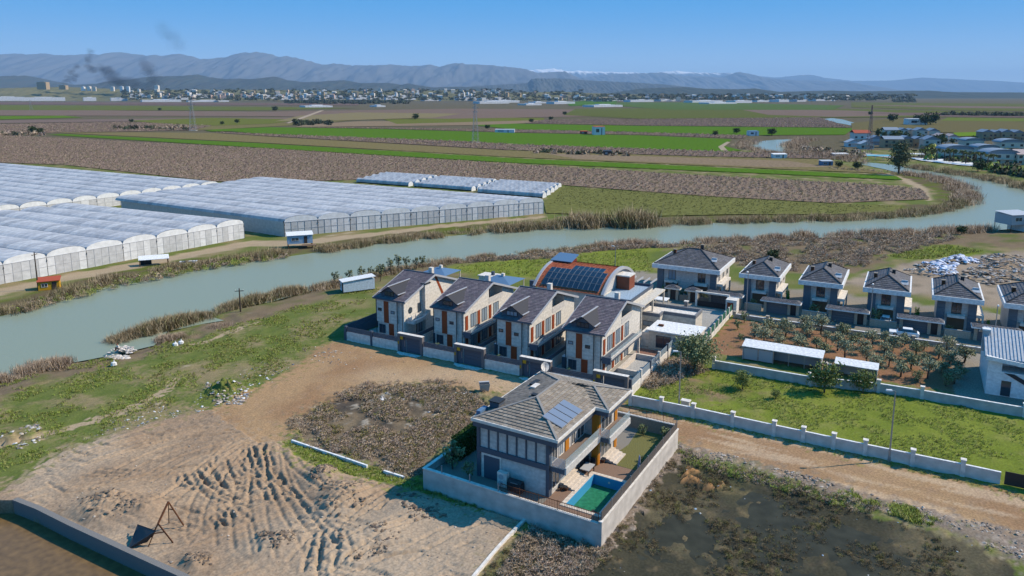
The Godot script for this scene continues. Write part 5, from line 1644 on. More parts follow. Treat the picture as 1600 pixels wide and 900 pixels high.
# ------------------------------------------------------------------ house with the orange arched roof and the low white blocks
func arched_house() -> void:
	M.tile_orange = mat(Color.WHITE, 0.75, T.grain, 0.8, 0.0, null, true)
	var t := thing("arched_house", "house with an orange barrel roof carrying rows of solar panels", "house", st(0, 0), STREET)
	var b := MB.new()
	b.bx(23.6, -0.2, -39.4, 35.9, 6.5, -24.4); b.bx(35.9, -0.2, -35.0, 41.4, 6.1, -23.4)
	part("wall", b, M.villa_wall, t)
	var cz := -31.9
	var cy := -2.4
	var R := 11.9
	var a0 := acos(7.9 / R)
	var on := func(x: float, f: float, r: float) -> Vector3:   # f runs 0..1 from the front eave over the top to the back eave
		var a := lerpf(a0, PI - a0, f)
		return Vector3(x, cy + sin(a) * r, cz + cos(a) * r)
	b = MB.new()
	var red := [Color(0.62, 0.165, 0.07), Color(0.55, 0.14, 0.06), Color(0.68, 0.19, 0.085), Color(0.50, 0.125, 0.055)]
	var rows := 44
	for i in rows:
		var f0 := float(i) / rows
		var f1 := float(i + 1) / rows
		for k in 36:
			var x := 23.4 + k * 0.356
			b.col = red[rng.randi() % 4] * rng.randf_range(0.85, 1.15)
			var lift := R + 0.05 + 0.03 * (k % 2)
			b.quad(on.call(x, f0, lift + 0.04), on.call(x + 0.35, f0, lift + 0.04), on.call(x + 0.35, f1, lift), on.call(x, f1, lift))
	b.col = Color.WHITE
	var roof := part("barrel_roof", b, M.tile_orange, t)
	for x in [23.1, 36.05]:
		b = MB.new()
		for i in 16:
			b.beam(on.call(x + 0.15, i / 16.0, R + 0.02), on.call(x + 0.15, (i + 1) / 16.0, R + 0.02), 0.5, 0.5)
		part("arched_verge", b, M.verge, t)
	b = MB.new()
	for i in 16:
		var p0: Vector3 = on.call(36.0, i / 16.0, R - 0.2)
		var p1: Vector3 = on.call(36.0, (i + 1) / 16.0, R - 0.2)
		b.quad(Vector3(36.0, 6.5, p0.z), Vector3(36.0, 6.5, p1.z), p1, p0)
		b.quad(Vector3(23.4, 6.5, p1.z), Vector3(23.4, 6.5, p0.z), Vector3(23.4, p0.y, p0.z), Vector3(23.4, p1.y, p1.z))
	part("gable_wall", b, M.wall_grey, t)
	for r in 4:
		for c in 11:
			if r == 3 and (c < 4 or c > 9):
				continue
			var x := 24.5 + c * 0.99
			var f0 := 0.035 + r * 0.095
			var o: Vector3 = on.call(x, f0, R + 0.1)
			var w: Vector3 = on.call(x, f0 + 0.09, R + 0.1) - o
			solar_panel(t, "solar_panel", o, Vector3(0.94, 0, 0), w)
	b = MB.new()
	b.bx(23.6, 8.2, -34.6, 26.8, 9.85, -31.6); part("stair_head", b, M.red_dark, t)
	b = MB.new()
	b.slab([Vector3(22.9, 9.9, -31.2), Vector3(27.2, 9.9, -31.2), Vector3(27.0, 10.6, -35.0), Vector3(23.1, 10.6, -35.0)], 0.12)
	part("blue_roof", b, M.blue, t)
	b = MB.new()
	b.bx(36.05, 6.1, -34.9, 41.3, 6.16, -23.5); part("roof_terrace", b, M.terrace_blue, t)
	b = MB.new()
	b.bx(35.95, 6.1, -23.5, 41.5, 6.6, -23.3); b.bx(41.3, 6.1, -35.1, 41.5, 6.6, -23.5); b.bx(36.0, 6.1, -35.1, 41.3, 6.6, -34.9)
	part("parapet", b, M.slate, t)
	b = MB.new()
	b.bx(36.2, 6.16, -33.6, 38.5, 8.5, -30.8); var box := part("roof_room", b, M.red_wood_flat, t)
	b = MB.new()
	b.bx(36.1, 8.5, -33.7, 38.6, 8.7, -30.7); part("lid", b, M.white, box)
	b = MB.new()
	b.bx(41.5, 5.4, -36.4, 43.3, 5.65, -23.6); part("canopy_slab", b, M.cream, t)
	for z in [-36.2, -30.0, -24.0]:
		b = MB.new()
		b.bx(43.0, -0.1, z, 43.25, 5.4, z + 0.25); part("column", b, M.cream, t)
	for k in 4:
		b = MB.new()
		b.beam(Vector3(37.0 + k * 1.3, 6.7, -38.9), Vector3(37.0 + k * 1.3, 6.7, -35.1), 0.12, 0.3)
		part("pergola_beam", b, M.verge, t)
	b = MB.new()
	b.bx(22.2, 6.0, -25.0, 23.0, 7.4, -24.2); part("chimney", b, M.slate, t)

	t = thing("flat_roofed_block", "low pale block with grey parapet and set-back flat roof behind the white-roofed annexe", "outbuilding", st(0, 0), STREET)
	b = MB.new()
	b.prism(PackedVector2Array([Vector2(41.3, -27.2), Vector2(45.3, -27.2), Vector2(45.3, -29.2), Vector2(50.8, -29.2), Vector2(50.8, -33.6), Vector2(41.3, -33.6)]), -0.2, 3.2)
	part("wall", b, M.cream, t)
	b = MB.new()
	for s in [[41.3, -27.5, 45.3, -27.2], [45.0, -29.2, 45.3, -27.5], [45.3, -29.5, 50.8, -29.2], [50.5, -33.6, 50.8, -29.5], [41.3, -33.6, 50.5, -33.3], [41.3, -33.3, 41.6, -27.5]]:
		b.bx(s[0], 3.2, s[1], s[2], 3.75, s[3])
	part("parapet", b, M.grey_dark, t)
	b = MB.new()
	b.bx(41.6, 3.2, -33.3, 50.5, 3.23, -29.5); part("roof", b, M.white, t)
	window(t, 43.3, 1.4, -27.2, 1.8, 0.9, 0.0, M.slate, M.window)
	t = thing("flat_roofed_annexe", "low annexe with a bright white flat roof next to the glass-panelled wall", "outbuilding", st(0, 0), STREET)
	b = MB.new()
	b.bx(45.6, -0.2, -25.8, 53.2, 2.9, -20.6); part("wall", b, M.cream, t)
	b = MB.new()
	b.bx(45.3, 2.9, -26.1, 53.4, 3.1, -20.3); part("roof", b, M.bright, t)
	b = MB.new()
	b.bx(46.4, 3.1, -23.4, 47.2, 3.35, -22.8); part("roof_hatch", b, M.rust, t)
	b = MB.new()
	b.bx(44.2, -0.1, -24.2, 45.6, 2.3, -21.2); part("porch", b, M.white, t)
	window(t, 48.0, 0.3, -20.6, 2.4, 2.0, 0.0, M.slate, M.window)
	t = thing("courtyard_gate", "dark barred gate in a pale frame closing the paved court", "gate", st(46.0, -48.0), STREET)
	b = MB.new()
	b.bx(-0.2, -0.1, -0.2, 0.2, 2.7, 0.2); b.bx(5.8, -0.1, -0.2, 6.2, 2.7, 0.2); b.bx(-0.2, 2.7, -0.2, 6.2, 2.95, 0.2)
	part("frame", b, M.white, t)
	for k in 22:
		b = MB.new()
		b.bx(0.3 + k * 0.25, 0.05, -0.03, 0.36 + k * 0.25, 2.6, 0.03)
		part("bar", b, M.dark, t)
	b = MB.new()
	b.bx(0.2, 0.05, -0.06, 5.8, 1.1, -0.04); part("lower_panel", b, M.dark, t)
	t = thing("gate_lodge", "small white block with a red-brown door beside the green fence", "outbuilding", st(52.2, -46.8), STREET)
	b = MB.new()
	b.bx(-0.2, -0.1, -1.2, 1.8, 2.6, 1.0); part("wall", b, M.white, t)
	b = MB.new()
	b.bx(0.1, 0, 1.0, 1.2, 2.1, 1.06); part("door", b, M.red_wood, t)
	t = thing("boundary_fence", "green panel fence on a white base along the paved court", "fence", st(53.3, -21), STREET)
	b = MB.new()
	b.bx(-0.12, -0.2, -24.5, 0.12, 0.9, 0); part("base_wall", b, M.white, t)
	for k in 9:
		b = MB.new()
		b.bx(-0.05, 0.9, -2.4 - k * 2.7, 0.05, 2.0, -0.2 - k * 2.7); part("green_panel", b, M.green, t)
		b = MB.new()
		b.bx(-0.14, -0.1, -0.2 - k * 2.7, 0.14, 2.1, 0.12 - k * 2.7); part("post", b, M.white, t)
	t = thing("carport", "white flat canopy on posts in the court behind the arched house", "canopy", st(41.2, -40.6), STREET)
	b = MB.new()
	b.bx(-1.4, 2.5, -1.1, 1.4, 2.65, 1.1); part("roof", b, M.bright, t)
	for c in [[-1.2, -0.9], [1.2, -0.9], [-1.2, 0.9], [1.2, 0.9]]:
		b = MB.new()
		b.bx(c[0] - 0.07, 0, c[1] - 0.07, c[0] + 0.07, 2.5, c[1] + 0.07); part("post", b, M.cream, t)
	t = thing("gate_pillar", "short grey gate pillar standing alone in the court", "pillar", st(45.6, -42.3), STREET)
	b = MB.new()
	b.bx(-0.3, 0, -0.3, 0.3, 2.2, 0.3); part("shaft", b, M.grey_dark, t)
	b = MB.new()
	b.bx(-0.38, 2.2, -0.38, 0.38, 2.35, 0.38); part("cap", b, M.white, t)
	t = thing("water_tank", "bright blue water tank behind the arched house", "water tank", st(36.6, -46.2), STREET)
	b = MB.new()
	b.bx(-0.9, 0.6, -0.8, 0.9, 2.3, 0.8); part("tank", b, mat(lin(0.03, 0.22, 0.6), 0.5, T.fine, 0.6), t)
	b = MB.new()
	b.bx(-1.0, 0, -0.9, 1.0, 0.6, 0.9); part("stand", b, M.shutter, t)

# ------------------------------------------------------------------ grey hip-roofed villas along the upper street
func hip_villa(label: String, w: float, wide: bool) -> Node3D:   # at its front left eave corner, front facing local +z
	var t := thing("hip_villa", label, "villa", Vector3.ZERO, STREET, "grey hip-roofed villas along the street")
	var d := 13.5
	var e := 6.15
	var b := MB.new()
	b.bx(0.9, -0.2, -d + 0.9, w - 0.9, 5.4, -1.3)
	part("wall", b, M.wall_grey, t)
	b = MB.new()
	for s in [[0.85, 2.1], [w - 2.1, w - 0.85]]:
		for k in 7:
			b.bx(s[0], k * 0.77, -1.3, s[1], k * 0.77 + 0.74, -0.95)
	part("grey_cladding", b, M.clad, t)
	var mid := w / 2
	var bays := [mid - 3.0, mid + 3.0] if wide else [mid]
	for c in bays:
		b = MB.new()
		b.bx(c - 1.3, 2.5, -1.3, c + 1.3, 2.95, -0.3)
		part("balcony", b, M.white, t)
		b = MB.new()
		b.bx(c - 1.3, 0.2, -1.3, c + 1.3, 2.4, -1.22)
		part("timber_front", b, M.brown_front, t)
		window(t, c, 3.0, -1.3, 1.5, 2.0, 0.0, M.brown_front, M.window)
	for z in [-3.4, -7.0, -10.4]:
		window(t, w - 0.9, 3.2, z, 1.3, 1.7, 90.0, M.white, M.window)
	window(t, w - 0.9, 0.4, -5.0, 1.8, 2.0, 90.0, M.white, M.window)
	b = MB.new()
	b.bx(w - 0.9, 2.6, -8.6, w + 0.3, 3.1, -1.6); b.bx(w + 0.05, 0, -2.0, w + 0.3, 2.6, -1.6); b.bx(w + 0.05, 0, -8.6, w + 0.3, 2.6, -8.2)
	part("side_porch", b, M.white, t)
	b = MB.new()
	b.bx(0, 5.3, -d, w, 6.15, 0)
	part("fascia", b, M.bright, t)
	var r: float = w / 2
	var g := 0.52
	var top := e + g * r * 0.95
	var i := 0.3
	var A := Vector3(r, top, -r * 0.95 - 0.1)
	var Z := Vector3(r, top, -d + r * 0.95 + 0.1)
	var c0 := Vector3(i, e + 0.02, -i)
	var c1 := Vector3(w - i, e + 0.02, -i)
	var c2 := Vector3(w - i, e + 0.02, -d + i)
	var c3 := Vector3(i, e + 0.02, -d + i)
	if wide:
		A = Vector3(r - 1.2, top - 0.9, -d / 2)
		Z = Vector3(r + 1.2, top - 0.9, -d / 2)
	var faces := [[c0, c1, A], [c1, c2, Z, A], [c2, c3, Z], [c3, c0, A, Z]] if not wide else [[c0, c1, Z, A], [c1, c2, Z], [c2, c3, A, Z], [c3, c0, A]]
	for f in faces:
		b = MB.new()
		b.slab(f, 0.06)
		var sl := part("roof", b, M.slate_roof, t)
		b = MB.new()
		tiles(b, f, 0.55, 0.5, M.hip_tones, 0.06)
		part("roof_tiles", b, M.tint_tile, sl).set_meta("kind", "stuff")
	for s in [[c0, A], [c1, Z if wide else A], [c2, Z], [c3, A if wide else Z], [A, Z]]:
		b = MB.new()
		b.beam(s[0] + Vector3.UP * 0.08, s[1] + Vector3.UP * 0.08, 0.22, 0.12)
		part("ridge_cap", b, M.dark, t)
	for s in [[0.22, 0.42], [0.6, 0.55], [0.85, 0.28]]:
		var x: float = w * s[0]
		var z: float = -d * s[1]
		var y := e + g * minf(minf(x, w - x), minf(-z, d + z)) * 0.9
		b = MB.new()
		if s[0] > 0.8:
			b.cyl(Vector3(x - 0.5, y + 0.5, z), Vector3(x + 0.5, y + 0.5, z), 0.22, 0.22, 10)
			b.slab([Vector3(x - 0.6, y + 0.1, z + 1.0), Vector3(x + 0.6, y + 0.1, z + 1.0), Vector3(x + 0.6, y + 0.45, z + 0.1), Vector3(x - 0.6, y + 0.45, z + 0.1)], 0.06)
			part("water_heater", b, M.steel, t)
		else:
			b.bx(x - 0.28, y - 0.5, z - 0.28, x + 0.28, y + 0.75, z + 0.28)
			var ch := part("chimney", b, M.rust if s[0] < 0.5 else M.dark, t)
			b = MB.new()
			b.bx(x - 0.36, y + 0.75, z - 0.36, x + 0.36, y + 0.85, z + 0.36)
			part("cap", b, M.stone, ch)
	t.set_meta("kind_name", "hip_villa")
	return t

func garage_gate(label: String) -> Node3D:   # tiled canopy over a garage door and a side gate
	var t := thing("garage_gate", label, "gate", Vector3.ZERO, STREET, "tile-topped garage gates along the street")
	var b := MB.new()
	for x in [0.5, 4.7, 6.2]:
		b.bx(x, -0.1, -0.55, x + 0.5, 2.35, -0.05)
	part("pillar", b, M.beige, t)
	for k in 5:
		b = MB.new()
		b.bx(1.0, 0.02 + k * 0.46, -0.4, 4.7, 0.45 + k * 0.46, -0.34)
		part("door_panel", b, M.clad, t)
	b = MB.new()
	b.bx(5.2, 0.02, -0.4, 6.2, 2.2, -0.34)
	part("side_gate", b, M.dark, t)
	b = MB.new()
	b.bx(0, 2.35, -1.5, 7.1, 2.55, 1.0)
	part("canopy", b, M.bright, t)
	var q := [Vector3(0.1, 2.57, 0.9), Vector3(7.0, 2.57, 0.9), Vector3(7.0, 2.57, -1.4), Vector3(0.1, 2.57, -1.4)]
	var A := Vector3(0.9, 2.95, -0.25)
	var Z := Vector3(6.2, 2.95, -0.25)
	for f in [[q[0], q[1], Z, A], [q[1], q[2], Z], [q[2], q[3], A, Z], [q[3], q[0], A]]:
		b = MB.new()
		tiles(b, f, 0.45, 0.4, M.hip_tones, 0.06)
		part("roof_tiles", b, M.tint_tile, t).set_meta("kind", "stuff")
	t.set_meta("kind_name", "garage_gate")
	return t

func hip_villas() -> void:
	M.clad = mat(lin(0.15, 0.17, 0.20), 0.7, T.fine, 0.7)
	M.brown_front = mat(lin(0.20, 0.125, 0.075), 0.7, T.grain, 0.8)
	M.slate_roof = mat(lin(0.06, 0.06, 0.065), 0.8, T.fine, 0.7)
	M.beige = mat(lin(0.46, 0.41, 0.33), 0.85, T.blotch, 0.5)
	M.hip_tones = [Color(0.135, 0.135, 0.15), Color(0.11, 0.11, 0.125), Color(0.16, 0.155, 0.165), Color(0.12, 0.115, 0.12)]
	var wide := hip_villa("widest grey hip-roofed villa with two balconies, nearest the arched orange roof", 13.7, true)
	wide.position = st(35.4, -53)
	var one := hip_villa("second hip-roofed villa from the left, just right of the wide one", 7.6, false)
	one.position = st(52.7, -53)
	for s in [[63.5, "third hip-roofed villa from the left, a tall palm-like bush beside its left wall"], [74.35, "fourth hip-roofed villa from the left, behind the white car"], [85.15, "fifth hip-roofed villa from the left, in front of the pale rubble dump"], [95.5, "last hip-roofed villa, cut by the right edge of the picture"]]:
		copy(one, s[1], st(s[0], -53), STREET)
	var g := garage_gate("garage gate with tiled canopy, second from the left before the third villa")
	g.position = st(57.6, -49.8)
	for s in [[47.3, "leftmost garage gate with tiled canopy, behind the dark courtyard gate"], [68.8, "garage gate with tiled canopy left of the white car"], [80.1, "garage gate with tiled canopy right behind the white car"], [91.0, "rightmost garage gate with tiled canopy, above the metal-roofed house"]]:
		copy(g, s[1], st(s[0], -49.8), STREET)
	for s in [[64.8, 68.9, "under the third villa's balcony"], [76.0, 80.2, "under the fourth villa's balcony"], [87.3, 91.1, "under the fifth villa's balcony"], [54.6, 57.7, "before the second hip-roofed villa"], [98.2, 108.0, "at the right edge of the street"]]:
		var t := thing("front_wall", "low beige front wall %s" % s[2], "wall", st(s[0], -50.1), STREET, "low beige front walls along the street")
		var b := MB.new()
		var w: float = s[1] - s[0]
		b.bx(0, -0.2, -0.25, w, 1.25, 0)
		part("base_wall", b, M.beige, t)
		b = MB.new()
		b.bx(-0.03, 1.25, -0.3, w + 0.03, 1.35, 0.05)
		part("coping", b, M.paving, t)
	# two small porches of the wide villa
	for x in [39.6, 43.6]:
		var t := thing("garden_gate", "%s tiled garden gate in front of the wide villa" % ("left" if x < 40 else "right"), "gate", st(x, -49.8), STREET, "tiled garden gates of the wide villa")
		var b := MB.new()
		b.bx(0.2, 0, -0.5, 0.7, 2.3, 0); b.bx(1.8, 0, -0.5, 2.3, 2.3, 0)
		part("pillar", b, M.beige, t)
		b = MB.new()
		b.bx(0.7, 0, -0.3, 1.8, 2.1, -0.24); part("door", b, M.dark, t)
		b = MB.new()
		b.bx(-0.3, 2.3, -1.2, 2.8, 2.5, 0.7); part("canopy", b, M.white, t)
		b = MB.new()
		var q := [Vector3(-0.2, 2.52, 0.6), Vector3(2.7, 2.52, 0.6), Vector3(2.7, 2.52, -1.1), Vector3(-0.2, 2.52, -1.1)]
		for i in 4:
			tiles(b, [q[i], q[(i + 1) % 4], Vector3(1.25, 3.1, -0.25)], 0.4, 0.35, M.hip_tones, 0.05)
		part("roof_tiles", b, M.tint_tile, t).set_meta("kind", "stuff")
		var u := thing("garden_umbrella", "dark pointed garden umbrella, %s of two before the wide villa" % ("left" if x < 40 else "right"), "umbrella", st(x + 0.6, -51.9), STREET, "dark umbrellas before the wide villa")
		b = MB.new()
		for i in 8:
			var a := TAU * i / 8
			var a2 := TAU * (i + 1) / 8
			b.tri(Vector3(cos(a) * 1.3, 2.2, -sin(a) * 1.3), Vector3(cos(a2) * 1.3, 2.2, -sin(a2) * 1.3), Vector3(0, 3.1, 0))
		part("canopy", b, M.dark, u)
		b = MB.new()
		b.cyl(Vector3.ZERO, Vector3(0, 3.15, 0), 0.04, 0.04, 6); part("pole", b, M.metal, u)
	var t := thing("front_wall", "beige garden wall with two gates before the wide villa", "wall", st(35.5, -50.0), STREET)
	var b := MB.new()
	b.bx(0, -0.2, -0.25, 4.2, 1.2, 0); b.bx(6.6, -0.2, -0.25, 8.2, 1.2, 0); b.bx(10.6, -0.2, -0.25, 12.2, 1.2, 0)
	part("base_wall", b, M.stone, t)

# ------------------------------------------------------------------ street, olive grove and sheds
func wall_run(called: String, label: String, pts: Array, h: float, thick: float, m: Material, every: float, post_h: float, post_m: Material, group := "") -> Node3D:
	var o: Vector3 = pts[0]
	var t := thing(called, label, "wall", o, 0.0, group)
	for i in pts.size() - 1:
		var a: Vector3 = pts[i] - o
		var e: Vector3 = pts[i + 1] - o
		var n := maxi(1, int(round(a.distance_to(e) / every)))
		for k in n:
			var p := a.lerp(e, float(k) / n)
			var q := a.lerp(e, float(k + 1) / n)
			var b := MB.new()
			b.beam(p + Vector3.UP * (h / 2 - 0.15), q + Vector3.UP * (h / 2 - 0.15), thick, h + 0.3)
			part("wall_panel", b, m, t)
			b = MB.new()
			b.beam(p + Vector3.UP * (h + 0.03), q + Vector3.UP * (h + 0.03), thick + 0.08, 0.07)
			part("coping", b, M.bright, t)
			if post_h > 0.0:
				b = MB.new()
				var d := (q - p).normalized()
				b.beam(p - d * 0.22 + Vector3.UP * (post_h / 2 - 0.1), p + d * 0.22 + Vector3.UP * (post_h / 2 - 0.1), 0.5, post_h + 0.2)
				b.beam(p - d * 0.28 + Vector3.UP * (post_h + 0.05), p + d * 0.28 + Vector3.UP * (post_h + 0.05), 0.6, 0.12)
				part("pier", b, post_m, t)
	return t

func car(label: String, at: Vector3, turn: float, paint: Material) -> void:
	var t := thing("parked_car", label, "car", at, turn)
	var b := MB.new()
	var low := [[-2.2, 0.42, 0.66], [-2.1, 0.3, 0.82], [2.05, 0.3, 0.8], [2.25, 0.42, 0.6]]
	b.hexa([Vector3(-2.2, 0.28, 0.84), Vector3(2.2, 0.28, 0.84), Vector3(2.2, 0.28, -0.84), Vector3(-2.2, 0.28, -0.84), Vector3(-2.25, 0.82, 0.88), Vector3(2.2, 0.72, 0.88), Vector3(2.2, 0.72, -0.88), Vector3(-2.25, 0.82, -0.88)])
	b.hexa([Vector3(-2.2, 0.82, 0.84), Vector3(1.1, 0.80, 0.84), Vector3(1.1, 0.80, -0.84), Vector3(-2.2, 0.82, -0.84), Vector3(-2.0, 0.95, 0.78), Vector3(0.95, 0.95, 0.78), Vector3(0.95, 0.95, -0.78), Vector3(-2.0, 0.95, -0.78)])
	b.hexa([Vector3(-1.25, 1.36, 0.6), Vector3(0.25, 1.36, 0.6), Vector3(0.25, 1.36, -0.6), Vector3(-1.25, 1.36, -0.6), Vector3(-1.2, 1.43, 0.55), Vector3(0.2, 1.43, 0.55), Vector3(0.2, 1.43, -0.55), Vector3(-1.2, 1.43, -0.55)])
	part("body", b, paint, t)
	b = MB.new()
	b.hexa([Vector3(-1.95, 0.94, 0.74), Vector3(0.95, 0.94, 0.74), Vector3(0.95, 0.94, -0.74), Vector3(-1.95, 0.94, -0.74), Vector3(-1.22, 1.37, 0.58), Vector3(0.24, 1.37, 0.58), Vector3(0.24, 1.37, -0.58), Vector3(-1.22, 1.37, -0.58)])
	part("windows", b, M.window, t)
	for x in [-1.4, 1.35]:
		for z in [-0.8, 0.8]:
			b = MB.new()
			b.cyl(Vector3(x, 0.32, z - 0.11), Vector3(x, 0.32, z + 0.11), 0.32, 0.32, 14)
			var wh := part("wheel", b, M.dark, t)
			b = MB.new()
			b.cyl(Vector3(x, 0.32, z - 0.12), Vector3(x, 0.32, z + 0.12), 0.19, 0.19, 10)
			part("rim", b, M.metal, wh)
	for z in [-0.6, 0.6]:
		b = MB.new()
		b.bx(2.17, 0.55, z - 0.18, 2.23, 0.68, z + 0.18)
		part("headlight", b, M.bright, t)
		b = MB.new()
		b.bx(-2.27, 0.6, z - 0.16, -2.2, 0.76, z + 0.16)
		part("tail_light", b, M.red_dark, t)

func lamp(label: String, at: Vector3, h: float, turn: float, group := "street lamps") -> void:
	var t := thing("street_lamp", label, "street lamp", at, turn, group)
	var b := MB.new()
	b.cyl(Vector3(0, -0.1, 0), Vector3(0, h, 0), 0.11, 0.06, 8)
	part("post", b, M.metal, t)
	b = MB.new()
	b.cyl(Vector3(0, 0, 0), Vector3(0, 0.5, 0), 0.17, 0.15, 8)
	part("base", b, M.metal, t)
	b = MB.new()
	b.beam(Vector3(0, h, 0), Vector3(-0.8, h + 0.12, 0), 0.06, 0.06)
	part("arm", b, M.metal, t)
	b = MB.new()
	b.hexa([Vector3(-1.05, h + 0.05, 0.15), Vector3(-0.35, h + 0.05, 0.12), Vector3(-0.35, h + 0.05, -0.12), Vector3(-1.05, h + 0.05, -0.15), Vector3(-1.0, h + 0.2, 0.1), Vector3(-0.4, h + 0.18, 0.08), Vector3(-0.4, h + 0.18, -0.08), Vector3(-1.0, h + 0.2, -0.1)])
	part("lamp_head", b, M.bright, t)

func street_and_grove() -> void:
	var b := MB.new()
	b.sheet(st_rect(54, -50, 130, -44), 0.06)
	setting("street", b, mat(lin(0.21, 0.19, 0.165), 0.95, T.earth, 0.15, 1.0, T.bump))
	b = MB.new()
	b.sheet(st_rect(84.3, -46.2, 91.0, -44.2), 0.08)
	setting("concrete_apron", b, M.bright)
	wall_run("street_wall", "low beige retaining wall with small piers between the street and the olive grove", [st(54.2, -43.6), st(100, -43.6)], 0.75, 0.25, M.beige, 5.6, 1.15, M.beige)
	wall_run("inner_wall", "grey wall with piers between the green lot and the olive grove", [Vector3(29.88, 0, -103.77), Vector3(41.58, 0, -97.43), Vector3(49.94, 0, -94.96), Vector3(54.59, 0, -92.61), Vector3(64.45, 0, -87.07), Vector3(72.50, 0, -82.12)], 1.25, 0.22, M.concrete, 9.0, 1.75, M.white)
	car("white car parked on the upper street before a garage gate", st(81.4, -46.9), STREET + 182.0, M.car_white)
	car("white car standing in a yard left of the thin cypress", st(78.4, -53.4), STREET + 90.0, M.car_white)
	# sheds at the lower edge of the grove
	var t := thing("long_shed", "long white-roofed shed with dark open front at the edge of the olive grove", "shed", st(59.9, -24.6), STREET)
	b = MB.new()
	b.slab([Vector3(-0.1, 2.2, 2.3), Vector3(11.4, 2.2, 2.3), Vector3(11.4, 2.6, -0.3), Vector3(-0.1, 2.6, -0.3)], 0.12); part("roof", b, M.bright, t)
	b = MB.new()
	b.bx(0, -0.1, -0.1, 11.2, 2.4, 0); b.bx(0, -0.1, 0, 0.1, 2.2, 2.1); b.bx(11.1, -0.1, 0, 11.2, 2.2, 2.1); part("wall", b, M.shutter, t)
	for k in 6:
		b = MB.new()
		b.bx(0.05 + k * 2.2, 0, 1.95, 0.15 + k * 2.2, 2.1, 2.05); part("post", b, M.metal, t)
		if k < 2:
			b = MB.new()
			b.bx(0.18 + k * 2.2, 0.1, 1.98, 2.22 + k * 2.2, 1.9, 2.02); part("front_panel", b, M.shutter, t)
	t = thing("small_shed", "shorter white-roofed shed right of the long shed", "shed", st(73.0, -23.6), STREET)
	b = MB.new()
	b.slab([Vector3(-0.1, 2.0, 2.0), Vector3(5.6, 2.0, 2.0), Vector3(5.6, 2.3, -0.2), Vector3(-0.1, 2.3, -0.2)], 0.1); part("roof", b, M.bright, t)
	b = MB.new()
	b.bx(0, -0.1, 0, 5.5, 2.1, 0.1); b.bx(0, -0.1, 0.1, 0.1, 2.0, 1.8); b.bx(5.4, -0.1, 0.1, 5.5, 2.0, 1.8); part("wall", b, M.concrete, t)
	for k in 3:
		t = thing("storage_tank", "small white storage tank between the two sheds, %s" % ["left", "middle", "right"][k], "tank", st(71.6 + k * 0.6, -23.6 + 0.4 * k), STREET, "tanks between the sheds")
		b = MB.new()
		b.cyl(Vector3.ZERO, Vector3(0, 1.3, 0), 0.3, 0.3, 10); part("tank", b, M.white, t)
		b = MB.new()
		b.cyl(Vector3(0, 1.3, 0), Vector3(0, 1.4, 0), 0.12, 0.12, 8); part("lid", b, M.dark, t)
	# modern white house cut by the right edge
	t = thing("modern_house", "white modern house with ribbed metal roof and slanted beam, cut by the right edge", "house", st(91.6, -24.9), STREET)
	b = MB.new()
	b.bx(0, -0.2, -11.5, 13, 3.4, 0); b.bx(0, 3.4, -11.5, 1.6, 5.2, 0); b.bx(1.6, 3.4, -11.5, 13, 5.2, -3.0); part("wall", b, M.bright, t)
	b = MB.new()
	b.bx(1.7, 0.1, 0, 2.8, 2.2, 0.06); part("door", b, M.window, t)
	window(t, 7.0, 3.5, -3.0, 8.0, 1.5, 0.0, M.dark, M.window, 5)
	b = MB.new()
	b.slab([Vector3(1.9, 3.3, 0.05), Vector3(3.0, 3.3, 0.05), Vector3(9.5, 0.0, 0.05), Vector3(8.0, 0.0, 0.05)], 0.04); part("black_stripe", b, M.dark, t)
	b = MB.new()
	b.hexa([Vector3(-0.3, 4.9, 0.5), Vector3(5.5, 4.4, 0.5), Vector3(5.5, 4.4, -0.3), Vector3(-0.3, 4.9, -0.3), Vector3(-0.3, 5.45, 0.5), Vector3(5.5, 4.95, 0.5), Vector3(5.5, 4.95, -0.3), Vector3(-0.3, 5.45, -0.3)])
	b.hexa([Vector3(5.5, 4.4, 0.5), Vector3(13, 1.9, 0.5), Vector3(13, 1.9, -0.3), Vector3(5.5, 4.4, -0.3), Vector3(5.5, 4.95, 0.5), Vector3(13, 2.5, 0.5), Vector3(13, 2.5, -0.3), Vector3(5.5, 4.95, -0.3)])
	part("slanted_beam", b, M.bright, t)
	var rp := [Vector3(-0.5, 5.3, 0.2), Vector3(13.5, 5.3, 0.2), Vector3(13.5, 7.6, -6.5), Vector3(-0.5, 7.6, -6.5)]
	b = MB.new()
	b.slab(rp, 0.14)
	b.slab([Vector3(13.5, 5.3, -12.2), Vector3(-0.5, 5.3, -12.2), Vector3(-0.5, 7.6, -6.5), Vector3(13.5, 7.6, -6.5)], 0.14)
	var mr := part("roof", b, M.steel_roof, t)
	b = MB.new()
	for k in 34:
		var x := -0.4 + k * 0.41
		b.beam(Vector3(x, 5.36, 0.2), Vector3(x, 7.66, -6.5), 0.06, 0.08)
		b.beam(Vector3(x, 5.36, -12.2), Vector3(x, 7.66, -6.5), 0.06, 0.08)
	part("roof_ribs", b, M.steel_roof, mr)
	b = MB.new()
	b.bx(-0.6, 4.6, -5.2, 0.2, 7.6, -4.4); var ch := part("chimney", b, M.shutter, t)
	b = MB.new()
	b.bx(-0.7, 7.6, -5.3, 0.3, 7.8, -4.3); part("cap", b, M.bright, ch)
	lamp("street lamp standing before the second hip-roofed villa", Vector3(44.09, 0, -133.67), 7.5, 60.0)
	lamp("street lamp standing left of the white car", Vector3(63.04, 0, -124.69), 7.5, 60.0)
	lamp("street lamp before the rightmost garage gate", Vector3(76.23, 0, -111.52), 7.5, 60.0)
	lamp("lone lamp on the grass behind the arched orange roof", Vector3(24.21, 0, -168.57), 5.0, -40.0)

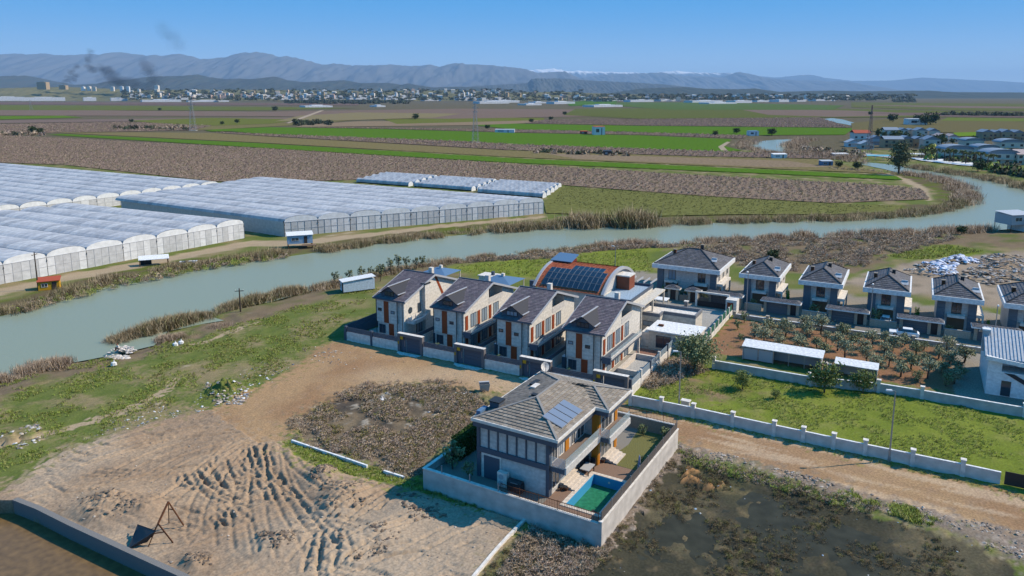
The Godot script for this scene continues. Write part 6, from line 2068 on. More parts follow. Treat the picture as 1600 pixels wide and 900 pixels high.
# ------------------------------------------------------------------ fence along the dirt road, lamps, bin
func fences_and_lamps() -> void:
	var pts := []
	for p in [Vector3(15.49, 0, -90.76), Vector3(22.75, 0, -86.89), Vector3(31.15, 0, -81.96), Vector3(39.66, 0, -77.07), Vector3(47.89, 0, -72.56), Vector3(50.80, 0, -70.86)]:
		pts.append(p)
	wall_run("boundary_wall", "long white panelled wall with square piers along the dirt road", pts, 1.35, 0.18, M.lilac_white, 3.9, 1.85, M.white)
	var t := thing("field_gate", "brown metal gate between white piers at the right end of the long wall", "gate", Vector3(50.87, 0, -70.86), STREET + 0.5)
	for k in 3:
		var b := MB.new()
		b.bx(0.3 + k * 2.3, 0.1, -0.06, 2.2 + k * 2.3, 1.55, 0.0); part("gate_leaf", b, M.brown_gate, t)
		b = MB.new()
		b.bx(2.25 + k * 2.3, -0.2, -0.25, 2.7 + k * 2.3, 1.9, 0.2); part("pier", b, M.white, t)
	lamp("tall lamp before the long white wall, left one near the big olive tree", Vector3(21.55, 0, -89.62), 7.7, 0.0)
	lamp("tall lamp before the long white wall, right one with its shadow across the dirt road", Vector3(41.77, 0, -75.82), 8.2, 0.0)
	t = thing("rubbish_bin", "white rubbish container standing alone on the dirt road", "bin", Vector3(-3.77, 0, -95.40), 10.0)
	var b := MB.new()
	b.hexa([Vector3(-0.55, 0.12, 0.4), Vector3(0.55, 0.12, 0.4), Vector3(0.55, 0.12, -0.4), Vector3(-0.55, 0.12, -0.4), Vector3(-0.7, 1.15, 0.55), Vector3(0.7, 1.15, 0.55), Vector3(0.7, 1.15, -0.55), Vector3(-0.7, 1.15, -0.55)])
	part("body", b, M.bin_white, t)
	b = MB.new()
	b.bx(-0.72, 1.15, -0.57, 0.72, 1.22, -0.2); part("lid", b, M.shutter, t)
	b = MB.new()
	b.bx(-0.65, 1.15, -0.2, 0.65, 1.19, 0.5); part("rubbish", b, M.dark, t)
	for x in [-0.45, 0.45]:
		for z in [-0.3, 0.3]:
			b = MB.new()
			b.cyl(Vector3(x - 0.05, 0.09, z), Vector3(x + 0.05, 0.09, z), 0.1, 0.1, 8); part("wheel", b, M.dark, t)
	t = thing("meter_box", "pale concrete meter box against the long wall, beside the left lamp", "meter box", Vector3(22.32, 0, -89.17), STREET)
	b = MB.new()
	b.bx(-0.5, 0, -0.3, 0.5, 1.3, 0.3); part("body", b, M.concrete, t)
	b = MB.new()
	b.bx(-0.6, 1.3, -0.4, 0.6, 1.4, 0.4); part("lid", b, M.white, t)
	t = thing("barrel", "small blue barrel by the foot of the left lamp", "barrel", Vector3(20.84, 0, -89.17), 0.0)
	b = MB.new()
	b.cyl(Vector3.ZERO, Vector3(0, 0.75, 0), 0.26, 0.26, 12); part("drum", b, M.barrel_blue, t)
	b = MB.new()
	b.cyl(Vector3(0, 0.75, 0), Vector3(0, 0.8, 0), 0.28, 0.28, 12); part("lid", b, M.barrel_blue, t)

# ------------------------------------------------------------------ sand lot: retaining walls, rusty frame, kerb, rubble
func level(q: Vector2) -> float:
	return ground_height(q, cover(q))

func foreground() -> void:
	var t := thing("retaining_wall", "dark concrete retaining wall between the sand lot and the muddy pond", "wall", Vector3(-49.62, 0, -67.68), 0.0)
	var o: Vector3 = t.position
	var pts := [Vector3(-49.62, 0, -67.68), Vector3(-46.29, 0, -66.07), Vector3(-41.56, 0, -63.36), Vector3(-36.04, 0, -60.36), Vector3(-30.98, 0, -57.61), Vector3(-27.64, 0, -55.81), Vector3(-23.47, 0, -53.26)]
	for i in pts.size() - 1:
		var b := MB.new()
		var a: Vector3 = pts[i] - o
		var e: Vector3 = pts[i + 1] - o
		b.beam(a + Vector3(0, -1.2, 0), e + Vector3(0, -1.2, 0), 0.4, 2.7)
		part("wall_section", b, M.concrete_dark, t)
		b = MB.new()
		b.beam(a + Vector3(0, 0.2, 0), e + Vector3(0, 0.2, 0), 0.55, 0.16)
		part("wall_top", b, M.concrete_dark, t)
	var end := thing("retaining_wall", "short broken stub turning the corner of the dark retaining wall", "wall", Vector3(-49.62, 0, -67.68), 0.0)
	var sb := MB.new()
	sb.beam(Vector3(0, -1.2, 0), Vector3(-1.2, -1.3, -0.9), 0.45, 2.4)
	part("wall_section", sb, M.concrete_dark, end)
	t = thing("lot_wall", "low white-topped wall between the sand lot and the dark marsh, leading to the bottom edge", "wall", Vector3(1.34, 0, -64.31), 0.0)
	o = t.position
	pts = [Vector3(1.34, 0, -64.31), Vector3(0.00, 0, -62.03), Vector3(-1.37, 0, -59.51), Vector3(-2.98, 0, -56.23), Vector3(-4.39, 0, -53.26)]
	for i in pts.size() - 1:
		var b := MB.new()
		b.beam(pts[i] - o + Vector3(0, -0.35, 0), pts[i + 1] - o + Vector3(0, -0.35, 0), 0.28, 1.3)
		part("wall_section", b, M.white, t)
	t = thing("kerb", "thin white kerb line along the strip of grass between sand and weeds", "kerb", Vector3(-25.72, 0, -80.32), 0.0)
	o = t.position
	pts = [Vector3(-25.72, 0, -80.32), Vector3(-21.83, 0, -77.97), Vector3(-18.07, 0, -75.75), Vector3(-15.74, 0, -74.33), Vector3(-13.74, 0, -73.23), Vector3(-11.35, 0, -71.90)]
	for i in pts.size() - 1:
		if i == 3:
			continue
		var b := MB.new()
		b.beam(pts[i] - o + Vector3(0, 0.12, 0), pts[i + 1] - o + Vector3(0, 0.12, 0), 0.22, 0.4)
		part("kerb_stone", b, M.bright, t)
	# rusty frame: two braced trestles joined by a ridge pole, an old dark mat hanging on its shaded side
	t = thing("rusty_frame", "rusty trestle frame with a dark torn mat beside it, standing on the sand", "frame", Vector3(-31.12, 0, -60.55), 0.0)
	o = t.position
	var hi := Vector3(-31.45, 3.3, -61.98) - o
	var lo := Vector3(-31.67, 2.2, -60.27) - o
	var g := level(Vector2(o.x, o.z)) - 0.05
	var feet := [Vector3(-30.90, 0, -63.36) - o, Vector3(-32.48, 0, -63.78) - o, Vector3(-30.59, 0, -60.55) - o, Vector3(-32.58, 0, -59.89) - o]
	for f in feet.size():
		feet[f].y = g
	for s in [[hi, lo, 0.14], [hi, feet[0], 0.1], [hi, feet[1], 0.07], [lo, feet[2], 0.1], [lo, feet[3], 0.08], [lo, feet[3] + Vector3(0.3, 0.9, -0.2), 0.12]]:
		var b := MB.new()
		b.beam(s[0], s[1], s[2], s[2])
		part("pole", b, M.rust, t)
	for s in [[hi.lerp(feet[0], 0.33), hi.lerp(feet[1], 0.33)], [lo.lerp(feet[2], 0.42), lo.lerp(feet[3], 0.42)]]:
		var b := MB.new()
		b.beam(s[0], s[1], 0.07, 0.07)
		part("cross_bar", b, M.rust, t)
	var c0 := Vector3(-33.56, 0, -62.74) - o
	var c1 := Vector3(-32.73, 0, -60.08) - o
	var c2 := Vector3(-34.16, 0, -59.60) - o
	var c3 := Vector3(-34.91, 0, -62.23) - o
	var b := MB.new()
	b.slab([c1 + Vector3(0, 0.5, 0), lo + Vector3(-0.1, -0.5, 0.3), c3 + Vector3(0.3, 0.9, 0), c2 + Vector3(0, 0.22, 0)], 0.05)
	part("torn_mat", b, M.dark, t)
	# stones and rubbish
	var stone := MB.new()
	var r := RandomNumberGenerator.new()
	r.seed = 3
	var ring := []
	for i in 6:
		var a := TAU * i / 6
		ring.append(Vector3(cos(a) * r.randf_range(0.7, 1.1), r.randf_range(-0.1, 0.25), -sin(a) * r.randf_range(0.7, 1.1)))
	for i in 6:
		stone.tri(ring[i], ring[(i + 1) % 6], Vector3(0.1, 0.7, -0.1))
		stone.tri(ring[(i + 1) % 6], ring[i], Vector3(0, -0.5, 0))
	var sm := stone.mesh()
	var white := [Color(0.55, 0.53, 0.5), Color(0.4, 0.37, 0.33), Color(0.62, 0.62, 0.62), Color(0.3, 0.27, 0.24), Color(0.7, 0.7, 0.72), Color(0.2, 0.2, 0.22)]
	var warm := [Color(0.36, 0.28, 0.22), Color(0.28, 0.22, 0.18), Color(0.42, 0.34, 0.27), Color(0.22, 0.17, 0.14), Color(0.5, 0.44, 0.38)]
	var places := []
	var tints := []
	heap(poly([-20.6, -93.0, -16.8, -96.1, -13.5, -97.9, -8.9, -96.5, -5.7, -95.2, -2.3, -89.4, -4.8, -87.1, -8.5, -91.8, -13.7, -93.0, -17.3, -89.4]), 420, 0.06, 0.32, white, places, tints)
	heap(poly([-13.2, -89.4, -5.0, -89.4, -2.4, -87.4, -7.4, -78.9, -11.4, -75.9]), 140, 0.05, 0.2, white, places, tints)
	heap(poly([19.0, -80.2, 23.3, -78.0, 30.9, -73.1, 38.4, -67.7, 47.4, -62.2, 44.5, -58.0, 41.4, -62.0, 37.0, -65.1, 30.0, -71.0, 22.6, -75.6, 18.9, -78.0]), 1700, 0.04, 0.2, warm, places, tints)
	heap(poly([8.0, -59.4, 18.0, -77.1, 19.6, -78.0, 12.6, -66.9, 9.5, -60.6]), 260, 0.05, 0.22, warm, places, tints)
	heap(poly([-43.1, -97.9, -41.0, -99.3, -35.4, -95.2, -35.2, -91.0, -39.0, -91.0]), 420, 0.05, 0.3, warm + white, places, tints)
	heap(poly([-33.7, -112.4, -31.1, -113.9, -23.7, -108.1, -24.7, -104.0, -30.2, -106.7]), 120, 0.05, 0.25, warm, places, tints)
	heap(poly([-59.9, -80.5, -58.7, -85.6, -54.7, -80.5, -56.3, -77.4]), 120, 0.05, 0.3, warm + white, places, tints)
	heap(sand_area, 900, 0.03, 0.13, warm, places, tints)
	heap(marsh_area, 60, 0.04, 0.16, [Color(0.6, 0.6, 0.6), Color(0.45, 0.42, 0.38), Color(0.3, 0.4, 0.5)], places, tints)
	var clod := [Color(0.17, 0.125, 0.09), Color(0.22, 0.16, 0.11), Color(0.13, 0.1, 0.08), Color(0.28, 0.2, 0.14)]
	for p in [poly([-21.8, -73.8, -19.5, -74.5, -17.4, -72.8, -17.9, -70.5, -19.7, -69.9, -21.5, -71.5]), poly([-19.6, -69.2, -15.9, -70.5, -13.4, -67.4, -14.1, -64.6, -17.0, -64.1, -19.3, -65.7]), poly([-43.3, -67.4, -39.5, -68.6, -36.1, -65.7, -36.9, -63.6, -40.2, -64.1]), poly([-23.6, -62.0, -20.0, -61.7, -18.6, -58.7, -21.2, -58.2]), poly([-16.7, -62.5, -12.1, -63.6, -9.3, -60.6, -11.1, -57.8, -14.4, -57.8]), poly([-28.7, -58.7, -26.5, -58.9, -25.4, -56.1, -27.5, -56.1]), poly([-11.7, -68.6, -7.7, -68.0, -6.1, -64.6, -9.7, -64.1])]:
		heap(p, 170, 0.05, 0.26, clod, places, tints)
	heap(poly([-50.9, -80.5, -38.8, -89.4, -34.1, -97.9, -32.7, -105.3, -37.4, -108.1, -43.0, -93.4, -53.4, -82.1]), 260, 0.05, 0.22, white, places, tints)
	heap(poly([-34.1, -97.9, -24.9, -113.9, 8.8, -95.6, 16.5, -89.4, 8.3, -89.4, -9.1, -98.8]), 200, 0.03, 0.12, warm, places, tints)
	cloud_of("rubble", sm, M.rubble, places, tints, "loose stones, rubbish and broken concrete strewn along road edges and over the sand", "rubble")
	places = []
	tints = []
	heap(poly([-64.3, -110.3, -63.0, -112.1, -62.2, -113.6, -59.7, -111.5, -59.2, -108.6, -60.8, -107.5, -62.9, -108.4]), 260, 0.1, 0.45, [Color(0.6, 0.54, 0.48), Color(0.5, 0.45, 0.4), Color(0.66, 0.6, 0.55)], places, tints)
	cloud_of("broken_concrete", sm, M.rubble, places, tints, "pale heap of broken concrete at the water's edge under the sitting person", "rubble heap")
	places = []
	tints = []
	var blue := [Color(0.62, 0.68, 0.85), Color(0.72, 0.76, 0.86), Color(0.5, 0.55, 0.7), Color(0.78, 0.8, 0.84), Color(0.2, 0.22, 0.28)]
	heap(poly([98.4, -172.6, 105.4, -176.7, 113.2, -181.9, 114.5, -175.3, 112.3, -172.6, 105.3, -169.9, 101.8, -164.8, 101.1, -161.7, 95.0, -161.1]), 900, 0.15, 0.75, blue, places, tints, 1.6)
	cloud_of("plastic_waste", sm, M.rubble, places, tints, "heap of white and bluish plastic waste behind the fifth villa", "waste heap")
	places = []
	tints = []
	heap(poly([87.9, -164.1, 98.4, -172.6, 100.8, -161.1, 120.2, -182.6, 128.9, -181.1, 111.2, -155.3, 101.2, -152.6, 98.7, -157.6, 94.5, -157.6]), 1000, 0.12, 0.7, warm + [Color(0.45, 0.43, 0.42), Color(0.16, 0.15, 0.15)], places, tints, 1.3)
	cloud_of("rubble", sm, M.rubble, places, tints, "grey and brown heaps of building rubble right of the plastic waste", "rubble")
	for s in [[178, 571.5, "white plastic canister lying alone on the left meadow below the concrete heap"], [274, 541, "white bag left of two others on the meadow near the reed inlet"], [283, 538, "white bag right of two others on the meadow near the reed inlet"]]:
		var p := Vector3()
		match s[0]:
			178: p = Vector3(-59.63, 0, -104.95)
			274: p = Vector3(-54.34, 0, -113.63)
			_: p = Vector3(-53.82, 0, -114.56)
		var w := thing("waste_bag", s[2], "bag", p + Vector3(0, 0.1, 0), 20.0)
		b = MB.new()
		for i in 7:
			var a := TAU * i / 7
			var a2 := TAU * (i + 1) / 7
			b.quad(Vector3(cos(a) * 0.45, 0, -sin(a) * 0.35), Vector3(cos(a2) * 0.45, 0, -sin(a2) * 0.35), Vector3(cos(a2) * 0.4, 0.4, -sin(a2) * 0.3), Vector3(cos(a) * 0.4, 0.4, -sin(a) * 0.3))
			b.tri(Vector3(cos(a) * 0.4, 0.4, -sin(a) * 0.3), Vector3(cos(a2) * 0.4, 0.4, -sin(a2) * 0.3), Vector3(0.05, 0.6, 0))
		part("bag", b, M.bright, w)
		b = MB.new()
		b.cyl(Vector3(0.05, 0.58, 0), Vector3(0.08, 0.75, 0), 0.05, 0.09, 6)
		part("knot", b, M.bright, w)
	person()

func heap(p: PackedVector2Array, count: int, lo: float, hi: float, colors: Array, places: Array, tints: Array, high := 0.0) -> void:
	var r := Rect2(p[0], Vector2.ZERO)
	for q in p:
		r = r.expand(q)
	var n := 0
	var tries := 0
	while n < count and tries < count * 12:
		tries += 1
		var q := Vector2(rng.randf_range(r.position.x, r.end.x), rng.randf_range(r.position.y, r.end.y))
		if not Geometry2D.is_point_in_polygon(q, p):
			continue
		if rng.randf() > 0.35 + n2.get_noise_2dv(q * 0.7) * 1.2:
			continue
		n += 1
		var s := lo * pow(hi / lo, pow(rng.randf(), 1.6))
		var y := level(q)
		if high > 0.0:
			y += high * clampf(edge_distance(p, q) / 3.5, 0.0, 1.0) * (0.6 + 0.6 * n2.get_noise_2dv(q * 0.4))
		places.append(Transform3D(Basis.from_euler(Vector3(rng.randf_range(-0.5, 0.5), rng.randf() * TAU, rng.randf_range(-0.5, 0.5))).scaled(Vector3(s * rng.randf_range(0.7, 1.5), s * rng.randf_range(0.5, 1.0), s)), Vector3(q.x, y + s * 0.15, q.y)))
		var c: Color = colors[rng.randi() % colors.size()]
		tints.append(c * rng.randf_range(0.8, 1.2))

# ------------------------------------------------------------------ the person sitting on the broken concrete
func flesh(bones: Array, cell: float, k: float) -> ArrayMesh:   # a smooth skin round tapered bones [from, to, radius, radius]
	var lo := Vector3(1e9, 1e9, 1e9)
	var hi := -lo
	for q in bones:
		for e in 2:
			var r: float = q[2 + e] + cell * 2.0
			lo = lo.min(q[e] - Vector3.ONE * r)
			hi = hi.max(q[e] + Vector3.ONE * r)
	var n := Vector3i(((hi - lo) / cell).ceil()) + Vector3i.ONE
	var f := PackedFloat32Array()
	f.resize(n.x * n.y * n.z)
	for z in n.z:
		for y in n.y:
			for x in n.x:
				var p := lo + Vector3(x, y, z) * cell
				var d := 1e3
				for q in bones:
					var ab: Vector3 = q[1] - q[0]
					var t := clampf((p - q[0]).dot(ab) / maxf(ab.length_squared(), 1e-6), 0.0, 1.0)
					var e: float = (p - q[0] - ab * t).length() - lerpf(q[2], q[3], t)
					var h := maxf(k - absf(d - e), 0.0) / k
					d = minf(d, e) - h * h * k * 0.25
				f[(z * n.y + y) * n.x + x] = d
	var at := {}
	var b := MB.new()
	var dot := func(x: int, y: int, z: int) -> Vector3:
		var key := (z * n.y + y) * n.x + x
		if at.has(key):
			return at[key]
		var s := Vector3.ZERO
		var c := 0
		for e in [[0, 0, 0, 1, 0, 0], [0, 1, 0, 1, 1, 0], [0, 0, 1, 1, 0, 1], [0, 1, 1, 1, 1, 1], [0, 0, 0, 0, 1, 0], [1, 0, 0, 1, 1, 0], [0, 0, 1, 0, 1, 1], [1, 0, 1, 1, 1, 1], [0, 0, 0, 0, 0, 1], [1, 0, 0, 1, 0, 1], [0, 1, 0, 0, 1, 1], [1, 1, 0, 1, 1, 1]]:
			var u := f[((z + e[2]) * n.y + y + e[1]) * n.x + x + e[0]]
			var v := f[((z + e[5]) * n.y + y + e[4]) * n.x + x + e[3]]
			if (u < 0.0) != (v < 0.0):
				s += Vector3(e[0], e[1], e[2]).lerp(Vector3(e[3], e[4], e[5]), u / (u - v))
				c += 1
		at[key] = lo + (Vector3(x, y, z) + s / maxf(c, 1)) * cell
		return at[key]
	for z in range(1, n.z - 1):
		for y in range(1, n.y - 1):
			for x in range(1, n.x - 1):
				var u := f[(z * n.y + y) * n.x + x] < 0.0
				for a in 3:
					var v := f[((z + int(a == 2)) * n.y + y + int(a == 1)) * n.x + x + int(a == 0)] < 0.0
					if u == v:
						continue
					var i := Vector3i(x, y, z)
					var s := Vector3i(0, 1, 0) if a == 0 else Vector3i(0, 0, 1) if a == 1 else Vector3i(1, 0, 0)
					var w := Vector3i(0, 0, 1) if a == 0 else Vector3i(1, 0, 0) if a == 1 else Vector3i(0, 1, 0)
					var q := []
					for m in [i - s - w, i - w, i, i - s]:
						q.append(dot.call(m.x, m.y, m.z))
					if u:
						b.quad(q[0], q[1], q[2], q[3])
					else:
						b.quad(q[3], q[2], q[1], q[0])
	return b.mesh()

func person() -> void:
	var t := thing("person", "person in a white top and dark trousers sitting on pale rubble by the river", "person", Vector3(-62.17, 0, -111.23) + Vector3(0, 0.35, 0), -35.0)
	var v := func(x: float, y: float, z: float) -> Vector3: return Vector3(x, y, z)
	var body := [[v.call(0, 0.12, 0), v.call(0, 0.5, 0.08), 0.15, 0.16], [v.call(0, 0.5, 0.08), v.call(0, 0.62, 0.12), 0.15, 0.09], [v.call(-0.16, 0.58, 0.1), v.call(0.16, 0.58, 0.1), 0.07, 0.07], [v.call(0, 0.62, 0.12), v.call(0, 0.72, 0.16), 0.055, 0.055],
		[v.call(-0.19, 0.57, 0.1), v.call(-0.24, 0.33, 0.2), 0.055, 0.045], [v.call(-0.24, 0.33, 0.2), v.call(-0.1, 0.36, 0.42), 0.045, 0.03], [v.call(0.19, 0.57, 0.1), v.call(0.24, 0.33, 0.2), 0.055, 0.045], [v.call(0.24, 0.33, 0.2), v.call(0.1, 0.36, 0.42), 0.045, 0.03],
		[v.call(0, 0.72, 0.16), v.call(0, 0.86, 0.2), 0.075, 0.095],
		[v.call(-0.09, 0.1, 0.02), v.call(-0.14, 0.4, 0.42), 0.09, 0.065], [v.call(-0.14, 0.4, 0.42), v.call(-0.13, -0.02, 0.5), 0.06, 0.042], [v.call(-0.13, -0.04, 0.48), v.call(-0.14, -0.06, 0.68), 0.042, 0.035],
		[v.call(0.09, 0.1, 0.02), v.call(0.14, 0.4, 0.42), 0.09, 0.065], [v.call(0.14, 0.4, 0.42), v.call(0.13, -0.02, 0.5), 0.06, 0.042], [v.call(0.13, -0.04, 0.48), v.call(0.14, -0.06, 0.68), 0.042, 0.035]]
	part("body", flesh(body, 0.03, 0.05), M.skin, t)
	part("shirt", flesh([[v.call(0, 0.14, 0), v.call(0, 0.5, 0.08), 0.175, 0.18], [v.call(-0.17, 0.57, 0.1), v.call(0.17, 0.57, 0.1), 0.09, 0.09], [v.call(-0.19, 0.57, 0.1), v.call(-0.24, 0.34, 0.19), 0.075, 0.065], [v.call(0.19, 0.57, 0.1), v.call(0.24, 0.34, 0.19), 0.075, 0.065]], 0.03, 0.05), M.white, t)
	part("trousers", flesh([[v.call(-0.08, 0.08, 0), v.call(0.08, 0.08, 0), 0.15, 0.15], [v.call(-0.09, 0.1, 0.02), v.call(-0.14, 0.4, 0.42), 0.11, 0.085], [v.call(-0.14, 0.4, 0.42), v.call(-0.13, 0.04, 0.49), 0.08, 0.062], [v.call(0.09, 0.1, 0.02), v.call(0.14, 0.4, 0.42), 0.11, 0.085], [v.call(0.14, 0.4, 0.42), v.call(0.13, 0.04, 0.49), 0.08, 0.062]], 0.03, 0.05), M.dark, t)
	part("cap", flesh([[v.call(0, 0.9, 0.18), v.call(0, 0.93, 0.19), 0.1, 0.09], [v.call(-0.05, 0.9, 0.28), v.call(0.05, 0.9, 0.28), 0.025, 0.025]], 0.025, 0.04), M.red_dark, t)
	for s in [-1.0, 1.0]:
		var hand := [[v.call(0.1 * s, 0.36, 0.42), v.call(0.06 * s, 0.37, 0.49), 0.03, 0.034]]
		for i in 4:
			var c: Vector3 = v.call((0.085 - i * 0.018) * s, 0.385 - absf(i - 1.5) * 0.004, 0.5)
			hand.append([c, c + Vector3(-0.01 * s, 0.008, 0.04 - absf(i - 1.2) * 0.006), 0.01, 0.009])
			hand.append([c + Vector3(-0.01 * s, 0.008, 0.04 - absf(i - 1.2) * 0.006), c + Vector3(-0.012 * s, -0.018, 0.058), 0.009, 0.008])
		hand.append([v.call(0.05 * s, 0.385, 0.45), v.call(0.03 * s, 0.41, 0.49), 0.012, 0.01])
		part("hand", flesh(hand, 0.008, 0.012), M.skin, t)
	for s in [-0.035, 0.035]:
		var b := MB.new()
		b.cyl(v.call(s, 0.84, 0.285), v.call(s, 0.84, 0.3), 0.014, 0.01, 6)
		part("eye", b, M.dark, t)

# ------------------------------------------------------------------ things on the river banks
func hut_on(label: String, called: String, at: Vector3, turn: float, w: float, d: float, h: float, wall_m: Material, roof_m: Material, raised := 0.0) -> Node3D:
	var t := thing(called, label, called.replace("_", " "), at, turn)
	var b := MB.new()
	b.bx(-w / 2, raised, -d / 2, w / 2, raised + h, d / 2)
	part("wall", b, wall_m, t)
	b = MB.new()
	b.slab([Vector3(-w / 2 - 0.2, raised + h + 0.02, d / 2 + 0.25), Vector3(w / 2 + 0.2, raised + h + 0.02, d / 2 + 0.25), Vector3(w / 2 + 0.2, raised + h + 0.5, -d / 2 - 0.2), Vector3(-w / 2 - 0.2, raised + h + 0.5, -d / 2 - 0.2)], 0.1)
	part("roof", b, roof_m, t)
	window(t, -w * 0.2, raised + h * 0.35, d / 2, w * 0.3, h * 0.4, 0.0, M.white, M.window)
	b = MB.new()
	b.bx(w * 0.15, raised + 0.05, d / 2, w * 0.15 + 0.85, raised + h * 0.85, d / 2 + 0.05)
	part("door", b, M.brown_gate, t)
	if raised > 0.0:
		for x in [-w / 2 + 0.15, w / 2 - 0.15]:
			for z in [-d / 2 + 0.15, d / 2 - 0.15]:
				b = MB.new()
				b.cyl(Vector3(x, -1.0, z), Vector3(x, raised, z), 0.1, 0.1, 6)
				part("stilt", b, M.rust, t)
	return t

func pylon(label: String, at: Vector3, h: float, foot: float, m: Material, arms: Array, group := "") -> void:
	var t := thing("pylon", label, "pylon", at, rng.randf_range(-20, 20), group)
	var b := MB.new()
	var n := int(h / 3.2)
	var w := h * 0.006
	for i in n:
		var y0 := h * i / n
		var y1 := h * (i + 1) / n
		var r0 := lerpf(foot, foot * 0.16, float(i) / n)
		var r1 := lerpf(foot, foot * 0.16, float(i + 1) / n)
		var c := [[-1, -1], [1, -1], [1, 1], [-1, 1]]
		for k in 4:
			var p: Array = c[k]
			var q: Array = c[(k + 1) % 4]
			b.beam(Vector3(p[0] * r0, y0, p[1] * r0), Vector3(p[0] * r1, y1, p[1] * r1), w, w)
			b.beam(Vector3(p[0] * r0, y0, p[1] * r0), Vector3(q[0] * r1, y1, q[1] * r1), w * 0.6, w * 0.6)
			b.beam(Vector3(p[0] * r1, y1, p[1] * r1), Vector3(q[0] * r1, y1, q[1] * r1), w * 0.6, w * 0.6)
	part("lattice", b, m, t)
	for a in arms:
		b = MB.new()
		b.beam(Vector3(-a[1], h * a[0], 0), Vector3(a[1], h * a[0], 0), w, w * 1.6)
		b.beam(Vector3(-a[1], h * a[0], 0), Vector3(0, h * a[0] + a[1] * 0.35, 0), w * 0.7, w * 0.7)
		b.beam(Vector3(a[1], h * a[0], 0), Vector3(0, h * a[0] + a[1] * 0.35, 0), w * 0.7, w * 0.7)
		part("cross_arm", b, m, t)
	b = MB.new()
	b.bx(-foot - 0.4, -0.3, -foot - 0.4, foot + 0.4, 0.35, foot + 0.4)
	part("footing", b, M.paving, t)

func pole(label: String, at: Vector3, h: float) -> void:
	var t := thing("utility_pole", label, "utility pole", at, rng.randf_range(0, 90))
	var b := MB.new()
	b.cyl(Vector3(0, -0.3, 0), Vector3(0, h, 0), 0.16, 0.1, 8)
	part("post", b, M.bark, t)
	b = MB.new()
	b.beam(Vector3(-0.8, h - 0.5, 0), Vector3(0.8, h - 0.5, 0), 0.1, 0.12)
	part("cross_arm", b, M.bark, t)
	for x in [-0.7, 0.7]:
		b = MB.new()
		b.cyl(Vector3(x, h - 0.45, 0), Vector3(x, h - 0.2, 0), 0.05, 0.04, 6)
		part("insulator", b, M.white, t)

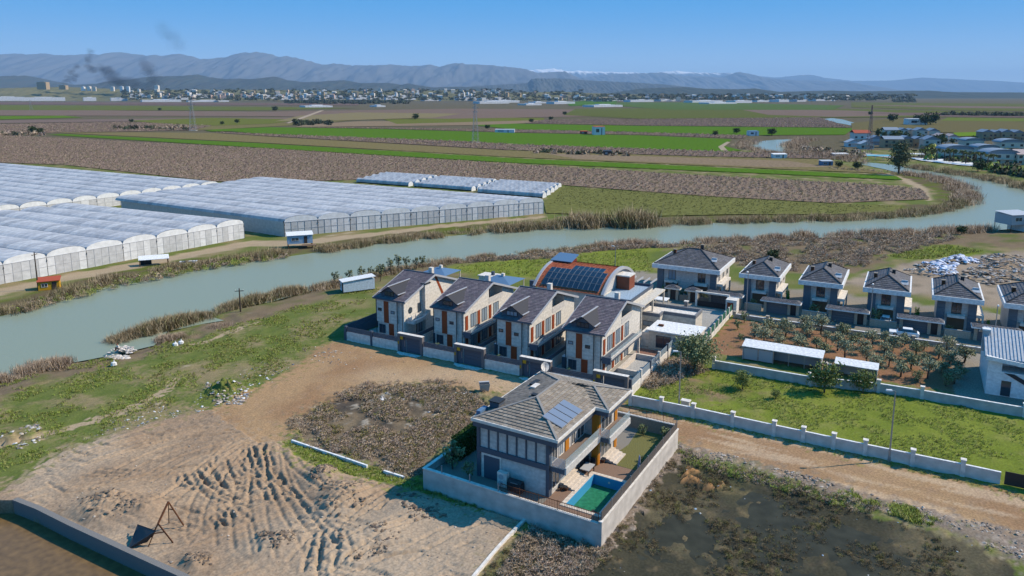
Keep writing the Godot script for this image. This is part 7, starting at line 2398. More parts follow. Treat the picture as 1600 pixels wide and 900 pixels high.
func river_life() -> void:
	hut_on("pale blue hut on stilts at the water's edge before the white greenhouse", "fishing_hut", Vector3(-56.47, 0, -192.17), 20.0, 6.4, 3.0, 2.3, M.pale_blue, M.bright, 1.2)
	var t := thing("landing", "wooden landing beside the pale blue hut on stilts", "landing", Vector3(-53.85, 0, -191.33), 20.0)
	var b := MB.new()
	for k in 8:
		b.bx(-1.8 + k * 0.46, 0.75, -0.7, -1.4 + k * 0.46, 0.83, 0.9)
	part("planks", b, M.wood, t)
	for x in [-1.6, 1.6]:
		b = MB.new()
		b.cyl(Vector3(x, -1.0, 0.7), Vector3(x, 0.75, 0.7), 0.08, 0.08, 6); part("stilt", b, M.rust, t)
	hut_on("small yellow hut with a red roof on the bank at the far left", "riverside_hut", Vector3(-96.74, 0, -149.45), 25.0, 3.8, 2.2, 1.9, M.yellow, M.red_roof)
	t = thing("bank_shelter", "low shelter with a pale sheet roof on the bank below the left greenhouse", "shelter", Vector3(-85.32, 0, -171.21), 22.0)
	b = MB.new()
	b.slab([Vector3(-3.2, 1.6, 1.2), Vector3(3.4, 1.6, 1.2), Vector3(3.2, 2.2, -1.3), Vector3(-3.4, 2.2, -1.3)], 0.08); part("roof", b, M.bright, t)
	for c in [[-3.0, 1.0], [3.0, 1.0], [-3.0, -1.1], [3.0, -1.1]]:
		b = MB.new()
		b.bx(c[0] - 0.07, -0.4, c[1] - 0.07, c[0] + 0.07, 1.7, c[1] + 0.07); part("post", b, M.rust, t)
	b = MB.new()
	b.bx(-3.0, -0.2, -1.1, -0.6, 1.4, -1.0); part("back_board", b, M.dark, t)
	t = thing("small_boat", "small pale boat pulled up on the bank between shelter and blue hut", "boat", Vector3(-77.52, 0, -171.88), 15.0)
	b = MB.new()
	b.hexa([Vector3(-1.6, 0.1, 0.4), Vector3(1.3, 0.1, 0.35), Vector3(1.3, 0.1, -0.35), Vector3(-1.6, 0.1, -0.4), Vector3(-1.9, 0.75, 0.75), Vector3(2.2, 0.85, 0.2), Vector3(2.2, 0.85, -0.2), Vector3(-1.9, 0.75, -0.75)])
	part("hull", b, M.bright, t)
	b = MB.new()
	b.bx(-1.4, 0.76, -0.55, 1.0, 0.8, 0.55); part("inside", b, M.slate, t)
	b = MB.new()
	b.bx(-0.5, 0.8, -0.6, -0.1, 0.9, 0.6); part("bench", b, M.brown_front, t)
	hut_on("white trailer cabin in the orchard corner behind the four villas", "trailer_cabin", Vector3(-31.98, 0, -147.92), -62.0, 2.4, 6.6, 2.2, M.pale_white_blue, M.bright, 0.3)
	hut_on("grey raised river house cut by the right edge, on the bank of the bend", "river_house", Vector3(149.95, 0, -216.59), 12.0, 8.0, 6.0, 3.0, M.shutter, M.steel_roof, 2.2)
	hut_on("white low building right of the raised grey river house", "river_house_annexe", Vector3(153.59, 0, -216.59), 12.0, 6.0, 7.0, 3.4, M.bright, M.bright, 0.1)
	pole("leaning wooden pole before the left greenhouse gable", Vector3(-98.51, 0, -148.42), 8.0)
	pole("thin pole standing in the reeds of the near bank", Vector3(-50.78, 0, -132.84), 4.5)
	pylon("lattice power pylon standing left in the fields", Vector3(-361.1, 0, -839.3), 34.0, 3.4, M.metal, [[0.98, 3.5], [0.86, 4.5], [0.74, 3.5]], "power pylons in the fields")
	pylon("lattice power pylon rising from the bright green field in the middle", Vector3(-30.86, 0, -624.9), 33.0, 2.6, M.metal, [[0.98, 2.5], [0.88, 3.0], [0.78, 2.5]], "power pylons in the fields")
	pylon("small distant pylon at the far left before the town", Vector3(-1219.6, 0, -1888.7), 26.0, 3.4, M.metal, [[0.96, 4.0], [0.8, 4.5]], "power pylons in the fields")
	pylon("red and white lattice mast beside the red-roofed house across the river", Vector3(245.81, 0, -508.2), 33.0, 1.5, M.mast, [])
	pylon("grey lattice mast among the blue-roofed houses", Vector3(258.62, 0, -467.0), 16.0, 1.6, M.metal, [])
	hut_on("white house with a red hipped roof among the green fields", "farmhouse", Vector3(87.00, 0, -745.3), 10.0, 11.0, 9.0, 8.5, M.bright, M.red_roof)
	hut_on("small brick shed left of the white farmhouse", "brick_shed", Vector3(73.94, 0, -763.6), 5.0, 7.0, 5.0, 3.0, M.red_wood_flat, M.red_roof)
	hut_on("long white tunnel shed at the edge of the green field", "field_shed", Vector3(-7.57, 0, -796.3), -4.0, 21.0, 7.0, 3.2, M.bright, M.steel)
	hut_on("small white hut at the river turn beside bushes", "bank_hut", Vector3(238.53, 0, -733.5), 8.0, 10.0, 6.0, 4.5, M.bright, M.blue)
	hut_on("white shed with blue side on the near bank of the upper bend", "boat_shed", Vector3(171.01, 0, -471.7), 6.0, 9.0, 4.0, 2.6, M.bright, M.bright)
	hut_on("blue-sided shed on the field edge left of the tall tree", "field_cabin", Vector3(179.23, 0, -420.0), 4.0, 6.5, 4.0, 2.8, M.blue, M.steel)
	hut_on("flat pale shed on the spit behind the field cabin", "flat_shed", Vector3(212.12, 0, -476.6), 4.0, 10.0, 5.0, 2.4, M.shutter, M.bright)
	hut_on("white farm building with grey roof before the tall poplars", "farm_building", Vector3(544.2, 0, -1001.4), 2.0, 26.0, 12.0, 8.0, M.bright, M.steel)
	hut_on("small dark shed in the fallow strip", "field_hut", Vector3(63.68, 0, -491.9), 4.0, 5.0, 3.0, 3.0, M.brown_gate, M.dark)

# ------------------------------------------------------------------ houses across the river and the far town
func resort_house(label: String, at: Vector3, w: float, d: float, h: float, arched: bool, wall_m: Material, roof_m: Material, turn := -8.0) -> void:
	var t := thing("resort_house", label, "house", at, turn, "houses across the river")
	var b := MB.new()
	b.bx(-w / 2, -0.3, -d / 2, w / 2, h, d / 2)
	part("wall", b, wall_m, t)
	b = MB.new()
	if arched:
		var k := 8
		for i in k:
			var a := PI * i / k
			var a2 := PI * (i + 1) / k
			var p := Vector3(-cos(a) * (w / 2 + 0.6), h + sin(a) * w * 0.16, d / 2 + 0.6)
			var q := Vector3(-cos(a2) * (w / 2 + 0.6), h + sin(a2) * w * 0.16, d / 2 + 0.6)
			b.slab([p, q, q - Vector3(0, 0, d + 1.2), p - Vector3(0, 0, d + 1.2)], 0.3)
			b.tri(Vector3(0, h, d / 2), Vector3(q.x * 0.95, q.y - 0.25, d / 2), Vector3(p.x * 0.95, p.y - 0.25, d / 2))
	elif w < 11.5:
		b.slab([Vector3(-w / 2 - 0.5, h - 0.2, d / 2 + 0.5), Vector3(0, h + w * 0.24, d / 2 + 0.5), Vector3(0, h + w * 0.24, -d / 2 - 0.5), Vector3(-w / 2 - 0.5, h - 0.2, -d / 2 - 0.5)], -0.25)
		b.slab([Vector3(0, h + w * 0.24, d / 2 + 0.5), Vector3(w / 2 + 0.5, h - 0.2, d / 2 + 0.5), Vector3(w / 2 + 0.5, h - 0.2, -d / 2 - 0.5), Vector3(0, h + w * 0.24, -d / 2 - 0.5)], 0.25)
		b.tri(Vector3(-w / 2, h - 0.1, d / 2), Vector3(w / 2, h - 0.1, d / 2), Vector3(0, h + w * 0.22, d / 2))
	else:
		b.slab([Vector3(-w / 2 - 0.5, h, d / 2 + 0.5), Vector3(w / 2 + 0.5, h, d / 2 + 0.5), Vector3(w / 2 + 0.5, h + d * 0.2, 0), Vector3(-w / 2 - 0.5, h + d * 0.2, 0)], 0.25)
		b.slab([Vector3(w / 2 + 0.5, h, -d / 2 - 0.5), Vector3(-w / 2 - 0.5, h, -d / 2 - 0.5), Vector3(-w / 2 - 0.5, h + d * 0.2, 0), Vector3(w / 2 + 0.5, h + d * 0.2, 0)], 0.25)
	part("roof", b, roof_m, t)
	var n := maxi(2, int(w / 4.0))
	for f in maxi(1, int(h / 3.0)):
		for i in n:
			b = MB.new()
			var x := lerpf(-w / 2 + 1.6, w / 2 - 1.6, float(i) / (n - 1))
			b.bx(x - 0.9, f * 3.0 + 0.7, d / 2 - 0.02, x + 0.9, f * 3.0 + 2.3, d / 2 + 0.06)
			part("window", b, M.window, t)
	b = MB.new()
	b.bx(-w * 0.3, 2.75, d / 2, w * 0.3, 3.15, d / 2 + 1.4)
	for x in [-w * 0.28, w * 0.28]:
		b.bx(x - 0.15, 0, d / 2 + 1.1, x + 0.15, 2.75, d / 2 + 1.35)
	part("porch", b, wall_m, t)

func resort() -> void:
	var cr = M.cream
	var gr = M.roof_blue
	var spots := [
		[Vector3(367.9, 0, -722.1), 15, 12, 6.5, false, cr, gr, "grey-roofed house at the back left of the riverside estate"],
		[Vector3(384.8, 0, -722.1), 17, 12, 6.5, false, cr, gr, "second grey-roofed house in the estate's back row"],
		[Vector3(398.0, 0, -711.1), 24, 12, 6.5, false, cr, gr, "long grey-roofed house in the estate's back row"],
		[Vector3(293.12, 0, -571.0), 16, 11, 6.5, false, M.tan_wall, gr, "tan-walled house with grey roof left in the estate's middle row"],
		[Vector3(312.8, 0, -578.1), 20, 11, 6.5, false, M.tan_wall, gr, "tan-walled house right behind the tall tree"],
		[Vector3(318.9, 0, -564.0), 13, 11, 6.5, false, cr, gr, "cream house with grey roof in the middle of the estate"],
		[Vector3(372.0, 0, -633.5), 20, 12, 5.5, false, M.white, M.pink_roof, "house with pale pinkish roof in the back row"],
		[Vector3(294.61, 0, -600.6), 12, 10, 5.0, false, M.shutter, gr, "dark grey block beside the lattice mast"],
		[Vector3(280.14, 0, -467.0), 19, 13, 6.5, true, cr, gr, "left one of the big houses with arched blue-grey roofs"],
		[Vector3(338.0, 0, -544.1), 15, 12, 7.0, true, cr, gr, "arched-roofed house in the second row, left"],
		[Vector3(311.3, 0, -486.7), 15, 12, 6.0, true, cr, gr, "arched-roofed house between the front and second rows"],
		[Vector3(287.62, 0, -436.0), 20, 13, 6.0, true, cr, gr, "arched-roofed house with a columned porch nearest the promenade"],
		[Vector3(357.1, 0, -531.6), 18, 12, 6.5, true, cr, gr, "arched-roofed house in the second row, right"],
		[Vector3(300.7, 0, -431.9), 16, 13, 6.0, false, cr, M.pink_roof, "cream house cut by the right edge beside the promenade"],
		[Vector3(427.2, 0, -660.5), 20, 13, 7.5, false, M.tan_wall, gr, "left tan terrace with blue-grey roof at the back"],
		[Vector3(444.9, 0, -660.5), 22, 13, 7.5, false, M.tan_wall, gr, "right tan terrace with blue-grey roof at the back"],
		[Vector3(297.92, 0, -633.5), 15, 12, 8.0, false, M.white, M.red_roof, "white house with a bright red roof left of the mast"],
		[Vector3(266.66, 0, -578.1), 12, 9, 3.4, false, M.bright, M.steel, "low white building with grey roof under the red-roofed house"],
		[Vector3(266.80, 0, -557.2), 11, 9, 3.6, false, M.cream, M.steel, "low cream building right of the low white one"]]
	for s in spots:
		if s[1] > 16 and not s[4]:
			for k in 2:
				resort_house(s[7] + (", left half of the pair" if k == 0 else ", right half of the pair"), s[0] + Vector3((k - 0.5) * s[1] * 0.56, 0, -k * 3.0), s[1] * 0.42, s[2], s[3] - 0.7 * k, s[4], s[5], s[6])
		else:
			resort_house(s[7], s[0], s[1] * 0.85, s[2], s[3], s[4], s[5], s[6])
	var b := MB.new()
	b.sheet(poly([252.2, -472, 265.1, -477, 273.3, -449, 280.5, -424, 266.0, -402, 256.0, -420, 249.8, -449]), 0.5)
	setting("promenade", b, M.bright)
	b = MB.new()
	b.sheet(poly([230.9, -585, 230.7, -532, 242.7, -508, 254.3, -472, 246.8, -458, 235.1, -492, 223.1, -514, 220.1, -564]), 0.3)
	setting("riverside_road", b, M.paving)
	var t := thing("awning", "long light blue awning over the quay left of the tall tree", "awning", Vector3(227.68, 0, -457.7), -8.0)
	b = MB.new()
	b.slab([Vector3(-7, 2.6, 2.0), Vector3(7, 2.6, 2.0), Vector3(7, 3.2, -2.0), Vector3(-7, 3.2, -2.0)], 0.1); part("cloth", b, M.awning_blue, t)
	for x in [-6.8, -2.3, 2.3, 6.8]:
		b = MB.new()
		b.bx(x - 0.08, 0, 1.7, x + 0.08, 2.65, 1.86); part("post", b, M.white, t)
	t = thing("market_stall", "orange and white stall at the quay right of the tall tree", "stall", Vector3(258.78, 0, -471.7), -8.0)
	b = MB.new()
	b.bx(-4, 0, -1.5, 4, 1.2, 1.5); part("counter", b, M.orange, t)
	b = MB.new()
	b.slab([Vector3(-4.5, 2.6, 2.0), Vector3(4.5, 2.6, 2.0), Vector3(4.5, 3.0, -1.8), Vector3(-4.5, 3.0, -1.8)], 0.1); part("canopy", b, M.bright, t)
	for x in [-4.2, 4.2]:
		b = MB.new()
		b.bx(x - 0.08, 0, 1.6, x + 0.08, 2.62, 1.76); part("post", b, M.white, t)

func block(called: String, label: String, category: String, at: Vector3, w: float, d: float, h: float, m: Material, turn: float, group: String, pitched: bool) -> void:
	var b := MB.new()
	b.bx(-w / 2, -14.0, -d / 2, w / 2, h, d / 2)
	if pitched:
		b.slab([Vector3(-w / 2 - 0.5, h, d / 2), Vector3(w / 2 + 0.5, h, d / 2), Vector3(w / 2 + 0.5, h + 3, 0), Vector3(-w / 2 - 0.5, h + 3, 0)], 0.3)
		b.slab([Vector3(w / 2 + 0.5, h, -d / 2), Vector3(-w / 2 - 0.5, h, -d / 2), Vector3(-w / 2 - 0.5, h + 3, 0), Vector3(w / 2 + 0.5, h + 3, 0)], 0.3)
	else:
		b.bx(-w * 0.2, h, -d * 0.2, w * 0.2, h + 2.5, d * 0.2)
	var o := MeshInstance3D.new()
	o.name = numbered(called)
	o.mesh = b.mesh()
	o.material_override = m
	add_child(o)
	o.position = at
	o.rotation.y = deg_to_rad(turn)
	tag(o, label, category, group)

func town() -> void:
	var k := 1.0
	var group := "pale blocks of the far town"
	var label := "small pale block of the far town below the mountains"
	var tones := [M.white, M.cream, M.bright, M.tan_wall, M.shutter, M.pink_wall]
	# (from, to, top and bottom of the band in the view, how many) surveyed at 4 to 5.3 km
	for s in [[215, 400, 141.5, 152, 26], [300, 420, 146, 151, 16], [400, 560, 141, 152, 46], [560, 720, 141, 151, 34], [720, 800, 141, 149, 18], [800, 910, 145, 154, 14], [900, 1180, 148.5, 154, 34], [1180, 1330, 148.5, 153, 14]]:
		for i in s[4]:
			var px := rng.randf_range(s[0], s[1])
			var py := rng.randf_range(s[2], s[3])
			var dist := lerpf(5250.0, 4300.0, clampf((py - 140.0) / 14.0, 0.0, 1.0))
			var x := (px - 800.0) / 1150.0 * dist
			var y := 40.0 - (py - 148.0) / 1150.0 * dist
			block("town_block", label, "building", Vector3(x, y - 4.0, -dist), rng.randf_range(10, 30), rng.randf_range(10, 20), rng.randf_range(6, 15), tones[rng.randi() % 6], rng.randf_range(-30, 30), group, rng.randf() < 0.4)
	for s in [[80, 137, 62, 36, M.tan_wall, "large square block on the hill at the far left"], [111, 137, 46, 14, M.tan_wall, "long low building beside the smoke on the far left hill"], [200, 141.5, 20, 27, M.bright, "left of two white silos on the hill"], [210, 141.5, 20, 27, M.bright, "right of two white silos on the hill"], [254.5, 140.5, 26, 30, M.white, "white tower block with a pale top right of the silos"], [186, 139.5, 22, 16, M.white, "pale house left of the silos"], [141, 139, 22, 14, M.bright, "pale house left of three on the smoky hill"], [150, 139, 24, 16, M.white, "middle pale house of three on the smoky hill"], [158, 139.5, 22, 15, M.cream, "right pale house of three on the smoky hill"]]:
		var dist := 5150.0
		block("hilltop_building", s[5], "building", Vector3((s[0] - 800.0) / 1150.0 * dist, 40.0 - (s[1] - 148.0) / 1150.0 * dist, -dist), s[2], s[2] * 0.7, s[3], s[4], rng.randf_range(-15, 15), "", false)
	var strip := "white greenhouse strip in front of the far town"
	for s in [[0, 46, 154], [48, 108, 154.5], [140, 158, 155], [182, 206, 155], [212, 240, 149], [230, 288, 158.5], [262, 300, 152.5], [300, 362, 158.5], [310, 330, 150], [402, 440, 151], [436, 500, 152.5], [500, 545, 151.5], [545, 600, 152], [600, 652, 152.5], [475, 520, 166.5], [585, 600, 166], [660, 690, 157], [712, 748, 153.5], [745, 800, 155], [740, 796, 161], [760, 812, 159.5], [812, 842, 163.5], [828, 850, 160.5], [854, 896, 161.5], [910, 970, 166], [915, 940, 156.5], [935, 980, 155], [970, 1020, 158.5], [1018, 1060, 157.5], [1060, 1130, 159.5], [1085, 1150, 161.5], [1130, 1170, 160], [1165, 1200, 158.5], [1200, 1225, 158.5], [1228, 1252, 158], [1252, 1302, 156]]:
		var dist := minf(40.0 * 1150.0 / (s[2] - 147.6), 4900.0)
		var y: float = 0.0 if s[2] > 156.5 else 40.0 - (s[2] - 148.0) / 1150.0 * dist
		var w: float = (s[1] - s[0]) / 1150.0 * dist * 0.95
		block("far_greenhouse", strip, "greenhouse", Vector3(((s[0] + s[1]) / 2.0 - 800.0) / 1150.0 * dist, maxf(y, 0.0), -dist), w, 60.0, dist / 1150.0 * rng.randf_range(2.2, 3.6), M.film_flat, 33.0, "white greenhouse strips before the far town", false)

# ------------------------------------------------------------------ trees, shrubs, reeds, grass
func crown(b: MB, r: RandomNumberGenerator, at: Vector3, size: Vector3, count: int, leaf: float) -> void:   # leaf blades gathered into clumps through an uneven ellipsoid
	var clumps := []
	for i in maxi(4, count / 28):
		var d := Vector3(r.randfn(), r.randfn(), r.randfn()).normalized() * pow(r.randf(), 0.33)
		clumps.append([at + d * size * 0.8, r.randf_range(0.25, 0.42), r.randf_range(0.72, 1.25)])
	for i in count:
		var c: Array = clumps[r.randi() % clumps.size()]
		var p: Vector3 = c[0] + Vector3(r.randfn(), r.randfn() * 0.8, r.randfn()) * size * c[1] * 0.55
		var a := Vector3(r.randfn(), r.randfn(), r.randfn()).normalized()
		var s := a.cross(Vector3(r.randfn(), r.randfn(), r.randfn())).normalized()
		var l := leaf * r.randf_range(0.7, 1.5)
		var g: float = c[2] * r.randf_range(0.8, 1.2)
		b.col = Color(g, g, g)
		b.quad(p - a * l, p + s * l * 0.55, p + a * l, p - s * l * 0.55)

func make_tree(called: String, label: String, category: String, group: String, at: Vector3, h: float, size: Vector3, count: int, leaf: float, tone: Color, seed_: int, trunk := 0.14, forks := 4) -> Node3D:
	var r := RandomNumberGenerator.new()
	r.seed = seed_
	var t := thing(called, label, category, at, 0.0, group)
	var b := MB.new()
	var mid := h - size.y
	var bend := Vector3(r.randf_range(-0.2, 0.2), 0, r.randf_range(-0.2, 0.2))
	var fork := Vector3(0, maxf(mid * 0.75, 0.25), 0) + bend
	b.cyl(Vector3(0, -0.2, 0), fork, trunk, trunk * 0.7, 7)
	for i in forks:
		var a := TAU * i / forks + r.randf()
		var e := Vector3(cos(a) * size.x * 0.55, mid + size.y * r.randf_range(-0.2, 0.5), sin(a) * size.z * 0.55)
		b.cyl(fork, e, trunk * 0.55, trunk * 0.2, 5, false)
	b.cyl(fork, Vector3(0, mid + size.y * 0.6, 0), trunk * 0.6, trunk * 0.2, 5, false)
	part("trunk", b, M.bark, t)
	b = MB.new()
	b.soft = 0.3
	crown(b, r, Vector3(0, mid, 0), size, count, leaf)
	var m: StandardMaterial3D = M.leaf.duplicate()
	m.albedo_color = tone.linear_to_srgb()
	part("crown", b, m, t)
	t.set_meta("kind_name", called)
	return t

func on(p: Vector3) -> Vector3:
	return Vector3(p.x, level(Vector2(p.x, p.z)), p.z)

func blades(count: int, spread: float, tall: float, wide: float, seed_: int, lean := 0.35) -> ArrayMesh:   # a tuft of upright blades
	var r := RandomNumberGenerator.new()
	r.seed = seed_
	var b := MB.new()
	b.soft = 0.65
	for i in count:
		var p := Vector3(r.randfn() * spread, 0, r.randfn() * spread)
		var tip := p + Vector3(r.randfn() * lean, 1.0, r.randfn() * lean) * tall * r.randf_range(0.55, 1.1)
		var a := r.randf() * TAU
		var s := Vector3(cos(a), 0, sin(a)) * wide
		var mid := p.lerp(tip, 0.55) + Vector3(r.randfn(), 0, r.randfn()) * tall * 0.05
		var g := r.randf_range(0.7, 1.25)
		b.col = Color(g, g, g)
		b.quad(p - s, p + s, mid + s * 0.8, mid - s * 0.8)
		b.tri(mid - s * 0.8, mid + s * 0.8, tip)
	return b.mesh()

func strewn(p: PackedVector2Array, count: int, lo: float, hi: float, colors: Array, places: Array, tints: Array, patch := 0.0, y := NAN) -> void:
	var r := Rect2(p[0], Vector2.ZERO)
	for q in p:
		r = r.expand(q)
	var n := 0
	var tries := 0
	while n < count and tries < count * 15:
		tries += 1
		var q := Vector2(rng.randf_range(r.position.x, r.end.x), rng.randf_range(r.position.y, r.end.y))
		if not Geometry2D.is_point_in_polygon(q, p):
			continue
		if patch > 0.0 and n1.get_noise_2dv(q * 1.5 + Vector2(40, 10)) < patch - 0.5 + rng.randf() * 0.3:
			continue
		n += 1
		var s := rng.randf_range(lo, hi)
		places.append(Transform3D(Basis(Vector3.UP, rng.randf() * TAU).scaled(Vector3(s, s * rng.randf_range(0.7, 1.3), s)), Vector3(q.x, level(q) if is_nan(y) else y, q.y)))
		var c: Color = colors[rng.randi() % colors.size()]
		tints.append(c * rng.randf_range(0.75, 1.25))

func along(line: PackedVector2Array, width: float, count: int, lo: float, hi: float, colors: Array, places: Array, tints: Array, y := -0.3, gaps := 0.36) -> void:
	var total := 0.0
	for i in line.size() - 1:
		total += line[i].distance_to(line[i + 1])
	for k in count:
		var s := rng.randf() * total
		var i := 0
		while i < line.size() - 2 and s > line[i].distance_to(line[i + 1]):
			s -= line[i].distance_to(line[i + 1])
			i += 1
		var q := line[i].lerp(line[i + 1], s / maxf(line[i].distance_to(line[i + 1]), 0.01)) + Vector2(rng.randfn(), rng.randfn()) * width * 0.5
		var g := n1.get_noise_2dv(q * 1.2)
		if g < gaps - 0.5:
			continue
		var z := rng.randf_range(lo, hi) * 0.72 * (1.0 + g * 0.9)
		places.append(Transform3D(Basis(Vector3.UP, rng.randf() * TAU).scaled(Vector3(z, z * rng.randf_range(0.8, 1.25), z)), Vector3(q.x, y, q.y)))
		var c: Color = colors[rng.randi() % colors.size()]
		tints.append(c * rng.randf_range(0.75, 1.25))

func plants() -> void:
	var reed := blades(40, 0.5, 1.0, 0.02, 2, 0.32)
	var tuft := blades(12, 0.35, 1.0, 0.07, 5, 0.5)
	var scrub := shrub_mesh(64, 0.3, 8, 1.0, 1.0, 0.3)
	var straw := [Color(0.31, 0.245, 0.15), Color(0.26, 0.205, 0.13), Color(0.36, 0.29, 0.19), Color(0.21, 0.17, 0.105), Color(0.2, 0.2, 0.09)]
	var dry := [Color(0.36, 0.275, 0.19), Color(0.28, 0.215, 0.15), Color(0.44, 0.345, 0.25), Color(0.32, 0.245, 0.2)]
	var fresh := [Color(0.22, 0.28, 0.055), Color(0.26, 0.30, 0.065), Color(0.185, 0.245, 0.055), Color(0.30, 0.30, 0.10)]
	var places := []
	var tints := []
	# reeds
	along(poly([-101.8, -122.2, -95.3, -132.0, -91.6, -141.6, -85.2, -158.7, -72.8, -173.9, -58.7, -183.4]), 2.6, 900, 1.2, 2.3, straw, places, tints)
	along(poly([-50.1, -188.1, -44.5, -193.0, -29.0, -204.6, -7.6, -215.5, 5.9, -220.9]), 2.4, 700, 1.2, 2.2, straw, places, tints)
	along(poly([-11.3, -213.5, 0.0, -218.7, 9.8, -222.0, 19.9, -225.4, 42.2, -227.7]), 3.0, 750, 1.8, 3.4, straw, places, tints)
	along(poly([19.8, -224.2, 25.9, -225.4]), 3.0, 90, 4.5, 6.5, straw, places, tints)
	along(poly([35.0, -226.5, 42.2, -227.7]), 3.0, 90, 4.0, 6.0, straw, places, tints)
	along(poly([42.2, -227.7, 72.1, -233.6, 104.6, -237.3, 128.9, -243.8, 151.1, -256.3, 168.6, -273.5]), 3.4, 1500, 1.3, 2.7, straw, places, tints)
	along(poly([168.6, -273.5, 182.7, -293.0, 197.6, -324, 206.1, -358, 203.0, -375]), 4.5, 700, 1.5, 3.2, dry, places, tints)
	along(poly([224.8, -416, 225.6, -398, 231.3, -360, 225.6, -322, 220.5, -285.6]), 4.0, 800, 1.6, 3.2, straw, places, tints)
	along(poly([208.7, -440, 205.1, -472, 198.6, -508, 181.6, -492, 175.3, -532, 182.7, -585, 208.6, -642]), 6.0, 700, 2.0, 4.0, dry, places, tints)
	along(poly([263.0, -661, 228.0, -601, 203.0, -520, 211.0, -458]), 8.0, 600, 2.5, 5.0, dry, places, tints, 0.0)
	along(poly([-77.2, -97.9, -73.2, -99.8, -70.7, -104.6, -68.0, -106.4]), 2.0, 420, 0.8, 1.6, dry, places, tints)
	along(poly([-66.1, -117.1, -63.3, -120.4, -60.7, -124.7, -58.2, -128.8, -55.3, -133.3, -50.8, -141.1, -44.1, -148.9]), 1.5, 1100, 0.9, 2.0, straw, places, tints, -0.3, 0.1)
	along(poly([-58.5, -117.1, -54.6, -120.4, -50.8, -124.7]), 1.3, 300, 0.7, 1.4, dry, places, tints)
	along(poly([-43.5, -146.9, -37.3, -154.2, -29.1, -162.9, -21.4, -171.2, -9.5, -178.2, 9.9, -186.5, 22.2, -192.2]), 2.2, 1300, 0.7, 1.6, straw + dry, places, tints)
	along(poly([22.2, -192.2, 34.9, -196.4, 58.8, -200.9, 72.2, -203.7, 96.0, -208.5, 120.9, -213.5, 142.4, -217.6]), 3.0, 1300, 1.0, 2.6, dry, places, tints)
	cloud_of("reeds", reed, M.leaf, places, tints, "straw-coloured reeds lining both banks of the river", "reeds")
	# dry scrub
	places = []
	tints = []
	strewn(poly([-26.0, -86.5, -24.7, -91.0, -21.0, -95.2, -14.3, -97.4, -8.9, -96.5, -5.2, -93.9, -2.9, -89.4, -5.2, -85.6, -8.2, -80.5, -9.7, -72.8, -13.9, -74.1, -20.4, -78.0]), 5200, 0.2, 0.55, dry + [Color(0.2, 0.18, 0.06)], places, tints, 0.22)
	strewn(poly([-27.8, -85.6, -25.5, -92.4, -21.5, -97.4, -13.8, -100.3, -7.2, -98.4, -2.6, -95.2, -0.8, -89.4, -4.3, -83.5, -7.4, -78.9, -9.7, -71.1, -13.7, -72.8, -20.4, -76.6, -25.5, -80.5]), 900, 0.2, 0.5, dry, places, tints, 0.4)
	strewn(poly([43.6, -188.9, 71.2, -200.9, 119.2, -210.4, 126.9, -204.6, 95.1, -181.1, 77.4, -163.5, 58.8, -164.8, 52.7, -173.9]), 2600, 0.4, 1.0, dry, places, tints, 0.3)
	strewn(poly([-15.4, -172.6, 9.8, -183.4, 34.4, -193.9, 44.4, -192.2, 23.3, -187.3, 9.5, -178.2]), 420, 0.5, 1.0, dry, places, tints)
	strewn(poly([18.0, -97.9, 23.5, -107.5, 27.4, -109.2, 29.3, -103.3, 23.6, -98.8, 18.8, -95.2]), 220, 0.4, 0.9, dry, places, tints)
	strewn(poly([18.9, -78.0, 22.6, -75.6, 30.0, -71.0, 37.0, -65.1, 33.6, -65.7, 28.2, -69.5, 22.0, -73.4, 18.9, -76.2]), 380, 0.2, 0.5, dry + fresh, places, tints)
	strewn(poly([1.8, -63.1, 7.8, -59.4, 9.1, -59.6, 5.4, -56.1, -2.6, -52.9]), 480, 0.25, 0.6, dry, places, tints)
	strewn(marsh_area, 2200, 0.06, 0.2, [Color(0.2, 0.15, 0.08), Color(0.24, 0.18, 0.1), Color(0.14, 0.12, 0.06), Color(0.2, 0.2, 0.08)], places, tints, 0.3)
	strewn(marsh_area, 1700, 0.15, 0.4, [Color(0.13, 0.10, 0.06), Color(0.17, 0.13, 0.07), Color(0.09, 0.075, 0.05), Color(0.15, 0.14, 0.05)], places, tints, 0.42)
	strewn(poly([-95.4, -135.8, -84.3, -157.0, -72.0, -171.9, -57.1, -183.4, -55.9, -179.6, -70.2, -167.3, -81.7, -152.1, -92.1, -130.8]), 260, 0.4, 1.0, dry + fresh, places, tints)
	strewn(poly([174.5, -409, 199.6, -388, 196.7, -363, 193.2, -375, 172.0, -395]), 60, 0.5, 1.2, dry, places, tints)
	cloud_of("dry_scrub", scrub, M.leaf, places, tints, "dry brown scrub and weeds on the rough ground, banks and marsh", "scrub")
	# grass
	places = []
	tints = []
	strewn(poly([-71.9, -97.9, -66.7, -104.3, -60.3, -110.3, -51.3, -120.4, -41.1, -138.4, -27.2, -152.1, -30.0, -127.7, -31.9, -117.1, -33.1, -106.7, -36.9, -95.6, -45.3, -87.4, -54.9, -73.1]), 6500, 0.12, 0.34, fresh + [Color(0.2, 0.19, 0.07)], places, tints, 0.38)
	strewn(poly([17.4, -94.5, 29.1, -102.7, 49.9, -95.2, 64.4, -87.1, 54.7, -72.8, 39.9, -77.7, 31.4, -82.5, 16.8, -91.0]), 6000, 0.1, 0.26, fresh, places, tints, 0.3)
	strewn(poly([-16.5, -168.6, 9.5, -178.2, 35.2, -188.9, 32.4, -164.8, 14.1, -157.6, -5.8, -161.1]), 1500, 0.2, 0.5, fresh, places, tints)
	strewn(poly([-26.8, -80.3, -25.8, -80.3, -13.8, -73.8, -9.7, -71.4, -6.5, -69.4, 0.5, -65.6, 0.1, -65.0, -6.4, -67.6, -13.4, -71.5, -20.9, -74.2]), 1200, 0.1, 0.3, fresh, places, tints)
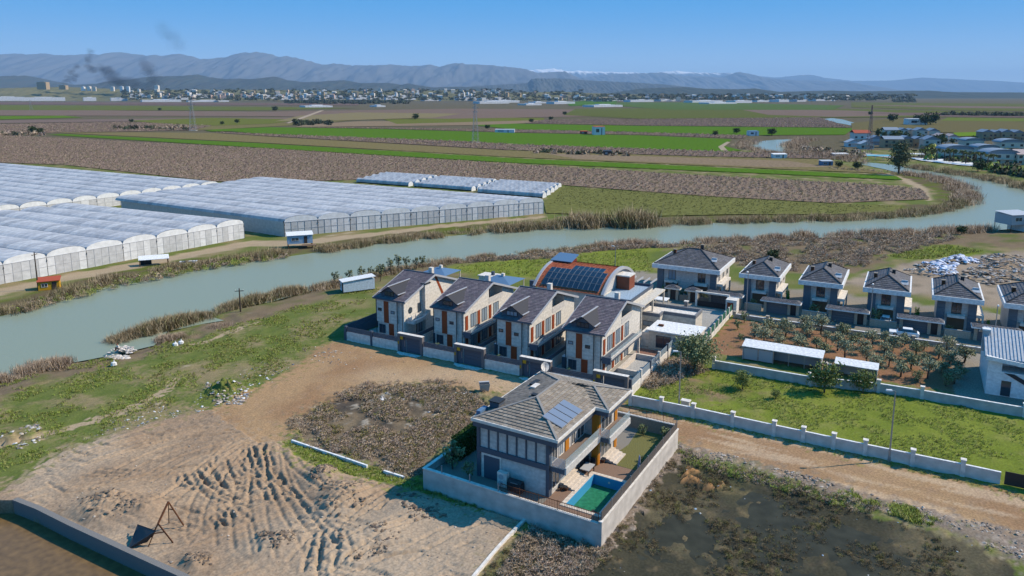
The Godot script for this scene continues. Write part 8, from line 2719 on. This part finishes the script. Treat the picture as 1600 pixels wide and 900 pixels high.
	strewn(poly([94.3, -181.1, 117.5, -194.7, 122.3, -186.5, 100.3, -176.0]), 600, 0.3, 0.6, fresh, places, tints)
	strewn(poly([32.3, -71.5, 38.2, -67.3, 42.5, -61.9, 42.7, -58.7, 41.5, -60.4, 36.9, -64.8, 32.1, -69.5]), 900, 0.12, 0.4, fresh, places, tints, 0.4)
	strewn(poly([15.5, -90.6, 31.1, -81.5, 39.5, -76.6, 47.4, -72.2, 51.8, -68.6, 51.2, -67.8, 46.9, -71.2, 39.0, -75.8, 30.7, -80.5, 16.4, -89.0]), 500, 0.1, 0.25, fresh, places, tints)
	strewn(poly([22.6, -322, 116.3, -270.2, 138.4, -262.3, 108.6, -246.5, 44.9, -242.5, 14.2, -268.6]), 1500, 0.3, 0.6, [Color(0.2, 0.2, 0.08), Color(0.17, 0.18, 0.06)], places, tints, 0.0, 0.31)
	cloud_of("grass", tuft, M.leaf, places, tints, "green grass tufts on the meadows and along the walls", "grass")
	# olive grove in rows, counted from the lower wall
	var rows := ["front", "second", "third", "fourth", "back"]
	var ord := ["first", "second", "third", "fourth", "fifth", "sixth", "seventh", "eighth", "ninth", "tenth", "eleventh", "twelfth"]
	var olives := []
	for v in 4:
		olives.append(null)
	for row in 5:
		for i in 10:
			var x := 60.0 + i * 3.1 + (row % 2) * 1.4 + rng.randf_range(-0.5, 0.5)
			var z := -26.6 - row * 3.6 + rng.randf_range(-0.6, 0.6)
			if row == 0 and i < 6:
				continue
			if row == 4 and i == 0:
				continue
			var label := "grey-green olive tree, %s from the left in the grove's %s row" % [ord[i], rows[row]]
			var v := rng.randi() % 4
			var at := st(x, z)
			if olives[v] == null:
				olives[v] = make_tree("olive_tree", label, "tree", "olive trees in the red-soil grove", at, [2.9, 2.6, 3.2, 2.3][v], Vector3(1.4, 1.0, 1.4) * [1.05, 0.95, 1.15, 0.9][v], 900, 0.11, [Color(0.28, 0.28, 0.165), Color(0.25, 0.255, 0.15), Color(0.30, 0.295, 0.18), Color(0.23, 0.235, 0.125)][v], 30 + v)
			else:
				copy(olives[v], label, at, rng.randf() * 360.0, rng.randf_range(0.68, 1.12))
	var bush := make_tree("round_bush", "round dark bush standing alone in the green lot, left one", "bush", "", on(Vector3(31.77, 0, -96.07)), 3.0, Vector3(1.35, 1.35, 1.35), 1500, 0.1, Color(0.15, 0.18, 0.055), 61, 0.08)
	for s in [[Vector3(35.14, 0, -92.61), 0.5, "smallest round bush in the green lot, lower middle"], [Vector3(42.61, 0, -94.96), 1.6, "biggest olive-green bush against the grey wall below the sheds"], [Vector3(47.74, 0, -94.74), 1.2, "second bush against the grey wall, right of the biggest one"]]:
		copy(bush, s[2], on(s[0]), rng.randf() * 360.0, s[1])
	make_tree("olive_tree", "big spreading olive tree beside the glass-panelled wall and the white annexe", "tree", "", on(Vector3(26.88, 0, -102.75)), 6.0, Vector3(3.5, 2.6, 2.8), 4200, 0.15, Color(0.20, 0.225, 0.11), 71, 0.25, 6)
	var low := make_tree("garden_shrub", "rounded olive-like shrub under the third villa's balcony", "shrub", "small shrubs in gardens and plots", st(66.8, -51.6), 2.6, Vector3(1.1, 1.1, 0.9), 420, 0.12, Color(0.17, 0.205, 0.10), 81, 0.08)
	for s in [[76.9, -51.6, 1.2, "big grey-green shrub under the fourth villa's balcony"], [88.0, -51.4, 0.7, "low reddish shrub under the fifth villa's balcony"], [56.0, -51.6, 0.8, "shrub under the second hip-roofed villa's balcony"], [38.6, -51.5, 0.9, "dark shrub at the left end of the wide villa's garden"], [46.6, -51.5, 0.8, "shrub between the wide villa's right gate and garage"], [42.4, -51.4, 0.85, "dark shrub between the wide villa's two gates"]]:
		copy(low, s[3], st(s[0], s[1]), rng.randf() * 360.0, s[2])
	for s in [[88.6, -32.0, 0.8, "small shrub at the right end of the grove before the metal-roofed house"], [83.5, -24.8, 0.75, "left low shrub inside the wall at the grove's lower right corner"], [87.0, -25.2, 0.8, "right low shrub inside the wall at the grove's lower right corner"], [56.2, -37.0, 0.7, "small shrub on the bare red soil beside the green fence"], [56.4, -41.5, 0.8, "shrub at the corner of the green fence and the street"], [58.0, -31.0, 0.55, "lone low plant on the red soil left of the olives"]]:
		copy(low, s[3], st(s[0], s[1]), rng.randf() * 360.0, s[2])
	var cyp := make_tree("cypress", "thin bright green cypress between the fourth and fifth villas", "tree", "cypresses between the villas", st(83.2, -52.6), 4.4, Vector3(0.5, 2.1, 0.5), 420, 0.11, Color(0.13, 0.21, 0.03), 91, 0.07)
	for s in [[61.9, -52.8, 1.1, "bushy green cypress left of the third villa"], [93.6, -52.6, 0.85, "small cypress between the fifth and last villas"]]:
		copy(cyp, s[3], st(s[0], s[1]), 40.0, s[2])
	# young trees in the sandy corner behind the row of four
	var young: Node3D
	var yl := ["leftmost", "second", "third", "fourth", "fifth", "sixth", "seventh", "eighth", "ninth", "tenth", "eleventh"]
	var ys := [Vector3(-37.59, 0, -152.61), Vector3(-34.96, 0, -153.69), Vector3(-32.67, 0, -155.34), Vector3(-31.01, 0, -157.60), Vector3(-29.20, 0, -159.33), Vector3(-28.64, 0, -155.34), Vector3(-27.55, 0, -162.30), Vector3(-26.09, 0, -164.13), Vector3(-24.30, 0, -166.00), Vector3(-22.31, 0, -166.64), Vector3(-20.75, 0, -167.28)]
	for i in ys.size():
		var label: String = "young slender tree behind the first villa, %s of the group by the river" % yl[i]
		if young == null:
			young = make_tree("young_tree", label, "tree", "young trees by the river behind the first villa", on(ys[i]), 3.6, Vector3(0.85, 1.3, 0.85), 260, 0.13, Color(0.15, 0.165, 0.09), 101, 0.07)
		else:
			copy(young, label, on(ys[i]), rng.randf() * 360.0, rng.randf_range(0.75, 1.35))
	# garden of the front villa
	var hb := MB.new()
	var hr := RandomNumberGenerator.new()
	hr.seed = 4
	for i in 5200:
		var p := Vector3(hr.randf_range(-19.35, -18.25), hr.randf_range(1.5, 4.0), hr.randf_range(-15.5, -4.2))
		match hr.randi() % 3:
			0: p.x = -18.25 + hr.randf_range(-0.1, 0.08)
			1: p.y = 3.95 + hr.randf_range(-0.12, 0.1)
			_: p.x = -19.35 + hr.randf_range(-0.08, 0.1)
		var a := Vector3(hr.randfn(), hr.randfn(), hr.randfn()).normalized()
		var s := a.cross(Vector3(hr.randfn(), hr.randfn(), hr.randfn())).normalized()
		var g := hr.randf_range(0.7, 1.3)
		hb.col = Color(g, g, g)
		hb.quad(p - a * 0.14, p + s * 0.08, p + a * 0.14, p - s * 0.08)
	hb.col = Color(0.6, 0.6, 0.6)
	hb.bx(-19.25, 1.4, -15.4, -18.35, 3.88, -4.3)
	var hedge := thing("hedge", "tall clipped dark green hedge inside the left yard wall of the front villa", "hedge", VILLA, VILLA_TURN)
	var hm: StandardMaterial3D = M.leaf.duplicate()
	hm.albedo_color = lin(0.045, 0.085, 0.022)
	part("leaves", hb, hm, hedge)
	for s in [[-18.0, -2.6, 1.5, "leafy shrub in the front corner of the yard by the hedge"], [-19.2, -3.2, 0.55, "clipped ball shrub on the yard's front left corner"], [-15.4, -2.0, 0.95, "shrub before the dark side door of the front villa"], [-3.6, -20.0, 0.75, "light green shrub at the back of the lawn"], [-1.0, -20.2, 0.8, "dark cypress-like shrub in the back right corner of the lawn"], [-1.6, -14.2, 0.35, "tiny plant on the lawn near the parasol"]]:
		copy(low, s[3], vp(s[0], TERRACE - 0.05, s[1]), rng.randf() * 360.0, s[2] * 0.8)
	# yards of the four villas
	for s in [[2.0, -1.6, 0.8, "dark shrub in the left corner behind the garden wall"], [4.5, -1.4, 0.7, "second dark shrub behind the left garden wall"], [7.5, -1.5, 0.6, "third dark shrub behind the left garden wall"], [17.6, -1.6, 0.9, "dark bush right of the first gate"], [20.0, -1.4, 0.7, "dark bush left of the second gate"], [28.6, -1.6, 0.9, "dark bush right of the second gate"], [31.2, -1.4, 0.7, "dark bush left of the third gate"], [40.0, -1.6, 0.9, "dark bush right of the third gate"]]:
		copy(low, s[3], st(s[0], s[1]), rng.randf() * 360.0, s[2] * 0.85)
	# across the river
	var tall := make_tree("tall_tree", "tall dark eucalyptus-like tree on the river bend, far taller than anything near it", "tree", "", Vector3(196.18, 0, -372.2), 17.5, Vector3(5.0, 7.5, 5.0), 3000, 0.42, Color(0.13, 0.145, 0.08), 121, 0.5, 6)
	var dark := make_tree("field_tree", "round dark tree left of the poplars beyond the riverside estate", "tree", "scattered trees in the fields", Vector3(561.8, 0, -1095.2), 14.0, Vector3(8, 6, 8), 700, 0.9, Color(0.05, 0.075, 0.03), 131, 0.5)
	for s in [[Vector3(546.4, 0, -980.4), 1.1, "left of two dark poplars by the white farm building"], [Vector3(565.0, 0, -1001.4), 1.35, "right of two dark poplars by the white farm building"], [Vector3(598.6, 0, -1095.2), 0.9, "dark tree behind the white farm building"], [Vector3(-577.8, 0, -1815.8), 1.0, "lone dark tree at the left middle distance"], [Vector3(-387.1, 0, -1046.2), 0.5, "small dark tree beside the green strip near the left pylon"], [Vector3(-391.3, 0, -1001.4), 0.4, "small dark tree right of the left pylon"], [Vector3(-549.0, 0, -1070.1), 0.45, "small dark tree left of the left pylon"], [Vector3(-157.20, 0, -1208.2), 0.8, "broad dark tree in the middle fallow strip"], [Vector3(-28.57, 0, -870.7), 0.45, "dark tree left of the long white tunnel shed"], [Vector3(61.92, 0, -1177.8), 0.5, "dark tree above the green field, left"], [Vector3(104.04, 0, -1474.0), 0.6, "dark tree above the green field, right"], [Vector3(27.68, 0, -1070.1), 0.5, "low dark tree at the track left of the green field"], [Vector3(233.62, 0, -770.0), 0.5, "dark tree left of the small white hut at the river turn"], [Vector3(201.10, 0, -733.5), 0.4, "small dark tree on the purple strip before the river turn"], [Vector3(257.56, 0, -733.5), 0.6, "dark tree right of the small white hut at the river turn"], [Vector3(-507.5, 0, -782.9), 0.6, "grey-green tree at the field corner on the far left"], [Vector3(-491.2, 0, -770.0), 0.5, "second tree at the field corner on the far left"], [Vector3(-893.2, 0, -1888.7), 0.6, "dark tree in the far fields above the left pylon"], [Vector3(187.39, 0, -398.1), 0.35, "dark bush on the track before the tall tree"], [Vector3(181.63, 0, -408.8), 0.3, "bush beside the blue-sided field cabin"], [Vector3(246.31, 0, -388.0), 0.5, "spreading light tree at the quay by the right edge"], [Vector3(710.5, 0, -1474.0), 0.6, "dark tree beyond the upper river loop"], [Vector3(63.96, 0, -176.02), 0.22, "round dark bush behind the second hip-roofed villa"], [Vector3(130.74, 0, -210.43), 0.2, "yellowish bush on the near bank left of the river house"]]:
		copy(dark, s[2], s[0], rng.randf() * 360.0, s[1])
	var garden := make_tree("garden_tree", "leafy tree among the houses across the river", "tree", "trees among the houses across the river", Vector3(329.2, 0, -633.5), 7.0, Vector3(2.6, 2.8, 2.6), 420, 0.4, Color(0.08, 0.11, 0.04), 141, 0.25)
	for i in 26:
		var p := (Vector3(341.5, 0, -690.0)).lerp(Vector3(369.1, 0, -531.6), rng.randf()) + Vector3(0, 0, rng.randf_range(-40, 40))
		copy(garden, "leafy tree among the houses across the river", p, rng.randf() * 360.0, rng.randf_range(0.6, 1.3))
	# palms along the promenade
	var palm: Node3D
	for i in 14:
		var f := i / 13.0
		var at := (Vector3(256.59, 0, -467.0)).lerp(Vector3(269.24, 0, -408.8), f) + Vector3(rng.randf_range(-1, 1), 0.4, rng.randf_range(-1, 1) - 2.0)
		var label := "%s palm from the left on the promenade before the arched-roofed houses" % ["first", "second", "third", "fourth", "fifth", "sixth", "seventh", "eighth", "ninth", "tenth", "eleventh", "twelfth", "thirteenth", "last"][i]
		if palm == null:
			palm = thing("palm_tree", label, "palm", at, 0.0, "palms along the promenade")
			var b := MB.new()
			b.cyl(Vector3(0, -0.2, 0), Vector3(0.1, 4.6, 0), 0.22, 0.16, 7)
			part("trunk", b, M.bark, palm)
			b = MB.new()
			for k in 22:
				var a := TAU * k / 22 * 1.618 * 3.0
				var up := rng.randf_range(-0.3, 0.9)
				var d := Vector3(cos(a), up, sin(a)).normalized()
				var s := d.cross(Vector3.UP).normalized() * 0.28
				var o := Vector3(0.1, 4.6, 0)
				var m := o + d * 1.1
				var e := o + d * 1.9 + Vector3(0, -0.7, 0)
				b.quad(o, m - s, e, m + s)
			var pm: StandardMaterial3D = M.leaf.duplicate()
			pm.albedo_color = lin(0.10, 0.12, 0.04)
			part("fronds", b, pm, palm)
			palm.set_meta("kind_name", "palm_tree")
		else:
			copy(palm, label, at, rng.randf() * 360.0, rng.randf_range(1.2, 1.6))
	# woods and hedgerows too far to tell the trees apart
	places = []
	tints = []
	var wood := [Color(0.05, 0.065, 0.035), Color(0.065, 0.075, 0.04), Color(0.04, 0.055, 0.035), Color(0.085, 0.08, 0.045)]
	var leafy := shrub_mesh(60, 0.3, 12, 0.0)
	strewn(poly([-1517, -4982, -764, -5568, -448, -3261, -758, -3152, -1030, -3378]), 420, 7, 12, wood, places, tints, 0.0, 0.0)
	strewn(poly([-329, -1121, -264.4, -1095, -238.6, -970, -284.6, -970]), 60, 3, 5, wood, places, tints, 0.0, 0.0)
	strewn(poly([-494, -922, -398, -922, -363, -839, -458, -855]), 70, 2, 4, dry + wood, places, tints, 0.0, 0.0)
	strewn(poly([-550, -757, -493, -770, -463, -734, -525, -722]), 50, 2, 4, dry + wood, places, tints, 0.0, 0.0)
	strewn(poly([13.8, -532, 79.4, -508, 75.3, -482, 13.2, -508]), 60, 1.5, 3, dry + wood, places, tints, 0.0, 0.0)
	strewn(poly([209.9, -532, 235.1, -492, 225.6, -472, 200.8, -508]), 160, 2, 4, dry + wood, places, tints, 0.0, 0.0)
	strewn(poly([892, -1547, 1015, -1474, 955, -1387, 837, -1451]), 160, 4, 7, wood, places, tints, 0.0, 0.0)
	strewn(poly([2684, -5259, 2842, -5259, 2132, -3942, 2013, -3942]), 60, 8, 12, wood, places, tints, 0.0, 0.0)
	strewn(poly([325, -585, 353, -508, 284.9, -409, 254.7, -458]), 260, 1.5, 3.5, wood + fresh, places, tints, 0.0, 0.0)
	strewn(poly([263.5, -409, 266.7, -339, 253.8, -322, 250.4, -388]), 160, 2, 4, wood + fresh, places, tints, 0.0, 0.0)
	for i in 1500:
		var px := rng.randf_range(200, 1420)
		var py := rng.randf_range(139.5, 156.0) if px < 910 else rng.randf_range(147.5, 156.0)
		if px > 800 and px < 905:
			py = rng.randf_range(142.5, 157)
		var dist := lerpf(5300.0, 4200.0, clampf((py - 140.0) / 16.0, 0.0, 1.0))
		var s := rng.randf_range(5, 13)
		places.append(Transform3D(Basis(Vector3.UP, rng.randf() * TAU).scaled(Vector3(s * 1.5, s, s * 1.5)), Vector3((px - 800.0) / 1150.0 * dist, 38.0 - (py - 148.0) / 1150.0 * dist, -dist)))
		tints.append(wood[rng.randi() % 4] * rng.randf_range(0.8, 1.3))
	cloud_of("far_woods", leafy, M.leaf, places, tints, "dark far-off woods and hedges among the town blocks and fields", "woods")
